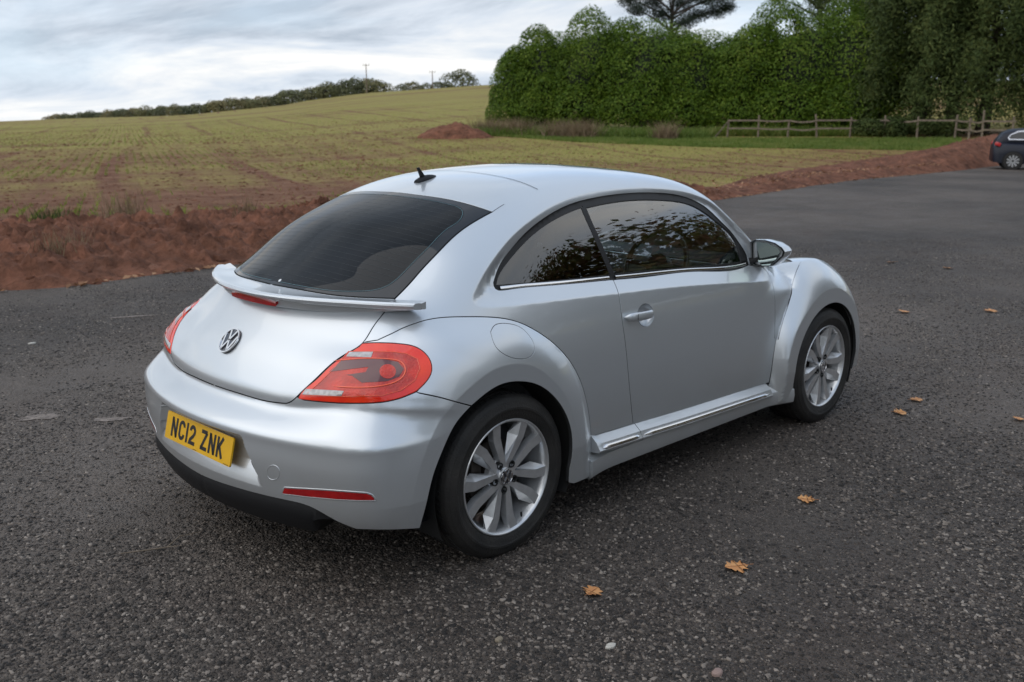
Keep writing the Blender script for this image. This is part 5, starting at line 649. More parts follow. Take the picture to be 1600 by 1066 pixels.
def segdist_open(pt, q, ok):
    d = np.full(len(pt), 9.)
    for i in range(len(q)-1):
        if not (ok[i] and ok[i+1]): continue
        a = q[i]; ab = q[i+1]-a; l2 = max((ab*ab).sum(), 1e-12); m = (np.abs(pt[:, 0]-a[0]) < .06) & (np.abs(pt[:, 1]-a[1]) < .06)
        if not m.any(): continue
        p = pt[m]; t = np.clip(((p-a)@ab)/l2, 0, 1); d[m] = np.minimum(d[m], np.linalg.norm(p-(a+t[:, None]*ab), axis=1))
    return d
def panel(name, outline, proj, m, parent, h=.012, gap=.0024, flange=.018, off=0., Fn=None, mirror=0, hole=None, feats=None, y0proj=None, bend=.0010, darkgap=True):
    """outline: 3-D loop on or near the body. mirror: 0 as drawn, 1 flipped to the left side, 2 both halves joined at y=0.
    hole: list of 3-D loops cut out"""
    Fn = Fn or BODY.F; P3 = resample(outline, h)
    if y0proj is not None:
        z0 = np.abs(P3[:, 1]) < 1e-6; P3[z0] = surf(y0proj, y0proj.uv(P3[z0]), (1.7, .8), Fn)[0]
    uv = proj.uv(P3)
    ar = .5*np.sum(uv[:, 0]*np.roll(uv[:, 1], -1)-np.roll(uv[:, 0], -1)*uv[:, 1])
    if ar < 0: uv = uv[::-1]; P3 = P3[::-1]
    if gap: uv = inset(uv, gap) if mirror != 2 else np.where((np.abs(P3[:, 1]) < 1e-6)[:, None], uv, inset(uv, gap))
    loops = [uv]
    for hl in (hole or []):
        q = proj.uv(resample(hl, h*.7)); a2 = .5*np.sum(q[:, 0]*np.roll(q[:, 1], -1)-np.roll(q[:, 0], -1)*q[:, 1])
        if a2 > 0: q = q[::-1]
        loops.append(inset(q, gap))
    lo, hi = uv.min(0), uv.max(0); gy = np.arange(lo[1]+h*.5, hi[1], h*.866); pts = []
    for i, y in enumerate(gy):
        xs = np.arange(lo[0]+(h*.5 if i % 2 else 0), hi[0], h); pts.append(np.c_[xs, np.full(len(xs), y)])
    G = np.concatenate(pts); G = G[inside(G, uv)]
    for q in loops[1:]: G = G[~inside(G, q)]
    for q in loops: G = G[segdist(G, q) > h*.55]
    FE = []
    for ft_ in (feats or []):
        q = proj.uv(ft_); s_ = np.r_[0, np.cumsum(np.linalg.norm(np.diff(q, axis=0), axis=1))]; t_ = np.arange(0, s_[-1], h*.8); q = np.c_[np.interp(t_, s_, q[:, 0]), np.interp(t_, s_, q[:, 1])]
        ok = inside(q, uv)
        for l in loops[1:]: ok &= ~inside(q, l)
        for l in loops: ok &= segdist(q, l) > h*.4
        if ok.sum() < 2: continue
        G = G[segdist_open(G, q, ok) > h*.5]; FE.append((q, ok))
    fp = []; fe = []
    nb = sum(len(q) for q in loops)
    for q, ok in FE:
        last = None
        for i in range(len(q)):
            if ok[i]:
                fp.append(q[i]); me_ = nb+len(fp)-1
                if last is not None: fe.append((last, me_))
                last = me_
            else: last = None
    A = np.concatenate(loops+([np.array(fp)] if fp else [])+[G]); edges = list(fe); k = 0
    for q in loops:
        n = len(q); edges += [(k+i, k+(i+1) % n) for i in range(n)]; k += n
    r = geometry.delaunay_2d_cdt([Vector(p) for p in A], edges, [], 0, 1e-6)
    V2 = np.array([tuple(v) for v in r[0]]); T = np.array([f for f in r[2] if len(f) == 3]); cen = V2[T].mean(1)
    keep = inside(cen, uv)
    for q in loops[1:]: keep &= ~inside(cen, q)
    T = T[keep]
    S, ok = surf(proj, V2, proj.start(P3), Fn, 0.)
    N = grad(Fn, S)
    if gap:      # edge normals are read a few millimetres inside the panel, clear of the crease it ends on
        own = {}
        for i, l in enumerate(r[3]):
            for j in l: own[j] = i
        k = 0
        for q in loops:
            qi = inset(q, .004); S2, ok2 = surf(proj, qi, proj.start(P3), Fn); N2 = grad(Fn, S2)
            for i in range(len(q)):
                if mirror == 2 and abs(S2[i, 1]) < .006: continue
                j = own.get(k+i, k+i)
                if ok2[i] and (N2[i]*N[j]).sum() > -.2 and np.linalg.norm(S2[i]-S[j]) < .02: N[j] = N2[i]
            k += len(q)
    if off: S = S + N*off
    # orient faces outwards
    fn = np.cross(S[T[:, 1]]-S[T[:, 0]], S[T[:, 2]]-S[T[:, 0]]); flip = (fn*N[T[:, 0]]).sum(1) < 0; T[flip] = T[flip][:, ::-1]
    V = [S]; NN = [N]; Fc = [tuple(t) for t in T]; cnt = len(S); dark = []
    if flange:
        orig = {}
        for i, l in enumerate(r[3]):
            for j in l: orig[j] = i
        k = 0
        for q in loops:
            n = len(q); idx = np.array([orig.get(k+i, k+i) for i in range(n)]); k += n
            B = S[idx]; Nb = N[idx]; tg = np.roll(B, -1, 0)-np.roll(B, 1, 0); tg /= np.maximum(np.linalg.norm(tg, axis=1), 1e-9)[:, None]
            o_ = np.cross(tg, Nb)
            skip = (np.abs(B[:, 1]) < 2e-4) if mirror == 2 else np.zeros(n, bool)
            r1 = B + o_*bend - Nb*bend; r2 = B + o_*bend - Nb*flange
            V += [B, r1, r2]; NN += [Nb, (Nb*.4+o_), o_]; s0 = cnt
            for i in range(n):
                j = (i+1) % n
                if skip[i] and skip[j]: continue
                for lv in (0, 1):
                    if lv: dark.append(len(Fc))
                    Fc.append((s0+lv*n+i, s0+(lv+1)*n+i, s0+(lv+1)*n+j, s0+lv*n+j))
            cnt += 3*n
    V = np.concatenate(V); NN = np.concatenate(NN)
    M = np.array([1, -1, 1])
    if mirror == 1: V = V*M; NN = NN*M; Fc = [f[::-1] for f in Fc]
    if mirror == 2:
        n = len(V); Fc = Fc + [tuple(i+n for i in f)[::-1] for f in Fc]; V = np.concatenate([V, V*M]); NN = np.concatenate([NN, NN*M])
    o = mesh_obj(name, V, Fc, [m, GAPM], parent, True, NN)
    if flange and dark and darkgap:
        n0 = len(Fc)//2 if mirror == 2 else 0
        for i in dark:
            o.data.polygons[i].material_index = 1
            if n0: o.data.polygons[i+n0].material_index = 1
    return o
def C(k, rev=False): a = np.array(CUR[k]); return a[::-1] if rev else a
def J(*parts): return np.concatenate([np.atleast_2d(np.asarray(p, float)) for p in parts])
def on(P, proj, off=0., Fn=None):
    P = np.atleast_2d(np.asarray(P, float)); S, _ = surf(proj, proj.uv(P), proj.start(P), Fn or BODY.F); N = grad(Fn or BODY.F, S); return S+N*off, N
def strip(name, P, N, w, t, m, parent, mirror=0, closed=False, lift=0., taper=False):
    "a thin raised moulding of width w and thickness t that follows points P with surface normals N"
    P = np.asarray(P, float); N = np.asarray(N, float); tg = (np.roll(P, -1, 0)-np.roll(P, 1, 0)) if closed else np.gradient(P, axis=0)
    tg /= np.linalg.norm(tg, axis=1)[:, None]; S = np.cross(tg, N); S /= np.linalg.norm(S, axis=1)[:, None]
    prof = [(-.5, 0), (-.42, .8), (-.2, 1), (.2, 1), (.42, .8), (.5, 0)]; rings = []
    for i in range(len(P)):
        k = 1.
        if taper: e_ = min(i, len(P)-1-i)/max(1, (len(P)*.06)); k = min(1., .15+e_)
        rings.append([P[i]+S[i]*a*w*k+N[i]*(b*t*k+lift) for a, b in prof])
    b = MB(); n = len(prof); V = [p for r_ in rings for p in r_]; Fc = []
    L = len(P)
    for i in range(L if closed else L-1):
        j = (i+1) % L
        for q in range(n-1): Fc.append((i*n+q, j*n+q, j*n+q+1, i*n+q+1))
    V = np.array(V)
    if mirror: V = V*np.array([1, -1, 1]); Fc = [f[::-1] for f in Fc]
    return mesh_obj(name, V, Fc, m, parent, True)

# ---- paint: silver metallic flake under clear coat
def paint_mat(name, base, metal=.66, rough=.36, coat=1.):
    m = mat(name, base, rough, metal, coat, .02, .5, ior=1.5); nt = m.node_tree; b = nt.nodes['Principled BSDF']
    tcn = nt.nodes.new('ShaderNodeTexCoord'); v = nt.nodes.new('ShaderNodeTexVoronoi'); v.inputs['Scale'].default_value = 900; nt.links.new(tcn.outputs['Object'], v.inputs['Vector'])
    nm = nt.nodes.new('ShaderNodeMix'); nm.data_type = 'RGBA'; nm.inputs[0].default_value = .05; nm.inputs[6].default_value = (.5, .5, 1, 1); nt.links.new(v.outputs['Color'], nm.inputs[7])
    n2_ = nt.nodes.new('ShaderNodeNormalMap'); n2_.inputs[0].default_value = .35; nt.links.new(nm.outputs[2], n2_.inputs[1])
    # faint road film: roughness and tone wander a little
    nz = nt.nodes.new('ShaderNodeTexNoise'); nz.inputs['Scale'].default_value = 3.2; nz.inputs['Detail'].default_value = 7; nz.inputs['Roughness'].default_value = .65; nt.links.new(tcn.outputs['Object'], nz.inputs['Vector'])
    mr = nt.nodes.new('ShaderNodeMapRange'); mr.inputs[1].default_value = .35; mr.inputs[2].default_value = .75; mr.inputs[3].default_value = .015; mr.inputs[4].default_value = .07; nt.links.new(nz.outputs[0], mr.inputs[0]); nt.links.new(mr.outputs[0], b.inputs['Coat Roughness'])
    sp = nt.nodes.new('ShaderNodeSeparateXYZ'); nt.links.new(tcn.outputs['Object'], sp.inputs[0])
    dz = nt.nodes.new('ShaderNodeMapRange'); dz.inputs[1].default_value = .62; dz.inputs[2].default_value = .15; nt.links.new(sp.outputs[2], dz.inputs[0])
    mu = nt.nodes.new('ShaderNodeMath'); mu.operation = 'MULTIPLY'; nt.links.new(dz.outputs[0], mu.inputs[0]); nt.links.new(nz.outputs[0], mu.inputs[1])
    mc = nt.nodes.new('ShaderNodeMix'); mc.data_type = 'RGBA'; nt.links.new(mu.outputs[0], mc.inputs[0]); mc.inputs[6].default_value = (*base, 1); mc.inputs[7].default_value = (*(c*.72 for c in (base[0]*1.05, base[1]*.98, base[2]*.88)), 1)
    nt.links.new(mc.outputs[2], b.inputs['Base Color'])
    return m
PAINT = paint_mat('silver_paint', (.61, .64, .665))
BLACK = mat('black_plastic', (.009, .009, .010), .5, spec=.25, bump=.15, bump_scale=400)
SEAL = mat('black_rubber', (.012, .0115, .012), .42, spec=.3)
CHROME = mat('chrome', (.82, .82, .83), .07, 1.)
RUBBER = mat('tyre_rubber', (.014, .0135, .013), .62, noise_amt=.35, noise_scale=9, bump=.3, bump_scale=120, col2=(.032, .029, .026), spec=.35)
ALLOY = mat('alloy_silver', (.66, .665, .67), .30, .7, .6, .1, noise_amt=.2, noise_scale=20)
STEEL = mat('brake_steel', (.10, .085, .075), .5, .7, noise_amt=.5, noise_scale=30)
LINER = mat('dark_liner', (.010, .010, .010), .9)
G_FRONT = glass_mat('side_glass', (.86, .95, .93), 4.2); G_DARK = glass_mat('privacy_glass', (.17, .19, .21), 3.4); G_REAR = glass_mat('rear_glass', (.055, .068, .085), .80)
FRIT = mat('ceramic_border', (.008, .009, .011), .04, spec=.6)
CABIN = mat('cabin_cloth', (.06, .062, .066), .85, noise_amt=.3, noise_scale=40)
TRIM = mat('silver_trim', (.55, .58, .60), .3, .6, .6)
PLATE_Y = mat('plate_yellow', (.80, .44, .004), .32, coat=.4, noise_amt=.10, noise_scale=14); PLATE_K = mat('plate_black', (.012, .012, .013), .35)
REDLENS = mat('red_lens', (.42, .006, .008), .16, coat=1., noise_amt=.35, noise_scale=30)
ORANGE = mat('tail_lens_outer', (.98, .060, .008), .13, coat=.6, noise_amt=.45, noise_scale=9, col2=(.75, .012, .006), bump=.12, bump_scale=70)
MIDRED = mat('tail_lens_inner', (.80, .032, .008), .20, coat=.6, noise_amt=.5, noise_scale=16, bump=.35, bump_scale=110)
DARKRED = mat('tail_lens_dark', (.10, .010, .010), .12, coat=1.)
ORLINE = mat('tail_light_guide', (.85, .09, .02), .2, coat=1.)
WHITELENS = mat('clear_lens', (.50, .47, .46), .12, .35, 1., noise_amt=.5, noise_scale=60)

car = empty('parked_car'); tag(car, 'silver two-door hatchback seen from behind, parked on the tarmac in the foreground', 'car')
Y0 = lambda P: np.array([P[0], 0., P[2]])
def mid(P, Q=None):   # centre-line point at the end of a traced curve
    P = np.asarray(P); return np.array([P[0], 0., P[2]])
nside = DirProj((0, -.75, .66)); ntail = DirProj((-.85, 0, .5)); nfend = DirProj((-.25, -.9, .35)); nlamp = DirProj((-.75, -.6, .25)); ndoor = DirProj((0, -1, .12))
ntop = DirProj((0, 0, 1)); cylr = CylProj(-.05, .8)
gt = C('glass_top'); gt = J((gt[0][0]-.0005, 0, gt[0][2]), gt)
gb = C('glass_bottom'); gb = J(gb, (gb[-1][0]-.001, 0, gb[-1][2]))
ls = C('lid_side'); lb = C('lid_bottom'); lb = J(lb, (lb[-1][0]-.001, 0, lb[-1][2]))
nyy = DirProj((0, -1, 0))
def polar_line(pl, p0, p1, n=160, shrink=0.):
    "points along a polar outline between two (x, z) positions, laid on the body side"
    a0, a1 = float(pl.ang(*p0)), float(pl.ang(*p1)); t = np.linspace(a0, a1, n); r = pl.s(t)-shrink
    P = np.c_[pl.cx-r*np.sin(t), np.full(n, -.8), pl.cz-r*np.cos(t)]
    S, ok = surf(nyy, nyy.uv(P), (1.1, .3), BODY.F); return S[ok]
CR = polar_line(rf_o, (-.474, .90), (.547, .362)); CR = np.r_[[C('crease')[0]], CR[3:]]
FFL = polar_line(ff_o, (2.05, .306), (2.077, .545)); FFU = polar_line(ff_o, (2.077, .545), (2.44, .93), 160, .005)
t_ = np.linspace(0, 1, len(FFU)); FFU[:, 1] = np.polyval(np.polyfit(t_, np.minimum(FFU[:, 1], -.76), 2), t_)
BANDR = polar_line(rf_b, (-.51, .25), (.44, .22)); BANDF = polar_line(ff_b, (2.06, .21), (2.95, .25))
SURL = np.c_[SUR_D[:, 0], 0*SUR_D[:, 0]-.8, SUR_D[:, 1]]; SURL = np.r_[SURL, SURL[:1]]; SURL, ok_ = surf(nyy, nyy.uv(SURL), (1.1, .3), BODY.F)
def offs_loop(P2, o):
    t = np.roll(P2, -1, 0)-np.roll(P2, 1, 0); t /= np.linalg.norm(t, axis=1)[:, None]; Q = P2+np.c_[-t[:, 1], t[:, 0]]*o
    Q = np.c_[Q[:, 0], 0*Q[:, 0]-.8, Q[:, 1]]; Q = np.r_[Q, Q[:1]]; S, ok = surf(nyy, nyy.uv(Q), (1.1, .3), BODY.F); return S
SURF4 = [offs_loop(SUR_D, o) for o in (-.013, -.005, .005, .013)]
BR4 = [polar_line(rf_b, (-.51, .25), (.44, .22), 160, o) for o in (-.011, -.004, .004, .011)]
BF4 = [polar_line(ff_b, (2.06, .21), (2.95, .25), 160, o) for o in (-.011, -.004, .004, .011)]
# windscreen outline (hidden side of the roof)
WS = np.array([(1.74, 0, 1.40), (1.735, -.15, 1.40), (1.72, -.3, 1.39), (1.70, -.42, 1.37), (1.69, -.49, 1.345), (1.72, -.52, 1.32), (1.85, -.56, 1.24), (2.0, -.60, 1.14), (2.14, -.635, 1.04), (2.24, -.66, .965)])
k_cr = CR
WS, _ = on(WS, DirProj((.6, 0, .8)), Fn=lambda x, y, z: BODY.F(x, y, z, False)); WS[0][1] = 0
jn = [i for i in range(len(ls)) if ls[i][2] > .900][-1]
shell = J(gt, C('glass_side')[1:], ls[:jn+1], k_cr, C('strip_top_r')[1:], C('shut_rear')[1:], C('belt_r')[1:], C('dlo_top')[1:], [(1.99, -.755, .95), (2.10, -.73, .955), (2.20, -.69, .95)], WS[::-1][:-1], [(1.74, 0, 1.40)], [(1.2, 0, 1.4), (.7, 0, 1.4)])
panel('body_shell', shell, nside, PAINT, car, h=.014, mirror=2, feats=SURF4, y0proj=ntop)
# rear screen
glass_loop = J(gt, C('glass_side')[1:], gb[1:], [(-.2, 0, 1.2)])
panel('rear_window', glass_loop, ntail, G_REAR, car, h=.02, mirror=2, flange=.006, gap=.003)
ft, fs, fb = C('frit_top'), C('frit_side'), C('frit_bottom')
frit = J(gt, C('glass_side')[1:], gb[1:], [(fb[-1][0], 0, fb[-1][2])], fb[::-1], fs[::-1][1:], ft[::-1][1:], [(ft[0][0], 0, ft[0][2])])
rw = bpy.data.objects['rear_window']
panel('glass_border', frit, ntail, FRIT, rw, h=.014, mirror=2, flange=0, gap=.0035, off=.0006)
HEAT = mat('heater_line', (.038, .048, .052), .5)
hb = MB(); fr_loop = J([(ft[0][0], 0, ft[0][2])], ft, fs, fb, [(fb[-1][0], 0, fb[-1][2])]); fr_uv = ntail.uv(fr_loop)
vv = np.arange(fr_uv[:, 1].min()+.02, fr_uv[:, 1].max()-.01, .0255)
def ribbon(P, N, w, off, mb):
    tg = np.gradient(P, axis=0); tg /= np.linalg.norm(tg, axis=1)[:, None]; S = np.cross(tg, N)
    n0 = len(mb.V); mb.V += [tuple(q) for q in (P+S*w/2+N*off)] + [tuple(q) for q in (P-S*w/2+N*off)]; L = len(P)
    mb.F += [(n0+i, n0+i+1, n0+L+i+1, n0+L+i) for i in range(L-1)]
for v_ in vv:
    us = np.linspace(-.62, .62, 400); q = np.c_[us, np.full(400, v_)]; sgn = 1 if fr_uv[:, 0].mean() > 0 else -1
    q2 = q.copy(); q2[:, 0] = np.abs(q[:, 0])*sgn; m_in = inside(q2, fr_uv); q = q[m_in]
    if len(q) < 10: continue
    q = q[::6]; S_, ok_ = surf(ntail, q, ntail.start(glass_loop), BODY.F); ribbon(S_, grad(BODY.F, S_), .0008, .0008, hb)
hb.build('heater_lines', HEAT, rw)['kind'] = 'stuff'
fl = J([(ft[0][0], 0, ft[0][2])], ft, fs[1:], fb[1:]); S_, N_ = on(fl, ntail); rb_ = MB(); ribbon(S_, N_, .0016, .0012, rb_); ribbon(S_*[1, -1, 1], N_*[1, -1, 1], .0016, .0012, rb_); rb_.build('border_dots', mat('border_dots', (.10, .20, .23), .4), rw)
# small white sticker, low in the centre-left of the rear screen
S_, N_ = on([(-.459, -.029, 1.065)], ntail); stb = MB(); c0 = Vector(S_[0]); n0 = Vector(N_[0]); u0 = Vector((0, 1, 0)); u0 = (u0-n0*u0.dot(n0)).normalized(); w0 = n0.cross(u0)
stb.V = [tuple(c0+n0*.0012+u0*math.cos(t)*.0075+w0*math.sin(t)*.0075) for t in np.linspace(0, 2*math.pi, 20, endpoint=False)]; stb.F = [tuple(range(20))]
stb.build('sticker', mat('sticker_white', (.75, .77, .78), .5), rw, smooth=False)
stb = MB(); c0 = c0-Vector((0, 0, 1))*.016-Vector((.012, 0, 0)); stb.V = [tuple(c0+n0*.0016+u0*a+w0*b_) for a, b_ in ((-.017, -.0013), (.017, -.0013), (.017, .0013), (-.017, .0013))]; stb.F = [(0, 1, 2, 3)]; stb.build('sticker', MATS['sticker_white'], rw, smooth=False)
# tailgate
lid = J(gb[::-1], C('glass_bottom')[:1], ls[1:], lb[1:], [(-.66, 0, .87), (-.55, 0, .98)])
tailgate = panel('tailgate', lid, DirProj((-.9, 0, .35)), PAINT, car, h=.013, mirror=2)
# bumper
BODY.rec = .034
arr = C('arch_rear'); bumper_loop = J([(lb[-1])], lb[::-1][1:], ls[::-1][1:5], C('light_bottom', True)[2:], C('bgap')[1:], arr[1:], C('bump_bottom')[1:], C('skirt_top')[1:], [(-.84, 0, C('skirt_top')[-1][2])], [(-.86, 0, .5)])
bumper = panel('rear_bumper', bumper_loop, cylr, PAINT, car, h=.008, mirror=2, bend=.001, feats=BR4)
BODY.rec = 0.
# valance below the bumper
stp = C('skirt_top'); bbm = C('bump_bottom')
vb = MB(); rings = []
vl = J(bbm[bbm[:, 1] < stp[0][1]-.004], stp, [(-.838, 0, stp[-1][2])]); s_ = np.r_[0, np.cumsum(np.linalg.norm(np.diff(vl, axis=0), axis=1))]; tt = np.linspace(0, s_[-1], 70); vl = np.c_[[np.interp(tt, s_, vl[:, k]) for k in range(3)]].T
def valance_ring(p):
    x, y, z = p; s_ = np.array([1-.03, 1-.02, 1]); zb = .218+.012*abs(y)**2
    zb = z-.003-(max(z-zb, .003)-.003)*min(1, max(0, (.70-abs(y))/.09))
    return [(x+.012, y*.985, z+.012), (x+.004, y*.992, z-.002), (x+.004, y*.99, (z+zb)/2), (x+.030, y*.975, zb+.010), (x+.07, y*.95, zb), (x+.30, y*.80, zb+.01)]
rr_ = [valance_ring(p) for p in vl]; rr_ += [[(a, -b, c) for a, b, c in r_] for r_ in rr_[::-1][1:]]
vb.loft(rr_, closed=False, cap=False); vb.build('bumper_valance', BLACK, bumper)
# rear wings, lamps, doors, front wings on both sides
low = np.array([CR[-1], (.566, -.85, .30), (.575, -.86, .26), (.560, -.875, .212), (.50, -.885, .200), (.38, -.892, .202), (.345, -.89, .215)]); arch = C('arch')[2:]; bg_ = C('bgap'); lt = C('light_top'); lbm = C('light_bottom'); li = C('light_in')
fender_loop = J(k_cr, low[1:], arch[1:], bg_[::-1][1:], lt[::-1][1:])
fl_hole = C('flap')[:-1]
nf2 = DirProj((-.25, -.9, .35))
lamp_loop = J(lt, lbm[1:], li[1:-1])
for sd in (0, 1):
    fd = panel('rear_wing', fender_loop, nfend, PAINT, car, h=.011, mirror=sd, hole=[fl_hole] if sd == 0 else None, feats=BR4)
    if sd == 0:
        panel('fuel_flap', fl_hole, nfend, PAINT, fd, h=.012, mirror=sd, gap=.0013)
    lamp = panel('tail_lamp', lamp_loop, nlamp, ORANGE, car, h=.010, mirror=sd, gap=.004, off=.002, bend=.004, flange=.03)
    # black gasket round the lamp
    S_, N_ = on(resample(lamp_loop, .012), nlamp); strip('lamp_gasket', S_, N_, .007, .001, SEAL, lamp, mirror=sd, closed=True, lift=-.002)
    panel('lamp_inner_band', C('lamp_mid'), nlamp, MIDRED, lamp, h=.011, mirror=sd, flange=0, gap=0, off=.0030)
    panel('lamp_dark_field', C('lamp_dark'), nlamp, DARKRED, lamp, h=.010, mirror=sd, flange=0, gap=0, off=.0038)
    panel('lamp_bulb', C('lamp_bulb'), nlamp, MIDRED, lamp, h=.006, mirror=sd, flange=0, gap=0, off=.0050)
    panel('reversing_lens', C('lamp_white_top'), nlamp, WHITELENS, lamp, h=.008, mirror=sd, flange=.001, gap=0, off=.0042)
    panel('reversing_lens', C('lamp_white_low'), nlamp, WHITELENS, lamp, h=.008, mirror=sd, flange=.001, gap=0, off=.0042)
    S_, N_ = on(C('lamp_ring'), nlamp); strip('light_guide', S_, N_, .0055, .002, ORLINE, lamp, mirror=sd, lift=.0036, taper=True)
    S_, N_ = on(J(C('lamp_mid')), nlamp); strip('light_guide', S_, N_, .0025, .0012, ORLINE, lamp, mirror=sd, lift=.0030, closed=True)
    # door
    sf = C('shut_front'); sf = sf[sf[:, 2] > .56]
    stf = C('strip_top_f'); stf = stf[stf[:, 0] < 2.03]
    dl = J(C('shut_rear'), C('belt_f')[1:], sf[1:], FFL[::-1], stf[::-1])
    door = panel('door', dl, ndoor, PAINT, car, h=.013, mirror=sd, hole=[C('bowl')], feats=SURF4)
    # wing panel between door and front wheel arch
    wl = J(sf[::-1], [(2.10, -.73, .955), (2.20, -.69, .95), (2.24, -.66, .955), (2.40, -.70, .945)], FFU[::-1])
    panel('scuttle_panel', wl, DirProj((0, -.8, .6)), PAINT, car, h=.012, mirror=sd, feats=SURF4)
# front wings
fu = C('ffc_up'); fin = np.array([(2.50, -.76, .93), (2.62, -.68, .93), (2.80, -.64, .87), (3.0, -.62, .75), (3.1, -.60, .60)])
a_f = [(2.537+.367*math.cos(t), -.9, .325+.367*math.sin(t)) for t in np.linspace(R_(-12), R_(194), 60)]
def zy(P, y): return [(p[0], y, p[2]) for p in P]
ff_loop = J(FFL, FFU[1:], [(2.55, -.77, .935), (2.68, -.77, .905), (2.81, -.78, .85), (2.92, -.79, .76), (3.0, -.80, .62), (3.02, -.81, .46), (2.99, -.83, .25), (2.905, -.88, .25)], [(p[0], -.895, p[2]) for p in a_f], [(2.165, -.87, .215), (2.10, -.84, .190), (2.03, -.83, .20), (2.04, -.82, .26)])
nff = DirProj((.12, -.93, .30))
def F_ff(x, y, z): return BODY.F(x, y, z)
for sd in (0, 1): panel('front_wing', ff_loop, nff, PAINT, car, h=.011, mirror=sd, feats=BF4, gap=.0006)
# inner top of the front wing, bonnet, nose
Fcore = lambda x, y, z: BODY.F(x, y, z, False)
hood_loop = np.array([(2.26, 0, 1.0), (2.25, -.3, 1.0), (2.22, -.55, .98), (2.20, -.66, .95), (2.42, -.70, .92), (2.75, -.66, .90), (3.0, -.58, .80), (3.18, -.42, .72), (3.24, -.2, .70), (3.26, 0, .70), (2.8, 0, .9)])
panel('bonnet', hood_loop, ntop, PAINT, car, h=.02, mirror=2, Fn=Fcore, off=-.003)
topf = np.array([(2.37, -.77, .93), (2.55, -.775, .935), (2.68, -.775, .905), (2.81, -.785, .85), (2.90, -.79, .78), (2.95, -.66, .72), (2.85, -.60, .80), (2.70, -.60, .87), (2.5, -.62, .90)])
for sd in (0, 1): panel('wing_top', topf, DirProj((.25, -.1, .96)), PAINT, car, h=.014, mirror=sd, gap=.0008, flange=.01, off=-.002)
cylf = CylProj(2.2, .9, True)
nose = J([(3.26, 0, .70)], [(3.24, -.2, .70), (3.18, -.42, .71), (3.05, -.60, .70), (2.96, -.76, .66), (3.0, -.81, .46), (2.99, -.83, .25), (3.0, -.80, .2), (3.2, -.5, .19), (3.27, -.2, .19), (3.28, 0, .19), (3.3, 0, .45)])
panel('front_bumper', nose, cylf, PAINT, car, h=.02, mirror=2)
# windscreen
ws_loop = J([(1.74, 0, 1.40)], WS[1:], [(2.245, -.5, .99), (2.25, -.25, 1.0), (2.255, 0, 1.01), (2.0, 0, 1.2)])
panel('windscreen', ws_loop, DirProj((.6, 0, .8)), G_FRONT, car, h=.03, mirror=2, flange=.005, Fn=lambda x, y, z: BODY.F(x, y, z, False))
panel('cowl', np.array([(2.255, 0, 1.01), (2.25, -.25, 1.0), (2.245, -.5, .99), (2.24, -.66, .955), (2.30, -.66, .94), (2.31, -.3, .985), (2.32, 0, .99)]), ntop, BLACK, car, h=.03, mirror=2, gap=0, Fn=lambda x, y, z: BODY.F(x, y, z, False))
# side glazing, set a little inside the body skin
dlo_loop = J(C('belt_r')[::-1], C('belt_f')[1:], C('dlo_top')[::-1])
FG = lambda x, y, z: BODY.F(x, np.abs(y)+glass_depth(x, z), z, False)
bup = C('belt_up'); gq = C('glass_q'); gf = C('glass_f'); gft = C('glass_f_top')
ib = int(np.argmin(np.abs(bup[:, 0]-gf[0][0])))
q_loop = J(bup[:ib], gf[:, :]+np.array([-.022, 0, 0]), gq[::-1])
f_loop = J(gf, gft[1:], bup[::-1][:len(bup)-ib])
for sd in (0, 1):
    seal = panel('window_seal', dlo_loop, ndoor, SEAL, car, h=.014, mirror=sd, gap=-.004, flange=.03, off=-.004, hole=[q_loop, f_loop])
    panel('quarter_glass', q_loop, ndoor, G_DARK, car, h=.03, mirror=sd, gap=-.006, flange=0, off=-.006, Fn=FG)
    panel('door_glass', f_loop, ndoor, G_FRONT, car, h=.03, mirror=sd, gap=-.006, flange=0, off=-.008, Fn=FG)
    # bright belt moulding
    pr = J(C('belt_r')[::-1], C('belt_f')[1:]); pr = pr[(pr[:, 0] > .12) & (pr[:, 0] < 1.905)]
    pr = pr[np.argsort(pr[:, 0])]; up = np.interp(pr[:, 0], bup[:, 0], bup[:, 2]); pm = pr.copy(); pm[:, 2] = (pr[:, 2]+up)/2; w_ = float(np.mean(up-pr[:, 2]))
    for a_, b_ in ((.1, .797), (.801, 1.95)):
        q = pm[(pm[:, 0] > a_) & (pm[:, 0] < b_)]; S_, N_ = on(q, ndoor); S_ = S_[::2]; N_ = N_[::2]
        strip('belt_moulding', S_, N_, w_*.92, .006, CHROME, car, mirror=sd, lift=-.003)
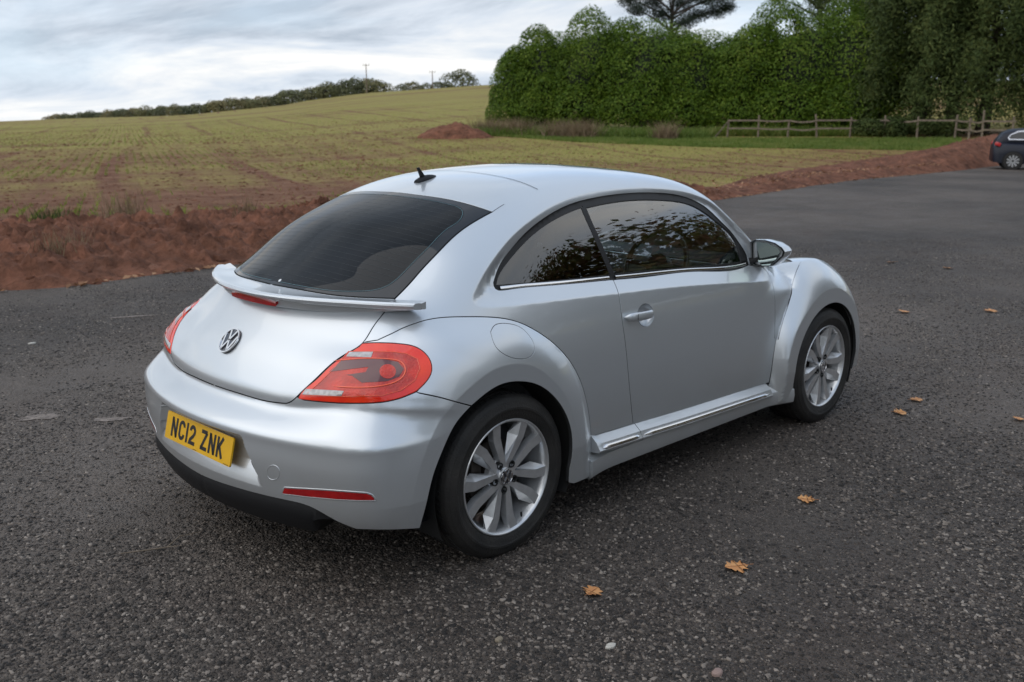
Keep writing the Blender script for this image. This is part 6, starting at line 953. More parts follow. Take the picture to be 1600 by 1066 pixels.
    # the lip that holds the black surround is a slim frame line
# ---- stepped skirt under the doors with its bright strip
def skirt(name, x0, x1, parent, sd, step=.04):
    xs = np.arange(x0, x1, step); xs = np.r_[xs, x1]; rings = []; tp = J(C('strip_top_r'), C('strip_top_f'))
    for x in xs:
        zt = float(np.interp(x, tp[:, 0], tp[:, 2])); yt = float(np.interp(x, tp[:, 0], tp[:, 1]))
        rings.append([(x, yt+.012, zt+.004), (x, yt-.001, zt-.001), (x, yt-.033, zt-.028), (x, yt-.036, zt-.036), (x, yt-.050, zt-.056), (x, yt-.046, zt-.066), (x, yt-.01, zt-.070), (x, yt+.03, zt-.070)])
    b = MB(); b.loft(rings, closed=True, cap=True)
    if sd: b.V = [(a, -c, d) for a, c, d in b.V]; b.F = [f[::-1] for f in b.F]
    o = b.build(name, PAINT, parent, auto=28)
    # chrome strip
    c0 = x0+(.012 if x0 > .7 else .04); c1 = x1-.004; P = []; N = []
    for x in np.arange(c0, c1, .02):
        zt = float(np.interp(x, tp[:, 0], tp[:, 2])); yt = float(np.interp(x, tp[:, 0], tp[:, 1])); P.append((x, yt-.0425, zt-.0455)); N.append((0, -.82, .57))
    strip('bright_strip', np.array(P), np.array(N), (.022), .007, CHROME, o, mirror=sd, lift=-.0005, taper=True)
    return o
for sd in (0, 1):
    skirt('door_skirt', .538, .853, car, sd); skirt('door_skirt', .857, 2.012, car, sd)
    # sill below
    rings = []
    for x in np.arange(.50, 2.19, .03):
        e_ = max(0, (.70-x)/.20); g_ = max(0, (x-2.0)/.18); fl_ = .030*(e_**1.8)+.05*g_**1.3
        zb = .182; tpz = .275+.0*e_
        rings.append([(x, -.80, tpz+.02), (x, -.835-fl_*.8, tpz), (x, -.851-fl_, tpz-.012), (x, -.856-fl_, .23), (x, -.850-fl_, zb+.010), (x, -.835-fl_, zb), (x, -.60, zb+.01), (x, -.60, tpz)])
    b = MB(); b.loft(rings)
    if sd: b.V = [(a, -c, d) for a, c, d in b.V]; b.F = [f[::-1] for f in b.F]
    b.build('sill', PAINT, car, auto=28)
# ------------------------------------------------------------------ wheels
def emblem(name, r, m_ring, m_bg, parent, place):
    "round badge: ring and the letters V over W; place maps (a, b, h) in the badge plane to 3-D"
    root = None
    b = MB(); n = 48
    bg = [(math.cos(2*math.pi*i/n)*r, math.sin(2*math.pi*i/n)*r) for i in range(n)]
    V = [place(a, c, 0) for a, c in bg]+[place(a*.99, c*.99, r*.06) for a, c in bg]; b.V = V; b.F = [(i, (i+1) % n, n+(i+1) % n, n+i) for i in range(n)]+[tuple(range(n, 2*n))]
    root = b.build(name, m_bg, parent, auto=30)
    b = MB(); h0, h1 = r*.06, r*.16; k = 0
    rr = [(r*1.0, h0), (r*.985, h1), (r*.90, h1), (r*.87, h0)]
    for i in range(n):
        a = 2*math.pi*i/n
        for q, h in rr: b.V.append(place(math.cos(a)*q, math.sin(a)*q, h))
    for i in range(n):
        for j in range(3): b.F.append((i*4+j, ((i+1) % n)*4+j, ((i+1) % n)*4+j+1, i*4+j+1))
    def bar(p, q, w):
        p = np.array(p)*r; q = np.array(q)*r; d = (q-p)/np.linalg.norm(q-p); s_ = np.array([-d[1], d[0]])*w*r/2; o_ = len(b.V)
        for h in (h0, h1*.96):
            for t in (p+s_, q+s_, q-s_, p-s_): b.V.append(place(t[0], t[1], h))
        b.F.extend([(o_+4, o_+5, o_+6, o_+7), (o_, o_+1, o_+5, o_+4), (o_+1, o_+2, o_+6, o_+5), (o_+2, o_+3, o_+7, o_+6), (o_+3, o_, o_+4, o_+7)])
    w = .155
    for sx in (-1, 1):
        bar((sx*.38, .80), (sx*.03, .10), w)                       # V
        bar((sx*.78, .42), (sx*.40, -.74), w); bar((sx*.40, -.74), (sx*.03, -.02), w)   # W
    b.build('emblem_letters', m_ring, root, auto=30); return root
BADGE_BG = mat('badge_dark', (.02, .022, .03), .12, coat=1.)
def make_wheel(parent, name='wheel'):
    w = empty(name, (0, 0, 0), 0, parent)
    t = MB(); R0 = .334
    prof = [(.226, .012), (.232, .0005), (.238, -.004), (.250, -.009), (.262, -.013), (.275, -.0155), (.276, -.0163), (.284, -.0165), (.285, -.0158), (.298, -.013), (.309, -.008), (.3095, -.0065), (.318, -.0005), (.3245, .006), (.3255, .009), (.3295, .015), (.3320, .025)]
    y = .025
    tread = []
    for gx in (.052, .088, .128, .164):
        tread += [(R0-.0004, gx-.0045), (R0-.0065, gx-.0035), (R0-.0065, gx+.0035), (R0-.0004, gx+.0045)]
    prof += tread+[(.332, .191), (.3245, .209), (.309, .223), (.275, .231), (.24, .222), (.226, .205)]
    t.lathe_y(prof, 120)
    tyre = t.build('tyre', RUBBER, w, auto=32)
    # shallow cross cuts near the tread edge
    s_ = MB()
    for i in range(76):
        a = 2*math.pi*i/76
        for yy, dy in ((.026, .020), (.108, .015), (.19, .016)):
            M = Matrix.Rotation(a+(.02 if yy > .1 else 0), 3, 'Y'); c = M @ Vector((0, yy+.004, R0-.0022)); o_ = len(s_.V)
            for x in (-.0014, .0014):
                for y2 in (-dy/2, dy/2):
                    for z in (-.002, .0030): s_.V.append(tuple(c+M @ Vector((x+y2*.25, y2, z))))
            s_.F += [tuple(o_+k for k in f) for f in [(0,1,3,2),(4,6,7,5),(0,4,5,1),(2,3,7,6),(0,2,6,4),(1,5,7,3)]]
    tag(s_.build('tread_sipes', LINER, tyre, smooth=False), kind='stuff')
    letters = MB()
    for i in range(2):
        for k in range(9):
            a = i*math.pi+.3+k*.062
            M = Matrix.Rotation(a, 3, 'Y'); c = M @ Vector((0, -.0163, .2925)); o_ = len(letters.V); hw = .006 if k % 3 else .004
            for x in (-hw, hw):
                for z in (-.0075, .0075):
                    for y2 in (0.0025, -.0005): letters.V.append(tuple(c+M @ Vector((x, y2-(z*.10), z))))
            letters.F += [tuple(o_+k2 for k2 in f) for f in [(0,1,3,2),(4,6,7,5),(0,4,5,1),(2,3,7,6),(0,2,6,4),(1,5,7,3)]]
    # rim
    r = MB(); r.lathe_y([(.2265, .010), (.2345, .001), (.2365, -.0045), (.2345, -.0075), (.2305, -.0075), (.2260, -.003), (.2215, .006), (.2165, .022), (.2135, .05), (.2050, .065), (.2050, .15), (.214, .17), (.226, .205)], 96)
    rim = r.build('rim', ALLOY, w, auto=30)
    sp = None
    for k in range(5):
        for sgn in (-1, 1):
            a0 = 2*math.pi*k/5+sgn*R_(18.2)+R_(2)
            b = MB()
            # radial, tangential, depth (outward negative y)
            def pt(u, v, d):
                v = v*sgn; ca, sa = math.cos(a0), math.sin(a0)
                return (u*sa+v*ca, d, u*ca-v*sa)
            st = [ # u, flat edge a, flat edge b, lower edge c (bevel foot), depths
                (.030, -.018, .0035, -.019, .013, .020), (.075, -.0140, .0125, -.018, .010, .028), (.168, -.005, .0320, -.030, .0045, .040), (.2250, -.013, .0270, -.0155, .0005, .010)]
            rings = []
            for u, va, vb_, vc, d0, d1 in st:
                rings.append([pt(u, va, d0), pt(u, vb_, d0+.001), pt(u, vb_+.003, d0+.03), pt(u, vc+.004, d0+.034), pt(u, vc, d1)])
            b.loft(rings)
            if sgn < 0: b.F = [f[::-1] for f in b.F]
            so = b.build('spoke', ALLOY, rim, smooth=False); so.data.shade_flat()
    h = MB(); h.lathe_y([(.0, .004), (.028, .004), (.034, .007), (.038, .018), (.075, .030), (.08, .05), (.0, .05)], 48); h.build('hub', ALLOY, rim, auto=30)
    for k in range(5):
        a = 2*math.pi*(k+.5)/5+R_(2); c = (math.sin(a)*.056, 0, math.cos(a)*.056); b = MB()
        b.lathe_y([(0, .024), (.0095, .024), (.0105, .010), (.0145, .008), (.0145, .03)], 16, c); b.build('wheel_bolt', LINER, rim, auto=30)
    cap_ = emblem('centre_cap', .0315, CHROME, BADGE_BG, w, lambda a, b_, h_: (a, .003-h_, b_))
    v_ = MB(); a = R_(152); p0 = Vector((math.sin(a)*.209, .004, math.cos(a)*.209)); p1 = Vector((math.sin(a)*.186, -.004, math.cos(a)*.186)); v_.tube([p0, p0.lerp(p1, .5), p1], [.004, .005, .0045], 8); v_.build('valve', BLACK, rim)
    d = MB(); d.lathe_y([(0, .085), (.135, .085), (.135, .10), (0, .10)], 48); d.lathe_y([(0, .055), (.075, .055), (.078, .09)], 32); d.build('brake_disc', STEEL, w, auto=30)
    q = MB(); q.box((-.115, .085, .02), (.055, .06, .15)); q.build('brake_caliper', STEEL, w, auto=30, bevel=.008)
    return w
def copy_tree(o, parent=None):
    c_ = o.copy(); COL.objects.link(c_); c_.parent = parent
    for ch in list(o.children): copy_tree(ch, c_)
    return c_
wheel = make_wheel(car); WZ = .326; YR = -.866; YFW = -.884; WB = 2.537
wheel.location = (0, YR, WZ); wheel.rotation_euler = (0, R_(4), 0)
w2 = copy_tree(wheel, car); w2.location = (WB, YFW, WZ); w2.rotation_euler = (0, R_(-8), 0)
w3 = copy_tree(wheel, car); w3.location = (0, -YR, WZ); w3.rotation_euler = (0, R_(20), R_(180))
w4 = copy_tree(wheel, car); w4.location = (WB, -YFW, WZ); w4.rotation_euler = (0, R_(50), R_(180))
# wheel housings and underbody
for sd in (-1, 1):
    for x, name in ((0, 'wheel_housing'), (WB, 'wheel_housing')):
        b = MB(); rings = []; n = 40
        for y in (.872, .84, .60, .58):
            rings.append([(x+.378*math.cos(t)*(1 if y > .59 else .05), sd*y, .325+.378*math.sin(t)*(1 if y > .59 else .05)) for t in np.linspace(R_(-25), R_(205), n)])
        b.loft(rings, closed=False, cap=False); b.build(name, LINER, car, smooth=True, auto=40)
b = MB(); b.box((1.27, 0, .27), (1.66, 1.50, .12)); b.box((1.35, 0, .25), (3.3, 1.12, .14)); b.box((-.50, 0, .32), (.26, 1.0, .04)); b.build('underbody', LINER, car, smooth=False)
b = MB(); b.tube([(-.35, .34, .27), (-.68, .345, .27), (-.735, .35, .262), (-.775, .355, .248)], [.03, .03, .031, .031], 20, cap=False); b.tube([(-.775, .355, .248), (-.66, .345, .262)], [.027, .027], 20, cap=False); b.build('exhaust_pipe', BLACK, car)
b = MB(); b.box((-.38, 0, .30), (.28, .7, .09)); b.build('silencer', STEEL, car, bevel=.02)

# ------------------------------------------------------------------ tail spoiler
def gbx(y):
    P = C('glass_bottom'); return float(np.interp(-abs(y), P[:, 1], P[:, 0])), float(np.interp(-abs(y), P[:, 1], P[:, 2]))
rings = []; ys = np.r_[np.linspace(-.712, -.55, 16), np.linspace(-.54, .54, 40), np.linspace(.55, .712, 16)]
for y in ys:
    ya = abs(y); tipk = max(0, (ya-.700)/.012); xt = -.61+.55*y*y; zt = 1.044-(.004*max(0, (ya-.5)/.22)); zb = zt-.020-.004*(ya > .3)
    if ya < .574: xl, zl = gbx(y); xl -= .004
    else: xl = -.307+.047*(ya-.574)/.153; zl = 1.038+.008*(ya-.574)/.153
    zl -= .002; xbl = -.57+.55*y*y; zbl = .986+.027*max(0, (ya-.45)/.26)
    r = [(xl, zl-.03), (xl, zl), ((xl+xt)/2+.01, (zl+zt)/2-.004), (xt+.030, zt+.0005), (xt+.010, zt+.001), (xt+.002, zt-.004), (xt, zt-.010), (xt+.004, zb+.002), (xt+.010, zb-.001), (xbl-.012+.012, zb-.004), (xbl+.001, zbl+.010), (xbl+.006, zbl), (min(xbl+.05, xl-.006), zbl-.002), (xl, zbl+.004)]
    if tipk > 0:
        k = 1-.10*tipk**2; cx_ = (xl+xt)/2; cz_ = (zt+zbl)/2; r = [(cx_+(a-cx_)*k, cz_+(b_-cz_)*k) for a, b_ in r]
    rings.append([(a, y, b_) for a, b_ in r])
b = MB(); b.loft(rings); spoiler = b.build('spoiler', PAINT, tailgate, auto=24)
# high brake light in the spoiler's underside
b = MB(); rings = []
for y in np.linspace(-.165, .165, 24):
    k = max(.06, 1-(abs(y)/.168)**3); x = -.575+.50*y*y; rings.append([(x-.003, y, 1.008+.010*k), (x-.006, y, 1.004), (x-.004, y, .990), (x+.004, y, 1.000-.014*k), (x+.03, y, .998), (x+.03, y, 1.012)])
b.loft(rings); b.build('brake_light', REDLENS, spoiler, auto=40)
# badge on the tailgate
S_, N_ = on([(-.68, 0, .845)], DirProj((-.9, 0, .35))); n_ = Vector(N_[0]); n_.y = 0; n_.normalize(); up = Vector((n_.z*-1, 0, -n_.x)) if False else Vector((0, 0, 1)); up = (up-n_*up.dot(n_)).normalized(); sd_ = Vector((0, -1, 0)); o_ = Vector(S_[0])
emblem('badge', .056, CHROME, BADGE_BG, tailgate, lambda a, b_, h: tuple(o_+sd_*a+up*b_+n_*(h+.001)))
# ------------------------------------------------------------------ number plate
plc = Vector((-.8415, 0, .4845)); pt_ = .2414; pu = Vector((pt_, 0, 1)).normalized(); pn = Vector((-1, 0, pt_)).normalized(); ps = Vector((0, -1, 0))
def PP(a, b_, h): return tuple(plc+ps*a+pu*b_+pn*h)
def rounded(w, h, r, n=5):
    o = []
    for cx_, cy_, a0 in ((w/2-r, h/2-r, 0), (-w/2+r, h/2-r, 90), (-w/2+r, -h/2+r, 180), (w/2-r, -h/2+r, 270)):
        for i in range(n+1): a = R_(a0+90*i/n); o.append((cx_+r*math.cos(a), cy_+r*math.sin(a)))
    return o
rd = rounded(.520, .111, .008); b = MB(); b.loft([[PP(x, y, -.004) for x, y in rd], [PP(x, y, .003) for x, y in rd]])
plate = b.build('number_plate', PLATE_Y, bumper, auto=30)
def stroke_mesh(paths, w, ox, oy, b, h=.0036):
    for path in paths:
        P = [np.array(p, float) for p in path]; n = len(P); L = []; Rr = []
        for i in range(n):
            if i == 0: d = P[1]-P[0]; d /= np.linalg.norm(d); nn = np.array([-d[1], d[0]]); k = 1
            elif i == n-1: d = P[-1]-P[-2]; d /= np.linalg.norm(d); nn = np.array([-d[1], d[0]]); k = 1
            else:
                d1 = P[i]-P[i-1]; d1 /= np.linalg.norm(d1); d2 = P[i+1]-P[i]; d2 /= np.linalg.norm(d2)
                n1_ = np.array([-d1[1], d1[0]]); n2_ = np.array([-d2[1], d2[0]]); nn = n1_+n2_; nn /= np.linalg.norm(nn); k = 1/max(.35, float(nn@n1_))
            L.append(P[i]+nn*w/2*k); Rr.append(P[i]-nn*w/2*k)
        o = len(b.V); b.V += [PP(ox+p[0], oy+p[1], h) for p in L]+[PP(ox+p[0], oy+p[1], h) for p in Rr]
        b.F += [(o+i, o+n+i, o+n+i+1, o+i+1) for i in range(n-1)]
W_, H_, T_ = .050, .079, .0150; w2_, h2_ = W_/2-T_/2, H_/2-T_/2
def arc(cx_, cy_, rx, ry, a0, a1, n=10): return [(cx_+rx*math.cos(R_(a0+(a1-a0)*i/n)), cy_+ry*math.sin(R_(a0+(a1-a0)*i/n))) for i in range(n+1)]
GL = {'N': [[(-w2_, -H_/2), (-w2_, H_/2)], [(w2_, -H_/2), (w2_, H_/2)], [(-w2_-.001, H_/2-.003), (w2_+.001, -H_/2+.003)]],
 'C': [arc(0, h2_-w2_, w2_, w2_, 0, 90)+arc(0, h2_-w2_, w2_, w2_, 100, 180, 8)+arc(0, -h2_+w2_, w2_, w2_, 180, 360, 18)],
 '1': [[(0, -H_/2), (0, H_/2)]],
 '2': [arc(0, h2_-w2_, w2_, w2_, 180, -20, 16)+[(w2_*.55, -.002), (-w2_*.75, -h2_+.012), (-w2_, -h2_), (w2_+T_/2, -h2_)]],
 'Z': [[(-w2_-T_/2, h2_), (w2_+.001, h2_)], [(-w2_-T_/2, -h2_), (w2_+T_/2, -h2_)], [(w2_, h2_), (-w2_, -h2_)]],
 'K': [[(-w2_, -H_/2), (-w2_, H_/2)], [(w2_, H_/2), (-w2_+.003, -.006)], [(-w2_*.35, .004), (w2_+.001, -H_/2)]]}
x = -.2135-.000
for ch, wd in (('N', .05), ('C', .05), ('1', .014), ('2', .05), (' ', .022), ('Z', .05), ('N', .05), ('K', .05)):
    if ch != ' ':
        b = MB(); stroke_mesh(GL[ch], T_, x+wd/2, 0, b); b.build('plate_character', PLATE_K, plate, smooth=False)
    x += wd+.011
b = MB()
for cx_, n in ((-.02, 6), (.215, 8)):
    for i in range(n): xx = cx_+i*.0048; o = len(b.V); b.V += [PP(xx+a, -.0515+c_, .0036) for a, c_ in ((-.0017, -.0012), (.0017, -.0012), (.0017, .0012), (-.0017, .0012))]; b.F.append((o, o+1, o+2, o+3))
b.build('plate_small_print', PLATE_K, plate, smooth=False)
# pale shelf edge around the recess, tow-eye cover, reflectors
S_, N_ = on(resample(C('tow'), .006), cylr); GAP = mat('panel_gap', (.05, .055, .06), .6)
strip('tow_eye_cover', S_, N_, .0035, .0016, PAINT, bumper, closed=True, lift=-.0004)
for sd in (0, 1):
    rl = C('reflector')[:-1]
    rf = panel('rear_reflector', rl, cylr, REDLENS, bumper, h=.010, mirror=sd, gap=.003, flange=.012, off=.0022)
    S_, N_ = on(resample(rl, .01), cylr); strip('reflector_surround', S_, N_, .006, .002, PAINT, rf, mirror=sd, closed=True, lift=-.0005)
# ------------------------------------------------------------------ roof seam and aerial
sm = C('seam'); sm = sm[sm[:, 1] < -.002]; P_ = np.concatenate([sm*np.array([1, -1, 1]), sm[::1]]); P_ = P_[np.argsort(P_[:, 1])]
yy_ = np.linspace(P_[0, 1], P_[-1, 1], 220); pf_ = np.polyfit(P_[:, 1]**2, P_[:, 0], 2); S_, N_ = on(np.c_[np.polyval(pf_, yy_**2), yy_, np.full(220, 1.45)], ntop); b = MB(); ribbon(S_, N_, .0038, .0018, b); b.build('roof_seam', SEAL, car)
for sd in (0, 1):
    S_, N_ = on(C('seam2'), nside); b = MB(); ribbon(S_, N_, .0022, .0006, b)
    if sd: b.V = [(a, -c_, d) for a, c_, d in b.V]
    b.build('roof_seam', SEAL, car)
b = MB(); rings = []
for u in np.linspace(0, 1, 9):
    xx = .288+.112*u; w = .026*math.sin(math.pi*min(1, .16+u*.80))**.7+.002; h = .020*math.sin(math.pi*min(1, .22+u*.72))**.8+.002; zz = float(surf(ntop, np.array([[0., 0.]]) if False else ntop.uv([(xx, 0, 1.4)]), (1.6, 1.2), BODY.F)[0][0][2])
    rings.append([(xx, w*math.cos(t), zz-.002+max(0, h*math.sin(t))) for t in np.linspace(0, math.pi, 12)]+[(xx, 0, zz-.003)])
b.loft(rings); aer = b.build('aerial', BLACK, car, auto=50)
b = MB(); b.loft([[(x_, y_, z_) for x_, y_, z_ in ((.318+dx_, dy_, z0), (.345+dx_*.6, dy_, z0), (.350, 0, z0), (.345+dx_*.6, -dy_, z0), (.318+dx_, -dy_, z0))] for z0, dx_, dy_ in ((1.436, 0, .008), )]+[[(.292, .004, 1.487), (.304, .004, 1.489), (.307, 0, 1.489), (.304, -.004, 1.489), (.292, -.004, 1.487)]]); b.build('aerial_fin', BLACK, aer, bevel=.0015)
# ------------------------------------------------------------------ door handle and mirror
for sd, door_ in zip((0, 1), [o for o in car.children if o.name.startswith('door') and 'glass' not in o.name and 'skirt' not in o.name]):
    bl = C('bowl'); S_, N_ = on(bl, ndoor); c0 = S_.mean(0); n0 = N_.mean(0); n0 /= np.linalg.norm(n0); b = MB(); rings = []
    for k, dpt in ((1.0, .0), (.985, -.004), (.93, -.016), (.75, -.028), (.4, -.034), (.02, -.036)):
        rings.append([c0+(p-c0)*k+n0*dpt for p in S_])
    b.loft(rings, cap=False)
    if sd: b.V = [(v[0], -v[1], v[2]) for v in b.V]; b.F = [f[::-1] for f in b.F]
    b.build('handle_bowl', PAINT, door_, auto=60)
    A, B_ = C('handle'); b = MB(); rings = []
    for u in np.linspace(0, 1, 15):
        p = A+(B_-A)*u; y_ = -.826-.034*(math.sin(math.pi*min(max(u, .0), 1))**.35); r_ = .0180*(1-(abs(u-.5)*2)**8)**.5+.001
        rings.append([(p[0], y_+.008*math.cos(t), p[2]+r_*math.sin(t)) for t in np.linspace(0, 2*math.pi, 16, endpoint=False)])
    b.loft(rings); b.V = [(v[0], v[1]*(-1 if sd else 1), v[2]) for v in b.V]
    if sd: b.F = [f[::-1] for f in b.F]
    hd = b.build('door_handle', PAINT, door_, auto=50)
    S2, N2 = on([A+(B_-A)*.24], ndoor); b = MB(); b.box((A[0]+(B_-A)[0]*.24, (-.8685)*(-1 if sd else 1), A[2]), (.0012, .002, .026)); b.build('handle_cap_line', SEAL, hd, smooth=False)
    # mirror
    mo = C('mirror'); mg = C('mirror_glass'); mo = resample(mo, .012); cm = mo.mean(0)
    fn_ = lambda P, k, dx_, dz_=0.: [(p[0]+dx_+.12*(-(p[1]-cm[1])) * -.25, cm[1]+(p[1]-cm[1])*k, cm[2]+(p[2]-cm[2])*k+dz_) for p in P]
    b = MB(); rings = [fn_(mo, .93, .010), fn_(mo, .985, -.004), fn_(mo, 1.0, .004), fn_(mo, 1.01, .03), fn_(mo, .97, .07), fn_(mo, .84, .105), fn_(mo, .55, .13), fn_(mo, .1, .138)]
    b.loft(rings); b.V = [(v[0], v[1]*(-1 if sd else 1), v[2]) for v in b.V]
    mir = b.build('door_mirror', PAINT, door_, auto=50)
    ar_ = 1
    b = MB(); b.loft([fn_(mo, .97, -.007), fn_(mo, .99, -.003), fn_(mo, .99, .012), fn_(mo, .90, .012), fn_(mo, .90, -.004)], cap=False); b.V = [(v[0], v[1]*(-1 if sd else 1), v[2]) for v in b.V]; b.build('mirror_rim', BLACK, mir, auto=30)
    gq_ = resample(mg, .01); b = MB(); b.V = [(v[0]-.0045-.03*(v[1]-cm[1])*-1, v[1]*(-1 if sd else 1), v[2]) for v in gq_]; b.F = [tuple(range(len(b.V)))]; b.build('mirror_glass', mat('mirror_silver', (.42, .50, .48), .02, 1.), mir, smooth=False)
    b = MB(); s1 = -1 if sd else 1
    b.loft([[(1.90, -.72*s1, .955), (1.98, -.72*s1, .955), (1.97, -.72*s1, .995), (1.91, -.72*s1, .995)], [(1.915, -.752*s1, .965), (1.985, -.752*s1, .965), (1.98, -.752*s1, .992), (1.92, -.752*s1, .992)], [(1.95, -.80*s1, .985), (2.01, -.80*s1, .985), (2.0, -.80*s1, 1.01), (1.955, -.80*s1, 1.01)]]); b.build('mirror_arm', BLACK, mir, auto=30, bevel=.004)
# ------------------------------------------------------------------ cabin
cab = empty('cabin', (0, 0, 0), 0, car)
def rbox(name, c_, d, m, bev=.03, ry=0., par=cab):
    b = MB(); b.box(c_, d, 0, ry); o = b.build(name, m, par, bevel=bev); return o
rbox('cabin_floor', (1.1, 0, .36), (2.0, 1.45, .06), LINER, .01)
rbox('parcel_shelf', (-.02, 0, .90), (.46, 1.05, .03), CABIN, .01)
rbox('rear_bulkhead', (.22, 0, .62), (.05, 1.2, .50), CABIN, .01, R_(-12))
for sy in (-.30, .30):
    rbox('rear_seat', (.36, sy, .74), (.14, .50, .58), CABIN, .05, R_(-14))
    rbox('rear_headrest', (.23, sy, 1.07), (.09, .25, .16), CABIN, .035, R_(-10))
    rbox('rear_cushion', (.62, sy, .50), (.46, .52, .14), CABIN, .05)
for sy in (-.37, .37):
    rbox('front_seat_back', (1.02, sy, .80), (.13, .50, .62), CABIN, .055, R_(-18))
    rbox('front_headrest', (.88, sy, 1.18), (.10, .27, .19), CABIN, .045, R_(-12))
    rbox('front_cushion', (1.28, sy, .50), (.50, .50, .15), CABIN, .05)
rbox('dashboard', (1.93, 0, .86), (.34, 1.30, .26), mat('dash_dark', (.03, .032, .034), .5), .07)
rbox('dash_panel', (1.765, 0, .90), (.03, 1.28, .14), mat('dash_silver', (.45, .48, .50), .3, .3, .6), .012)
b = MB(); wc = Vector((1.60, -.37, .955)); ax = Vector((-.90, 0, .42)).normalized(); uu = Vector((0, 1, 0)); ww = ax.cross(uu)
b.tube([wc+uu*.185*math.cos(t)+ww*.185*math.sin(t) for t in np.linspace(0, 2*math.pi, 41)], .014, 10, cap=False)
for t in (R_(0), R_(180), R_(90)): b.tube([wc+ax*-.03, wc+(uu*math.cos(t)+ww*math.sin(t))*.18], [.02, .012], 8)
b.tube([wc-ax*.01, wc-ax*.05], [.065, .07], 20); b.tube([wc-ax*.05, wc-ax*.28], .03, 10)
b.build('steering_wheel', mat('wheel_leather', (.035, .035, .036), .4), cab, auto=40)
b = MB(); b.tube([(1.98, -.05, 1.30), (1.93, -.02, 1.28)], .012, 8); b.box((1.91, 0, 1.265), (.03, .24, .065)); b.build('interior_mirror', BLACK, cab, bevel=.008)
rbox('door_card', (1.40, .70, .66), (1.15, .05, .56), CABIN, .02); rbox('door_card', (1.40, -.71, .66), (1.15, .05, .56), CABIN, .02)
rbox('side_trim', (.42, .70, .66), (.70, .05, .56), CABIN, .02); rbox('side_trim', (.42, -.70, .66), (.70, .05, .56), CABIN, .02)
# headlining follows the roof skin from inside
hl = J([(.30, 0, 1.38)], [(.33, -.3, 1.37), (.38, -.46, 1.34), (.8, -.50, 1.36), (1.3, -.50, 1.36), (1.66, -.44, 1.34), (1.68, -.2, 1.38), (1.70, 0, 1.38), (1.0, 0, 1.4)])
panel('headlining', hl, ntop, mat('headlining_cloth', (.22, .22, .21), .9), cab, h=.04, mirror=2, gap=0, flange=0, off=-.03)
# ------------------------------------------------------------------ trees, bushes, fence, far car, leaves
def lumpy_crown(lobes, n, size, g_, aspect=.55, inner=.25, jitter=.6, zmin=None):
    "leaf positions over and inside a union of rough ellipsoids"
    w = np.array([l[3]*l[4] for l in lobes]); cnt = (n*w/w.sum()).astype(int); Ps = []; Ns = []
    L = np.array([l[:6] for l in lobes], float)
    for (cx_, cy_, cz_, rx, ry, rz), k in zip(L, cnt):
        D = rand_dirs(k, g_); D[:, 2] = np.where(D[:, 2] < -.55, -D[:, 2], D[:, 2]); r = 1-inner*g_.random(k)**1.6
        bump = 1+.16*fbm(D[:, 0]*2.6+cx_*1.7, D[:, 2]*2.6+D[:, 1]*1.9+cy_, 3)*2
        P = np.c_[cx_, cy_, cz_]+D*(r*bump)[:, None]*np.array([rx, ry, rz]); 
        # drop leaves buried deep in a neighbouring lobe
        dp = np.min([(((P-l[:3])/l[3:6])**2).sum(1) for l in L], axis=0); ok = dp > .42
        if zmin is not None: ok &= P[:, 2] > zmin
        Ps.append(P[ok]); Ns.append(D[ok]/np.array([rx, ry, rz])*ry)
    P = np.concatenate(Ps); N = np.concatenate(Ns); N /= np.linalg.norm(N, axis=1)[:, None]; N[:, 2] += .35
    return leaves(P, N, size, aspect, jitter, g_)
def trunk(b, base, top, r0, r1, g_, limbs=4, spread=1.5):
    base = Vector(base); top = Vector(top); mid_p = base.lerp(top, .5)+Vector((g_.normal()*.15, g_.normal()*.15, 0)); b.tube([base-Vector((0, 0, .2)), base.lerp(mid_p, .5), mid_p, top], [r0*1.25, r0*.95, (r0+r1)/2, r1], 9)
    for k in range(limbs):
        a = g_.random()*6.28; h = .35+.55*g_.random(); p = base.lerp(top, h); e_ = p+Vector((math.cos(a)*spread, math.sin(a)*spread, spread*(.5+.7*g_.random()))); m_ = p.lerp(e_, .5)+Vector((0, 0, .15*spread)); b.tube([p, m_, e_], [r1*.8, r1*.5, r1*.2], 6)
def at_px(px, d):  # ground position seen at picture column px, distance d ahead
    s = (px-800)/1528*(d*math.cos(PITCH)+1.69*math.sin(PITCH)); x, y = wxy(d, s); return x, y, float(land(x, y))
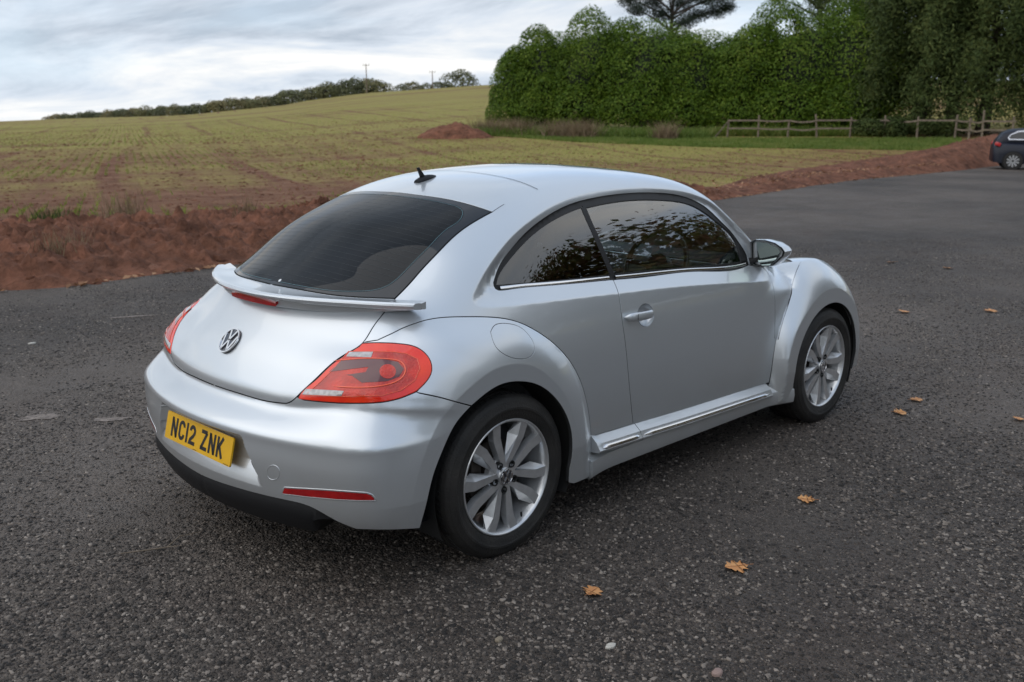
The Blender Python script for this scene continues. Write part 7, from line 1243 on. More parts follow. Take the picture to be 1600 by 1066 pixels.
# laurel bushes: big rounded evergreens in a row behind the field
bush_specs = [ # picture column, distance, half-width m, height m, label
 (822, 71, 2.6, 5.2, 'leftmost rounded dark green bush, standing against the open field'),
 (866, 70, 2.9, 6.6, 'rounded laurel bush stepping up behind the leftmost bush'),
 (935, 68, 3.3, 7.3, 'tall rounded laurel bush left of the broad domed one'),
 (1012, 66, 3.4, 7.3, 'laurel bush with a broad domed top in front of the pine'),
 (1095, 65, 3.3, 6.5, 'lower laurel bush with a dip in its top, behind the first fence rails'),
 (1170, 64, 3.3, 6.6, 'dark laurel bush behind the leaning fence post'),
 (1255, 62.5, 3.8, 7.5, 'tallest laurel bush, bright green, behind the middle of the fence'),
 (1345, 61, 3.7, 8.0, 'bright laurel bush beside the dark drooping trees')]
for k, (px, d, hw, h, lab) in enumerate(bush_specs):
    g_ = np.random.default_rng(100+k); x, y, z = at_px(px, d); t = empty('laurel_bush', (x, y, z)); tag(t, lab, 'bush', 'evergreen bushes along the far side of the field')
    lobes = [(0, 0, h*.44, hw*1.04, hw*.95, h*.50), (hw*.5, 0, h*.18, hw*.72, hw*.8, h*.26), (-hw*.5, 0, h*.18, hw*.72, hw*.8, h*.26), (0, -hw*.35, h*.16, hw*.8, hw*.7, h*.25)]
    for q in range(15):
        a = g_.random()*6.28; zz = h*(.08+.72*g_.random()); rr = hw*.74*math.sqrt(max(.05, 1-((zz/h-.44)/.50)**2)); s_ = hw*(.30+.22*g_.random()); lobes.append((math.cos(a)*rr, math.sin(a)*rr, zz, s_, s_, s_*1.15))
    V, Fc = lumpy_crown(lobes, 58000, .165, g_, .5, .28, .7, zmin=.1); arr_mesh('crown', V, Fc, 4, LAUREL, t)
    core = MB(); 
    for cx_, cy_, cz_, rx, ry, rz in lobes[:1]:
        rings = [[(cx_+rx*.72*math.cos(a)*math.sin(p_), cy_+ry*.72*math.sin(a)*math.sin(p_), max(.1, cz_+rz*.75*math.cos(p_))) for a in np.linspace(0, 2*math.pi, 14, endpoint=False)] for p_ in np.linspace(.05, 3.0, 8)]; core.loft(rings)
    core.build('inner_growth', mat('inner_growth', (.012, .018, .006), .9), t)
    b = MB(); 
    for q in range(4): a = q*1.6+k; trunk(b, (math.cos(a)*.5, math.sin(a)*.5, 0), (math.cos(a)*1.2, math.sin(a)*1.2, h*.5), .13, .07, g_, 2)
    b.build('trunk', BARK, t)
# drooping dark trees at the right edge
def droop_tree(px, d, hw, h, lab, seed, n=42000, top_open=0., mat_=None):
    g_ = np.random.default_rng(seed); x, y, z = at_px(px, d); t = empty('drooping_tree', (x, y, z)); tag(t, lab, 'tree', 'dark trees right of the laurel bushes')
    Ps = []; Ns = []
    for q in range(150):
        a = g_.random()*6.28; r = hw*(.25+.75*g_.random()**.6); z1 = h*(.30+.72*g_.random()); L = h*(.16+.22*g_.random()); k = n//150; u = g_.random(k)
        r_ = r*(1-.35*max(0, z1/h-.6)*2); cx_, cy_ = math.cos(a)*r_, math.sin(a)*r_; sw = .35+.5*(1-np.abs(2*u-1))
        P = np.c_[cx_+g_.normal(size=k)*sw*.55+u*.5*math.cos(a), cy_+g_.normal(size=k)*sw*.55+u*.5*math.sin(a), z1-u*L+g_.normal(size=k)*.12]; Ps.append(P); Ns.append(np.tile([math.cos(a), math.sin(a), .3], (k, 1)))
    P = np.concatenate(Ps); N = np.concatenate(Ns); ok = P[:, 2] > .4; V, Fc = leaves(P[ok], N[ok], .26, .28, .8, g_); arr_mesh('crown', V, Fc, 4, mat_ or DARKLEAF, t)
    b = MB(); trunk(b, (0, 0, 0), (.3, 0, h*.75), .34, .12, g_, 12, hw*.55); b.build('trunk', BARK, t); return t
droop_tree(1432, 58, 3.6, 10.5, 'dark tree with drooping sprays next to the brightest bush', 301)
droop_tree(1530, 57, 4.2, 11.5, 'dark drooping tree behind the end of the fence and the blue car', 302)
droop_tree(1650, 55, 4.6, 12.0, 'dark drooping tree at the right edge behind the blue car', 303)
droop_tree(1480, 66, 4.6, 14, 'tall dark tree rising behind the other drooping trees', 304, 26000)
droop_tree(1318, 74, 4.0, 12.0, 'tall dark tree whose top shows above the tallest bush', 306, 22000)
# pine behind the bushes
def pine(px, d, h, lab, seed, pads, hw):
    g_ = np.random.default_rng(seed); x, y, z = at_px(px, d); t = empty('pine_tree', (x, y, z)); tag(t, lab, 'tree', 'pines behind the laurel bushes'); b = MB(); trunk(b, (0, 0, 0), (.4, 0, h*.93), .3, .1, g_, 0); Ps = []; Ns = []
    rgt = Vector((FY, -FX, 0))
    for (a, zz, r) in pads:
        c_ = rgt*a+Vector((FX, FY, 0))*g_.normal()*.8; c_.z = zz; b.tube([(.2, 0, zz-1.4), tuple(c_*.6+Vector((0, 0, (zz-1.1)*.4))), tuple(c_)], [.09, .06, .02], 6)
        r *= .78; k = int(1500*r); D = rand_dirs(k, g_); P = np.array(c_)+D*np.array([r*1.05, r*1.05, r*.62])*(g_.random((k, 1))**.4)*(1+.35*g_.normal(size=(k, 1))*.5); Ps.append(P); Ns.append(D+[0, 0, .6])
    V, Fc = leaves(np.concatenate(Ps), np.concatenate(Ns), .26, .14, 1.2, g_); arr_mesh('crown', V, Fc, 4, PINE, t); b.build('trunk', BARK, t)
pine(1040, 78, 10.0, 'dark pine with ragged open top showing above the domed bush', 401, [(-3.0, 9.1, 1.2), (-2.1, 9.6, 1.3), (-1.2, 9.0, 1.2), (-.4, 9.7, 1.3), (.9, 8.9, 1.2), (1.9, 9.3, 1.2), (3.0, 9.0, 1.3), (4.0, 9.3, 1.2), (3.5, 8.2, 1.1), (2.2, 8.0, 1.1), (4.4, 8.5, .9), (-.6, 8.0, 1.3), (-2.6, 8.2, 1.1), (1.0, 7.4, 1.3)], 4)
pine(1265, 82, 10.8, 'dark pine peeping over the tallest bush at the top edge of the photo', 402, [(-2.6, 9.9, 1.2), (-1.4, 10.4, 1.2), (.2, 10.7, 1.2), (1.5, 10.3, 1.2), (2.8, 10.6, 1.2), (-3.4, 9.3, 1.0), (4.0, 10.2, 1.2), (0, 9.5, 1.4)], 4)
# far tree line on the skyline
protos = []
for k in range(5):
    g_ = np.random.default_rng(500+k); lob = [(g_.normal()*1.2, g_.normal()*1.2, 1.3+2.2*g_.random(), 2.4+g_.random(), 2.4+g_.random(), 1.9+.8*g_.random()) for q in range(6)]
    V, Fc = lumpy_crown(lob, 2600, .55, g_, .7, .5, .8); o = arr_mesh('crown', V, Fc, 4, HEDGEFAR); b = MB(); b.tube([(0, 0, -1), (0, 0, 3.5)], [.3, .2], 6); t_ = b.build('trunk', BARK); protos.append((o.data, t_.data)); bpy.data.objects.remove(o); bpy.data.objects.remove(t_)
def far_tree(px, d, sc_, k, lab, grp, sz=1.):
    x, y, z = at_px(px, d); t = empty('distant_tree', (x, y, z-1.1), k*1.3); t.scale = (sc_, sc_, sc_*sz); tag(t, lab, 'tree', grp)
    for nm, me in zip(('crown', 'trunk'), protos[k % 5]): o = bpy.data.objects.new(nm, me); COL.objects.link(o); o.parent = t
g_ = np.random.default_rng(9); px = 84.; i = 0
while px < 600:
    hpx = np.interp(px, [84, 160, 260, 360, 440, 530, 570, 600], [14, 17, 20, 21, 22, 26, 27, 22])*(.85+.3*g_.random()); sc_ = hpx*302/1528/5.0
    far_tree(px, 301+g_.random()*8, sc_, i, 'round distant tree in the %s part of the long skyline row' % ('lowest far left' if px < 170 else 'left' if px < 270 else 'middle' if px < 400 else 'rising right' if px < 530 else 'tallest'), 'trees in the row on the skyline'); px += hpx*(.36+.28*g_.random()); i += 1
for px, hp, lab in ((632, 15, 'small distant tree just right of the first pole'), (648, 17, 'low bushy distant tree between the two poles'), (664, 14, 'small pale distant tree left of the second pole'), (685, 15, 'small distant tree under the second pole'), (700, 11, 'lowest distant shrub beside the big round tree'), (724, 28, 'large round distant tree at the right end of the skyline row')):
    far_tree(px, 302, hp*302/1528/5.0, i, lab, 'trees in the row on the skyline'); i += 1
for px, lab in ((2, 'tiny tree on the horizon cut by the left edge of the photo'), (13, 'tiny low tree on the horizon just inside the left edge'), (37, 'tiniest lone tree between the left edge and the long skyline row')): far_tree(px, 480, .9 if px != 37 else .6, i, lab, 'tiny trees at the far left'); i += 1
# two wooden power poles
for px, d, hp, lab in ((575, 280, 43, 'thin wooden power pole standing in front of the skyline trees'), (677, 300, 26, 'power pole with a crossbar beside the round tree on the skyline')):
    x, y, z = at_px(px, d); t = empty('power_pole', (x, y, z)); tag(t, lab, 'pole', 'power poles on the skyline'); h = hp*d/1528; b = MB(); b.tube([(0, 0, -.5), (0, 0, h)], [.17, .11], 8); b.build('pole', TIMBER, t)
    b = MB(); r = Vector((FY, -FX, 0)); w = .9; b.box((0, 0, h-.35), (2*w, .12, .12), math.atan2(-FX, FY)); b.build('crossbar', TIMBER, t)
    for s in (-1, 0, 1): b = MB(); b.tube([r*s*w*.9+Vector((0, 0, h-.3)), r*s*w*.9+Vector((0, 0, h+.10))], .05, 6); b.build('insulator', mat('insulator', (.2, .19, .18), .4), t)
# fence
fence = empty('wooden_fence', at_px(1300, 55)); tag(fence, 'old weathered post and rail fence, sagging and partly collapsed, in front of the bushes', 'fence'); fz = Vector(fence.location)
def fpt(px, d, h=0.): x, y, z = at_px(px, d); return Vector((x, y, z+h))-fz
posts = [(1135, 57.5, 1.0, .03), (1183, 57, 1.25, .0), (1229, 56.5, .95, .02), (1275, 56, 1.28, -.06), (1326, 55.5, 1.12, .01), (1379, 55, 1.2, 0), (1430, 54, 1.15, 0), (1489, 53, 1.25, .02), (1511, 52.4, 1.1, 0), (1531, 52, 1.5, 0), (1578, 51, 1.2, 0)]
PT = []
for px, d, h, lean in posts:
    p = fpt(px, d); q = p+Vector((FY*lean*h*2, -FX*lean*h*2, h)); b = MB(); b.tube([p-Vector((0, 0, .3)), p.lerp(q, .5), q], [.062, .058, .055], 6); b.build('post', TIMBER, fence, auto=30); PT.append((p, q, h))
for i in range(len(PT)-1):
    for lev, dz in ((.90, 0.), (.48, 0.)):
        if lev < .5 and i in (5, 6): continue
        a = PT[i][0].lerp(PT[i][1], min(1, lev*1.05/PT[i][2])); c_ = PT[i+1][0].lerp(PT[i+1][1], min(1, lev*1.05/PT[i+1][2])); sag = Vector((0, 0, -.05*((i*7+3) % 3)))
        a = a-Vector((FX, FY, 0))*.07; c_ = c_-Vector((FX, FY, 0))*.07; dv = (c_-a).normalized()*.08; m_ = a.lerp(c_, .5)+sag; b = MB(); b.loft([[p+Vector((0, 0, z))+Vector((FX, FY, 0))*w for w, z in ((-.025, -.045), (.025, -.045), (.025, .045), (-.025, .045))] for p in (a-dv, a.lerp(m_, .5)+sag*.25, m_, m_.lerp(c_, .5)+sag*.25, c_+dv)]); b.build('rail', TIMBER, fence, smooth=False)
a = PT[0][0].lerp(PT[0][1], .95); c_ = fpt(1116, 57.2, .02); b = MB(); b.loft([[p+Vector((0, 0, z))+Vector((FX, FY, 0))*w for w, z in ((-.025, -.045), (.025, -.045), (.025, .045), (-.025, .045))] for p in (a, c_)]); b.build('rail', TIMBER, fence, smooth=False)
# grass: bright strip in front of the fence, rough undergrowth along the bushes
def blades(P, h, w, m, name, lean=.4, lab=None, cat='grass'):
    n = len(P); a = rng.random(n)*6.28; hh = h*(.5+rng.random(n)); dx_ = np.cos(a)*w; dy_ = np.sin(a)*w; lx = rng.normal(size=n)*lean*hh; ly = rng.normal(size=n)*lean*hh
    A = P+np.c_[-dx_, -dy_, 0*a]; B_ = P+np.c_[dx_, dy_, 0*a]; T = P+np.c_[lx, ly, hh]; V = np.stack([A, B_, T], 1).reshape(-1, 3); o = arr_mesh(name, V, np.arange(3*n).reshape(-1, 3), 3, m)
    tag(o, lab, cat, kind='stuff'); return o
def scatter_px(n, px0, px1, dfun):
    px = px0+(px1-px0)*rng.random(n); lo, hi = dfun(px); d = lo+(hi-lo)*rng.random(n); s = (px-800)/1528*(d*math.cos(PITCH)+.36); x, y = wxy(d, s); return np.c_[x, y, land(x, y)]
P = scatter_px(60000, 740, 1500, lambda p: (np.interp(p, [740, 900, 1100, 1500], [60, 54, 50, 45]), np.interp(p, [740, 1100, 1500], [62, 56.5, 53]))); blades(P, .11, .022, GRASS, 'grass_strip', lab='bright green grass strip between the field and the fence')
P = scatter_px(20000, 745, 1400, lambda p: (np.interp(p, [745, 1090, 1120, 1400], [59, 56, 58.5, 56]), np.interp(p, [745, 1100, 1400], [64, 60, 58]))); blades(P, .42, .03, GRASS, 'undergrowth', .6, 'rough green undergrowth at the foot of the bushes', 'undergrowth')
bx_, by_, bz_ = at_px(1415, 55.5); g_ = np.random.default_rng(77); lobs = []
for q in range(12):
    pp = at_px(1345+q*13, 54.6+g_.random()); lobs.append((pp[0]-bx_, pp[1]-by_, .36+.15*g_.random(), .62, .6, .48+.25*g_.random()))
V, Fc = lumpy_crown(lobs, 16000, .13, g_, .6, .4, 1.); o = arr_mesh('bramble_thicket', V, Fc, 4, DARKLEAF); o.location = (bx_, by_, bz_); tag(o, 'low tangled bramble thicket hiding the lower fence rails at the right', 'bramble')
cl = [(795, 60, 1.2), (812, 60, .9), (868, 58.5, 1.3), (893, 58, 1.2), (918, 58, .8), (760, 61, .8), (1040, 56, .6)]
for k, (px, d, w) in enumerate(cl):
    x, y, z = at_px(px, d); n = 420; P = np.c_[x+rng.normal(size=n)*w*.4, y+rng.normal(size=n)*w*.5, np.full(n, z)]; a = rng.random(n)*6.28
    o = blades(P, .8, .02, STRAW, 'dry_weeds', .5); o['label'] = ['clump of dry brown weeds at the left foot of the bushes', 'small clump of dry weeds right of the first dry clump', 'large pale clump of dry weeds under the second bush', 'pale dry weeds beside the largest dry clump', 'low dry weeds right of the two pale clumps', 'dry stalks nearest the soil heap', 'faint dry stalks left of the fence end'][k]; o['category'] = 'weeds'; o['group'] = 'dry weed clumps along the bushes'
# seedlings and clods give the near part of the field its grain
n = 130000; d = 13.5+125*rng.random(n)**1.45; s = (rng.random(n)*2-1)*(d*.60+2)-2; x, y = wxy(d, s); ca, sa = math.cos(R_(66)), math.sin(R_(66)); q = -x*sa+y*ca; q = np.round(q/.32)*.32+rng.normal(size=n)*.03; p_ = x*ca+y*sa; x, y = p_*ca-q*sa, p_*sa+q*ca
gap_ = fbm(x*.10+3, y*.16, 4)+.09*np.clip((np.hypot(x-CAM.x, y-CAM.y)-26)/25, -1, 1); lim = np.interp(x, EDGE[:, 0], EDGE[:, 1])+np.interp(x, [-9, 2, 6, 10, 14, 22, 40], [5.8, 5.6, 4.6, 4.2, 4., 2.2, 4.6]); ok = (y > lim) & (gap_ > .0+.05*rng.normal(size=n)); x, y = x[ok], y[ok]
SEEDL = leafmat('seedling', [(0, (.08, .11, .02)), (.5, (.20, .26, .035)), (1, (.34, .32, .08))], .7, .3)
blades(np.c_[x, y, land(x, y)], .075, .010, SEEDL, 'seedlings', .6, 'rows of short green seedlings in the near part of the field', 'seedlings')
n = 30000; d = 13+80*rng.random(n)**1.4; s = (rng.random(n)*2-1)*(d*.60+2)-2; x, y = wxy(d, s); lim = np.interp(x, EDGE[:, 0], EDGE[:, 1])+np.interp(x, [-9, 2, 6, 10, 14, 22, 40], [5.4, 5.2, 4.4, 4., 3.8, 2., 4.4]); ok = y > lim; x, y, d = x[ok], y[ok], d[ok]; n = len(x)
sz = (.010+.035*rng.random(n)**3)*(.6+np.minimum(d, 45)/34); T = tmpl[None]*(1+.3*rng.normal(size=(n, 8, 1)))*np.stack([sz, sz*.8, sz*.6], 1)[:, None, :]; V = np.stack([T[..., 0]+x[:, None], T[..., 1]+y[:, None], T[..., 2]+land(x, y)[:, None]], 2).reshape(-1, 3)
o = arr_mesh('field_clods', V, (tf[None]+8*np.arange(n)[:, None, None]).reshape(-1, 4), 4, SOIL); tag(o, 'small clods of earth scattered over the near field', 'clods', kind='stuff')
# heap of soil out in the field
x, y, z = at_px(712, 58); b = MB(); nn = 60; g2 = np.linspace(-1, 1, nn); Xs, Ys = np.meshgrid(g2*2.4, g2*1.6, indexing='ij'); r = np.sqrt((Xs/2.3)**2+(Ys/1.5)**2); Zs = .80*np.maximum(1-r**1.9, 0)*(1+.5*fbm(Xs*1.1+9, Ys*1.1, 3))+np.where(r < 1, np.abs(fbm(Xs*3, Ys*3, 3))*.3, 0)-.08
c_, s_ = FY, -FX; V = np.c_[(Xs*c_-Ys*-s_*-1).ravel()*1.0, (Xs*s_+Ys*c_).ravel(), Zs.ravel()]; V[:, 0] = (Xs*FY+Ys*FX).ravel(); V[:, 1] = (-Xs*FX+Ys*FY).ravel()
o = mesh_obj('soil_heap', V, [(i*nn+j, i*nn+j+1, (i+1)*nn+j+1, (i+1)*nn+j) for i in range(nn-1) for j in range(nn-1)], SOIL); o.location = (x, y, z); tag(o, 'low heap of red soil standing alone in the field left of the bushes', 'soil heap')
# clods and stones on the near bank
n = 15000; cu = -4+44*rng.random(n)**1.15; cv_ = rng.random(n)**1.5; idx = np.searchsorted(us, cu).clip(0, len(us)-1); jj = (cv_*(NV-1)).astype(int); sz = .008+.050*rng.random(n)**4+.0009*np.hypot(cu-CAM.x, 9)
T = tmpl[None]*(1+.3*rng.normal(size=(n, 8, 1)))*np.stack([sz*(.7+.6*rng.random(n)), sz*(.6+.6*rng.random(n)), sz*(.5+.5*rng.random(n))], 1)[:, None, :]; a = rng.random(n)*6.28; co, si = np.cos(a)[:, None], np.sin(a)[:, None]
V = np.stack([T[..., 0]*co-T[..., 1]*si+Xb[idx, jj][:, None], T[..., 0]*si+T[..., 1]*co+Yb[idx, jj][:, None], T[..., 2]+Zb[idx, jj][:, None]+(sz*.3)[:, None]], 2).reshape(-1, 3)
o = arr_mesh('soil_clods', V, (tf[None]+8*np.arange(n)[:, None, None]).reshape(-1, 4), 4, SOIL); tag(o, 'loose clods of red earth lying on the soil bank', 'clods', kind='stuff')
LEAFLIT = leafmat('leaf_litter', [(0, (.12, .05, .025)), (.5, (.30, .15, .07)), (1, (.50, .30, .17))], .7, .2)
n = 1500; cu = -4+36*rng.random(n)**1.2; off_ = np.abs(rng.normal(size=n))*.45-.12; yy = np.interp(cu, EDGE[:, 0], EDGE[:, 1])+off_; zz = np.array([bank_z(a, b_)+.03 if o_ > .02 else .02 for a, b_, o_ in zip(cu, yy, off_)]); V, Fc = leaves(np.c_[cu, yy, zz], np.tile([0, 0, 1.], (n, 1)), .085, .6, .5); o = arr_mesh('leaf_litter', V, Fc, 4, LEAFLIT); tag(o, 'fallen leaves caught along the foot of the soil bank', 'leaf litter', kind='stuff')
for k, (x, y, h, n, w, lab) in enumerate([(4.15, 11.9, .38, 160, .20, 'straw coloured tuft on the soil bank nearest the car'), (1.75, 8.2, .26, 130, .16, 'low grey-green tuft near the tarmac edge of the soil bank'), (2.9, 11.6, .24, 220, .18, 'dark low tuft on the crest of the soil bank at the left'), (5.3, 10.2, .28, 80, .10, 'thin dry stalks on the soil bank beside the rear window')]):
    P = np.c_[x+rng.normal(size=n)*w, y+rng.normal(size=n)*w*.6, np.full(n, bank_z(x, y))]; o = blades(P, h, .006, STRAW if k != 2 else DARKLEAF, 'grass_tuft', .3); o['label'] = lab; o['category'] = 'tuft'; del o['kind']; o['group'] = 'tufts on the soil bank'

# ---- fallen oak leaves, each one on its own
m, nt, b_ = nt_new('oak_leaf_dry'); g = NG(nt); oi = nt.nodes.new('ShaderNodeObjectInfo')
c1 = g.ramp(g.noise(26, 6, .6), [(.3, (.40, .15, .045)), (.5, (.58, .27, .085)), (.7, (.68, .38, .15))]); c2 = g.mix(g.map(oi.outputs['Random'], 0, 1, 0, .45), c1, (.42, .17, .07)); g.L(c2, b_.inputs['Base Color']); b_.inputs['Roughness'].default_value = .6; g.bump(g.noise(60, 5, .6), .4, .004, b_)
VEIN = mat('leaf_vein', (.30, .13, .05), .7)
def oak_leaf(x, y, L, rz, curl, tilt, label, lobed=1.):
    # outline: a midrib with pointed lobes
    pts = [(0, .0), (.08, .09), (.20, .22), (.17, .30), (.28, .24), (.35, .19), (.43, .34), (.40, .43), (.50, .42), (.57, .30), (.60, .20), (.68, .30), (.74, .34), (.79, .26), (.81, .17), (.90, .13), (1.0, 0)]
    up = [(a, b__*(1 if lobed > .5 else .6)) for a, b__ in pts]; t = empty('oak_leaf', (x, y, .012), rz); tag(t, label, 'leaf', 'fallen oak leaves on the tarmac')
    V = []; F_ = []; n = len(up)
    def zz(a, b__): return curl*L*(abs(b__)**1.5*1.5+(a-.5)**2*.8)+L*.05*math.sin(a*9)*abs(b__)*2
    for a, b__ in up: V += [((a-.5)*L, 0, zz(a, 0)), ((a-.5)*L, b__*L*.6, zz(a, b__*.5)), ((a-.5)*L, b__*L*1.25, zz(a, b__)), ((a-.5)*L, -b__*L*.6, zz(a, b__*.5)), ((a-.5)*L, -b__*L*1.15, zz(a, b__))]
    for i in range(n-1): k = i*5; F_ += [(k, k+5, k+6, k+1), (k+1, k+6, k+7, k+2), (k, k+3, k+8, k+5), (k+3, k+4, k+9, k+8)]
    bl = mesh_obj('blade', V, F_, MATS['oak_leaf_dry'], t); sm_ = bl.modifiers.new('thickness', 'SOLIDIFY'); sm_.thickness = .0006
    b = MB(); b.tube([(-.5*L-.22*L, .02*L, .004), (-.5*L, 0, zz(0, 0)+.001), (0, 0, zz(.5, 0)+.0012), (.48*L, 0, zz(1, 0)+.001)], [.0013, .0013, .0009, .0004], 5); b.build('stem', VEIN, t)
    t.rotation_euler = (tilt, tilt*.6, rz)
for a in [(-.02, -1.33, .082, 0.2, .10, .12, 'small orange oak leaf lying behind the rear wheel, nearest the bottom of the photo'),
 (.53, -1.59, .098, 2.6, .06, -.05, 'largest orange oak leaf, flat with pointed lobes, in the right foreground'),
 (1.35, -1.44, .080, 2.2, .16, -.10, 'curled yellow-orange leaf on the tarmac beside the sill'),
 (2.98, -1.16, .085, -.6, .30, .2, 'curled brown leaf nearest the front wheel'),
 (3.33, -1.11, .085, -.5, .12, .05, 'flat orange leaf just beyond the curled one by the front wheel'),
 (3.35, -1.70, .075, .4, .1, .1, 'brown leaf at the right edge of the photo'),
 (6.70, -.37, .13, -.4, .12, .1, 'orange leaf on the tarmac ahead of the car, to the right'),
 (6.10, .17, .12, .3, .15, .1, 'reddish brown leaf on the tarmac beyond the front wing'),
 (9.13, .96, .12, .9, .15, .1, 'distant orange leaf, right of the door mirror'),
 (9.14, 1.65, .11, 1.9, .15, .1, 'distant pale leaf, left of the other distant orange leaf')]: oak_leaf(*a)
x0_, y0_ = -.96, .18
b = MB(); b.tube([(x0_-.14, y0_+.03, .012), (x0_-.05, y0_-.02, .014), (x0_+.02, y0_-.04, .010), (x0_+.10, y0_+.01, .016), (x0_+.2, y0_+.00, .012)], [.0022, .003, .0028, .002, .001], 6); b.tube([(x0_+.02, y0_-.04, .010), (x0_+.06, y0_-.09, .02)], [.002, .001], 5)
tag(b.build('twig', TIMBER), 'thin pale twig lying on the tarmac behind the exhaust', 'twig')
def flat_stone(name, x, y, r, h, m, lab, cat, seed, asp=.7):
    g_ = np.random.default_rng(seed); n = 11; ring = [(math.cos(2*math.pi*i/n)*r*(.75+.4*g_.random()), math.sin(2*math.pi*i/n)*r*asp*(.75+.4*g_.random())) for i in range(n)]; b = MB(); b.loft([[(x+a*1.05, y+c_*1.05, -.004) for a, c_ in ring], [(x+a, y+c_, h*.7) for a, c_ in ring], [(x+a*.72, y+c_*.72, h) for a, c_ in ring]]); o = b.build(name, m, auto=50); tag(o, lab, cat); return o
PALE = mat('pale_chip', (.55, .52, .46), .8, noise_amt=.4, noise_scale=90); BUFF = mat('buff_patch', (.26, .215, .185), .9, noise_amt=.6, noise_scale=35, bump=.8, bump_scale=60)
flat_stone('stone', -.26, -1.61, .022, .008, PALE, 'white flat stone chip in the centre foreground', 'stone', 1)
flat_stone('stone', -.15, -1.95, .024, .012, mat('pink_stone', (.26, .18, .155), .8), 'pinkish stone at the very bottom of the photo', 'stone', 2)
flat_stone('stone', -.49, -1.32, .018, .010, mat('tan_stone', (.20, .165, .12), .8), 'tan stone in the foreground left of the white chip', 'stone', 3)
flat_stone('stone', .07, 4.45, .028, .010, PALE, 'small white stone far left on the tarmac', 'stone', 4)
def patch_mark(x, y, L, w, rz, lab, seed):
    g_ = np.random.default_rng(seed); n = 22; V = [(0, 0, .0045)]; 
    for i in range(n): a = 2*math.pi*i/n; k = .6+.55*g_.random(); V.append((math.cos(a)*L*k, math.sin(a)*w*k, .0042))
    o = mesh_obj('worn_patch', V, [(0, 1+i, 1+(i+1) % n) for i in range(n)], BUFF); o.location = (x, y, 0); o.rotation_euler = (0, 0, rz); tag(o, lab, 'mark'); o['kind'] = 'structure'
patch_mark(1.11, 4.94, .22, .035, R_(-25), 'pale scrape on the tarmac left of the spoiler', 5); patch_mark(-.62, 2.38, .14, .06, R_(-30), 'buff stain on the tarmac left of the car', 6); patch_mark(-.35, 2.05, .12, .04, R_(-35), 'second buff stain nearer the bumper', 7)

# ---- dark blue hatchback parked at the far right
fcx, fcy = 37.0, 9.25
x, y = wxy(36.35, 18.22); fc = empty('parked_car', (x, y, 0), R_(-66)); tag(fc, 'dark blue hatchback parked by the soil bank, cut off by the right edge', 'car')
BLUE = mat('dark_blue_paint', (.003, .005, .014), .42, .0, .12, spec=.3); 
# profile (rear at x=0): lower shell then upper shell
def sect(x, w, zb, zt, n=9, p=2.6):
    r = []
    for i in range(n*2): a = math.pi*i/(n*2-1); c_, s_ = math.cos(a), math.sin(a); r.append((x, w*math.copysign(abs(c_)**(2/p), c_), zb+(zt-zb)*abs(s_)**(2/p)))
    return r
st = [(-.66, .60, .36, .80), (-.645, .74, .30, .86), (-.60, .80, .26, .94), (-.45, .855, .24, 1.0), (-.2, .87, .23, 1.02), (.5, .87, .2, .99), (1.5, .87, .2, .97), (2.3, .86, .2, .95), (2.9, .82, .22, .86), (3.2, .70, .28, .72), (3.28, .5, .35, .6)]
b = MB(); b.loft([sect(x_, w_, zb_, zt_, 12, 4.2) for x_, w_, zb_, zt_ in st]); b.build('body', BLUE, fc, auto=50)
st = [(-.60, .56, .85, .98), (-.52, .62, .85, 1.12), (-.36, .64, .85, 1.33), (-.15, .645, .85, 1.42), (.4, .65, .85, 1.47), (1.0, .64, .85, 1.46), (1.5, .62, .85, 1.36), (2.1, .60, .85, 1.0), (2.25, .55, .85, .93)]
b = MB(); b.loft([sect(x_, w_, zb_, zt_, 12, 3.4) for x_, w_, zb_, zt_ in st]); b.build('roof', BLUE, fc, auto=50)
def side_poly(name, P, y_, th_, m, par=fc):
    b = MB(); b.loft([[(a, y_*s1+(th_ if s1 > 0 else -th_), c_) for a, c_ in P] for s1 in (1,)]+[[(a, y_, c_) for a, c_ in P]]); return b.build(name, m, par, auto=30)
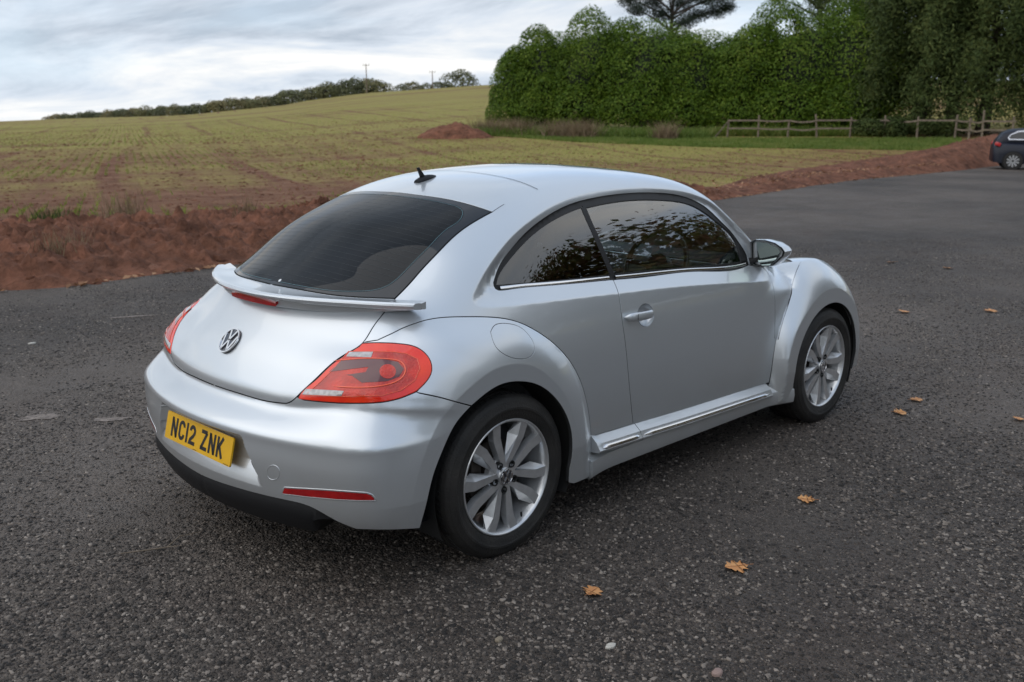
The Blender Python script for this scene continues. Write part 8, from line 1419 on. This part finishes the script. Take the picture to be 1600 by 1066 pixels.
for s1 in (1, -1):
    outer = [(-.18, 1.05), (-.22, 1.12), (-.14, 1.24), (.10, 1.36), (.6, 1.41), (1.1, 1.39), (1.55, 1.22), (1.8, 1.03)]
    for sc_, yy_, m_, nm in ((1.0, .705, mat('window_chrome', (.5, .51, .55), .25, .8), 'window_trim'), (.90, .71, FRIT, 'side_window')):
        c0 = (.75, 1.2); P = [((a-c0[0])*(.965 if sc_ < 1 else 1)+c0[0], (c_-c0[1])*(.78 if sc_ < 1 else 1)+c0[1]) for a, c_ in outer]; b = MB(); b.loft([[(a, s1*(yy_-.08-.12*(c_-1.05)/.36), c_) for a, c_ in P], [(a, s1*(yy_-.0-.14*(c_-1.05)/.36), c_) for a, c_ in P]]); b.build(nm, m_, fc, smooth=False)
    b = MB(); b.box((-.53, s1*.735, .90), (.20, .16, .13), 0, R_(20)); b.build('tail_light', mat('far_red', (.50, .03, .03), .2, coat=1.), fc, bevel=.03)
    for wx in (0, 2.55):
        w = empty('wheel', (wx, s1*.80, .31), 0, fc); b = MB(); b.lathe_y([(.21, -.09), (.30, -.09), (.315, -.06), (.315, .06), (.30, .09), (.21, .09)], 40); b.build('tyre', RUBBER, w, auto=40)
        b = MB(); b.lathe_y([(.0, s1*.06), (.06, s1*.075), (.08, s1*.05), (.19, s1*.04), (.215, s1*.085), (.215, -s1*.05)], 40); b.build('rim_barrel', LINER, w, auto=30)
        for k in range(10):
            a = k*math.pi/5; M = Matrix.Rotation(a, 3, 'Y'); b = MB(); b.add([tuple(M @ Vector(v)) for v in ((-.018, s1*.086, .04), (.018, s1*.086, .04), (.034, s1*.088, .208), (-.034, s1*.088, .208), (-.018, s1*.06, .04), (.018, s1*.06, .04), (.034, s1*.06, .208), (-.034, s1*.06, .208))], [(0,1,2,3),(4,7,6,5),(0,4,5,1),(2,6,7,3),(0,3,7,4),(1,5,6,2)]); b.build('spoke', ALLOY, w, smooth=False)
        b = MB(); n = 30; rings = [[(wx+.345*math.cos(t), s1*yy_, .31+.345*math.sin(t)) for t in np.linspace(0, 2*math.pi, n, endpoint=False)] for yy_ in (.60, .872)]; b.loft(rings); b.build('wheel_arch', LINER, fc, auto=30)
# ---- trees across the car park, behind and to the right of the photographer; the car's side glass mirrors them
def oak(x, y, h, hw, seed, lab, n=9000):
    g_ = np.random.default_rng(seed); t = empty('oak_tree', (x, y, 0)); tag(t, lab, 'tree', 'autumn oaks across the car park'); b = MB(); trunk(b, (0, 0, 0), (.4, .2, h*.62), .32, .14, g_, 9, hw*.6); b.build('trunk', BARK, t); Ps = []; Ns = []
    for q in range(60):
        a = g_.random()*6.28; r = hw*(.2+.8*g_.random()**.7); zz = h*(.22+.75*g_.random()); r *= math.sqrt(max(.12, 1-((zz/h-.5)/.55)**2)); k = n//60; P = np.c_[math.cos(a)*r, math.sin(a)*r, zz]+g_.normal(size=(k, 3))*[.75, .75, .30]; Ps.append(P); Ns.append(np.tile([math.cos(a), math.sin(a), .8], (k, 1)))
    V, Fc = leaves(np.concatenate(Ps), np.concatenate(Ns), .22, .6, 1., g_); arr_mesh('crown', V, Fc, 4, OAKLEAF, t)
# unseen trees added behind the camera: they block low sky light, darkening the door
src = [o for o in COL.objects if o.name.startswith('drooping_tree')]
for k, (x, y, s_) in enumerate([(-4, -19, .62), (-13, -16, .7), (-20, -9, .75), (-24, 1, .7), (2, -24, .8), (13, -22, .75), (34, -14, .8)]):
    t = copy_tree(src[k % 3]); t.location = (x, y, 0); t.scale = (s_, s_, s_); t['label'] = ['added dark tree behind the camera, blocking low sky light', 'added dark tree behind the camera to the left, blocking low sky light', 'added dark tree far behind the rear of the car, blocking low sky light', 'added dark tree out of view beyond the left rear corner, blocking low sky light', 'added dark tree behind the low autumn oak, blocking low sky light', 'dark tree behind the autumn oak mirrored in the door glass', 'added dark tree out of view far along the right, blocking low sky light'][k]; t['group'] = 'unseen dark trees added to cut light from the horizon'
oak(14.0, -8.2, 6.9, 3.0, 601, 'autumn oak mirrored in the front part of the side window')
oak(9.8, -8.6, 6.6, 2.8, 602, 'low spreading autumn oak mirrored in the rear part of the side window')
oak(19, -9.5, 7.6, 3.6, 603, 'autumn oak farther along the car park, mirrored in the door glass')
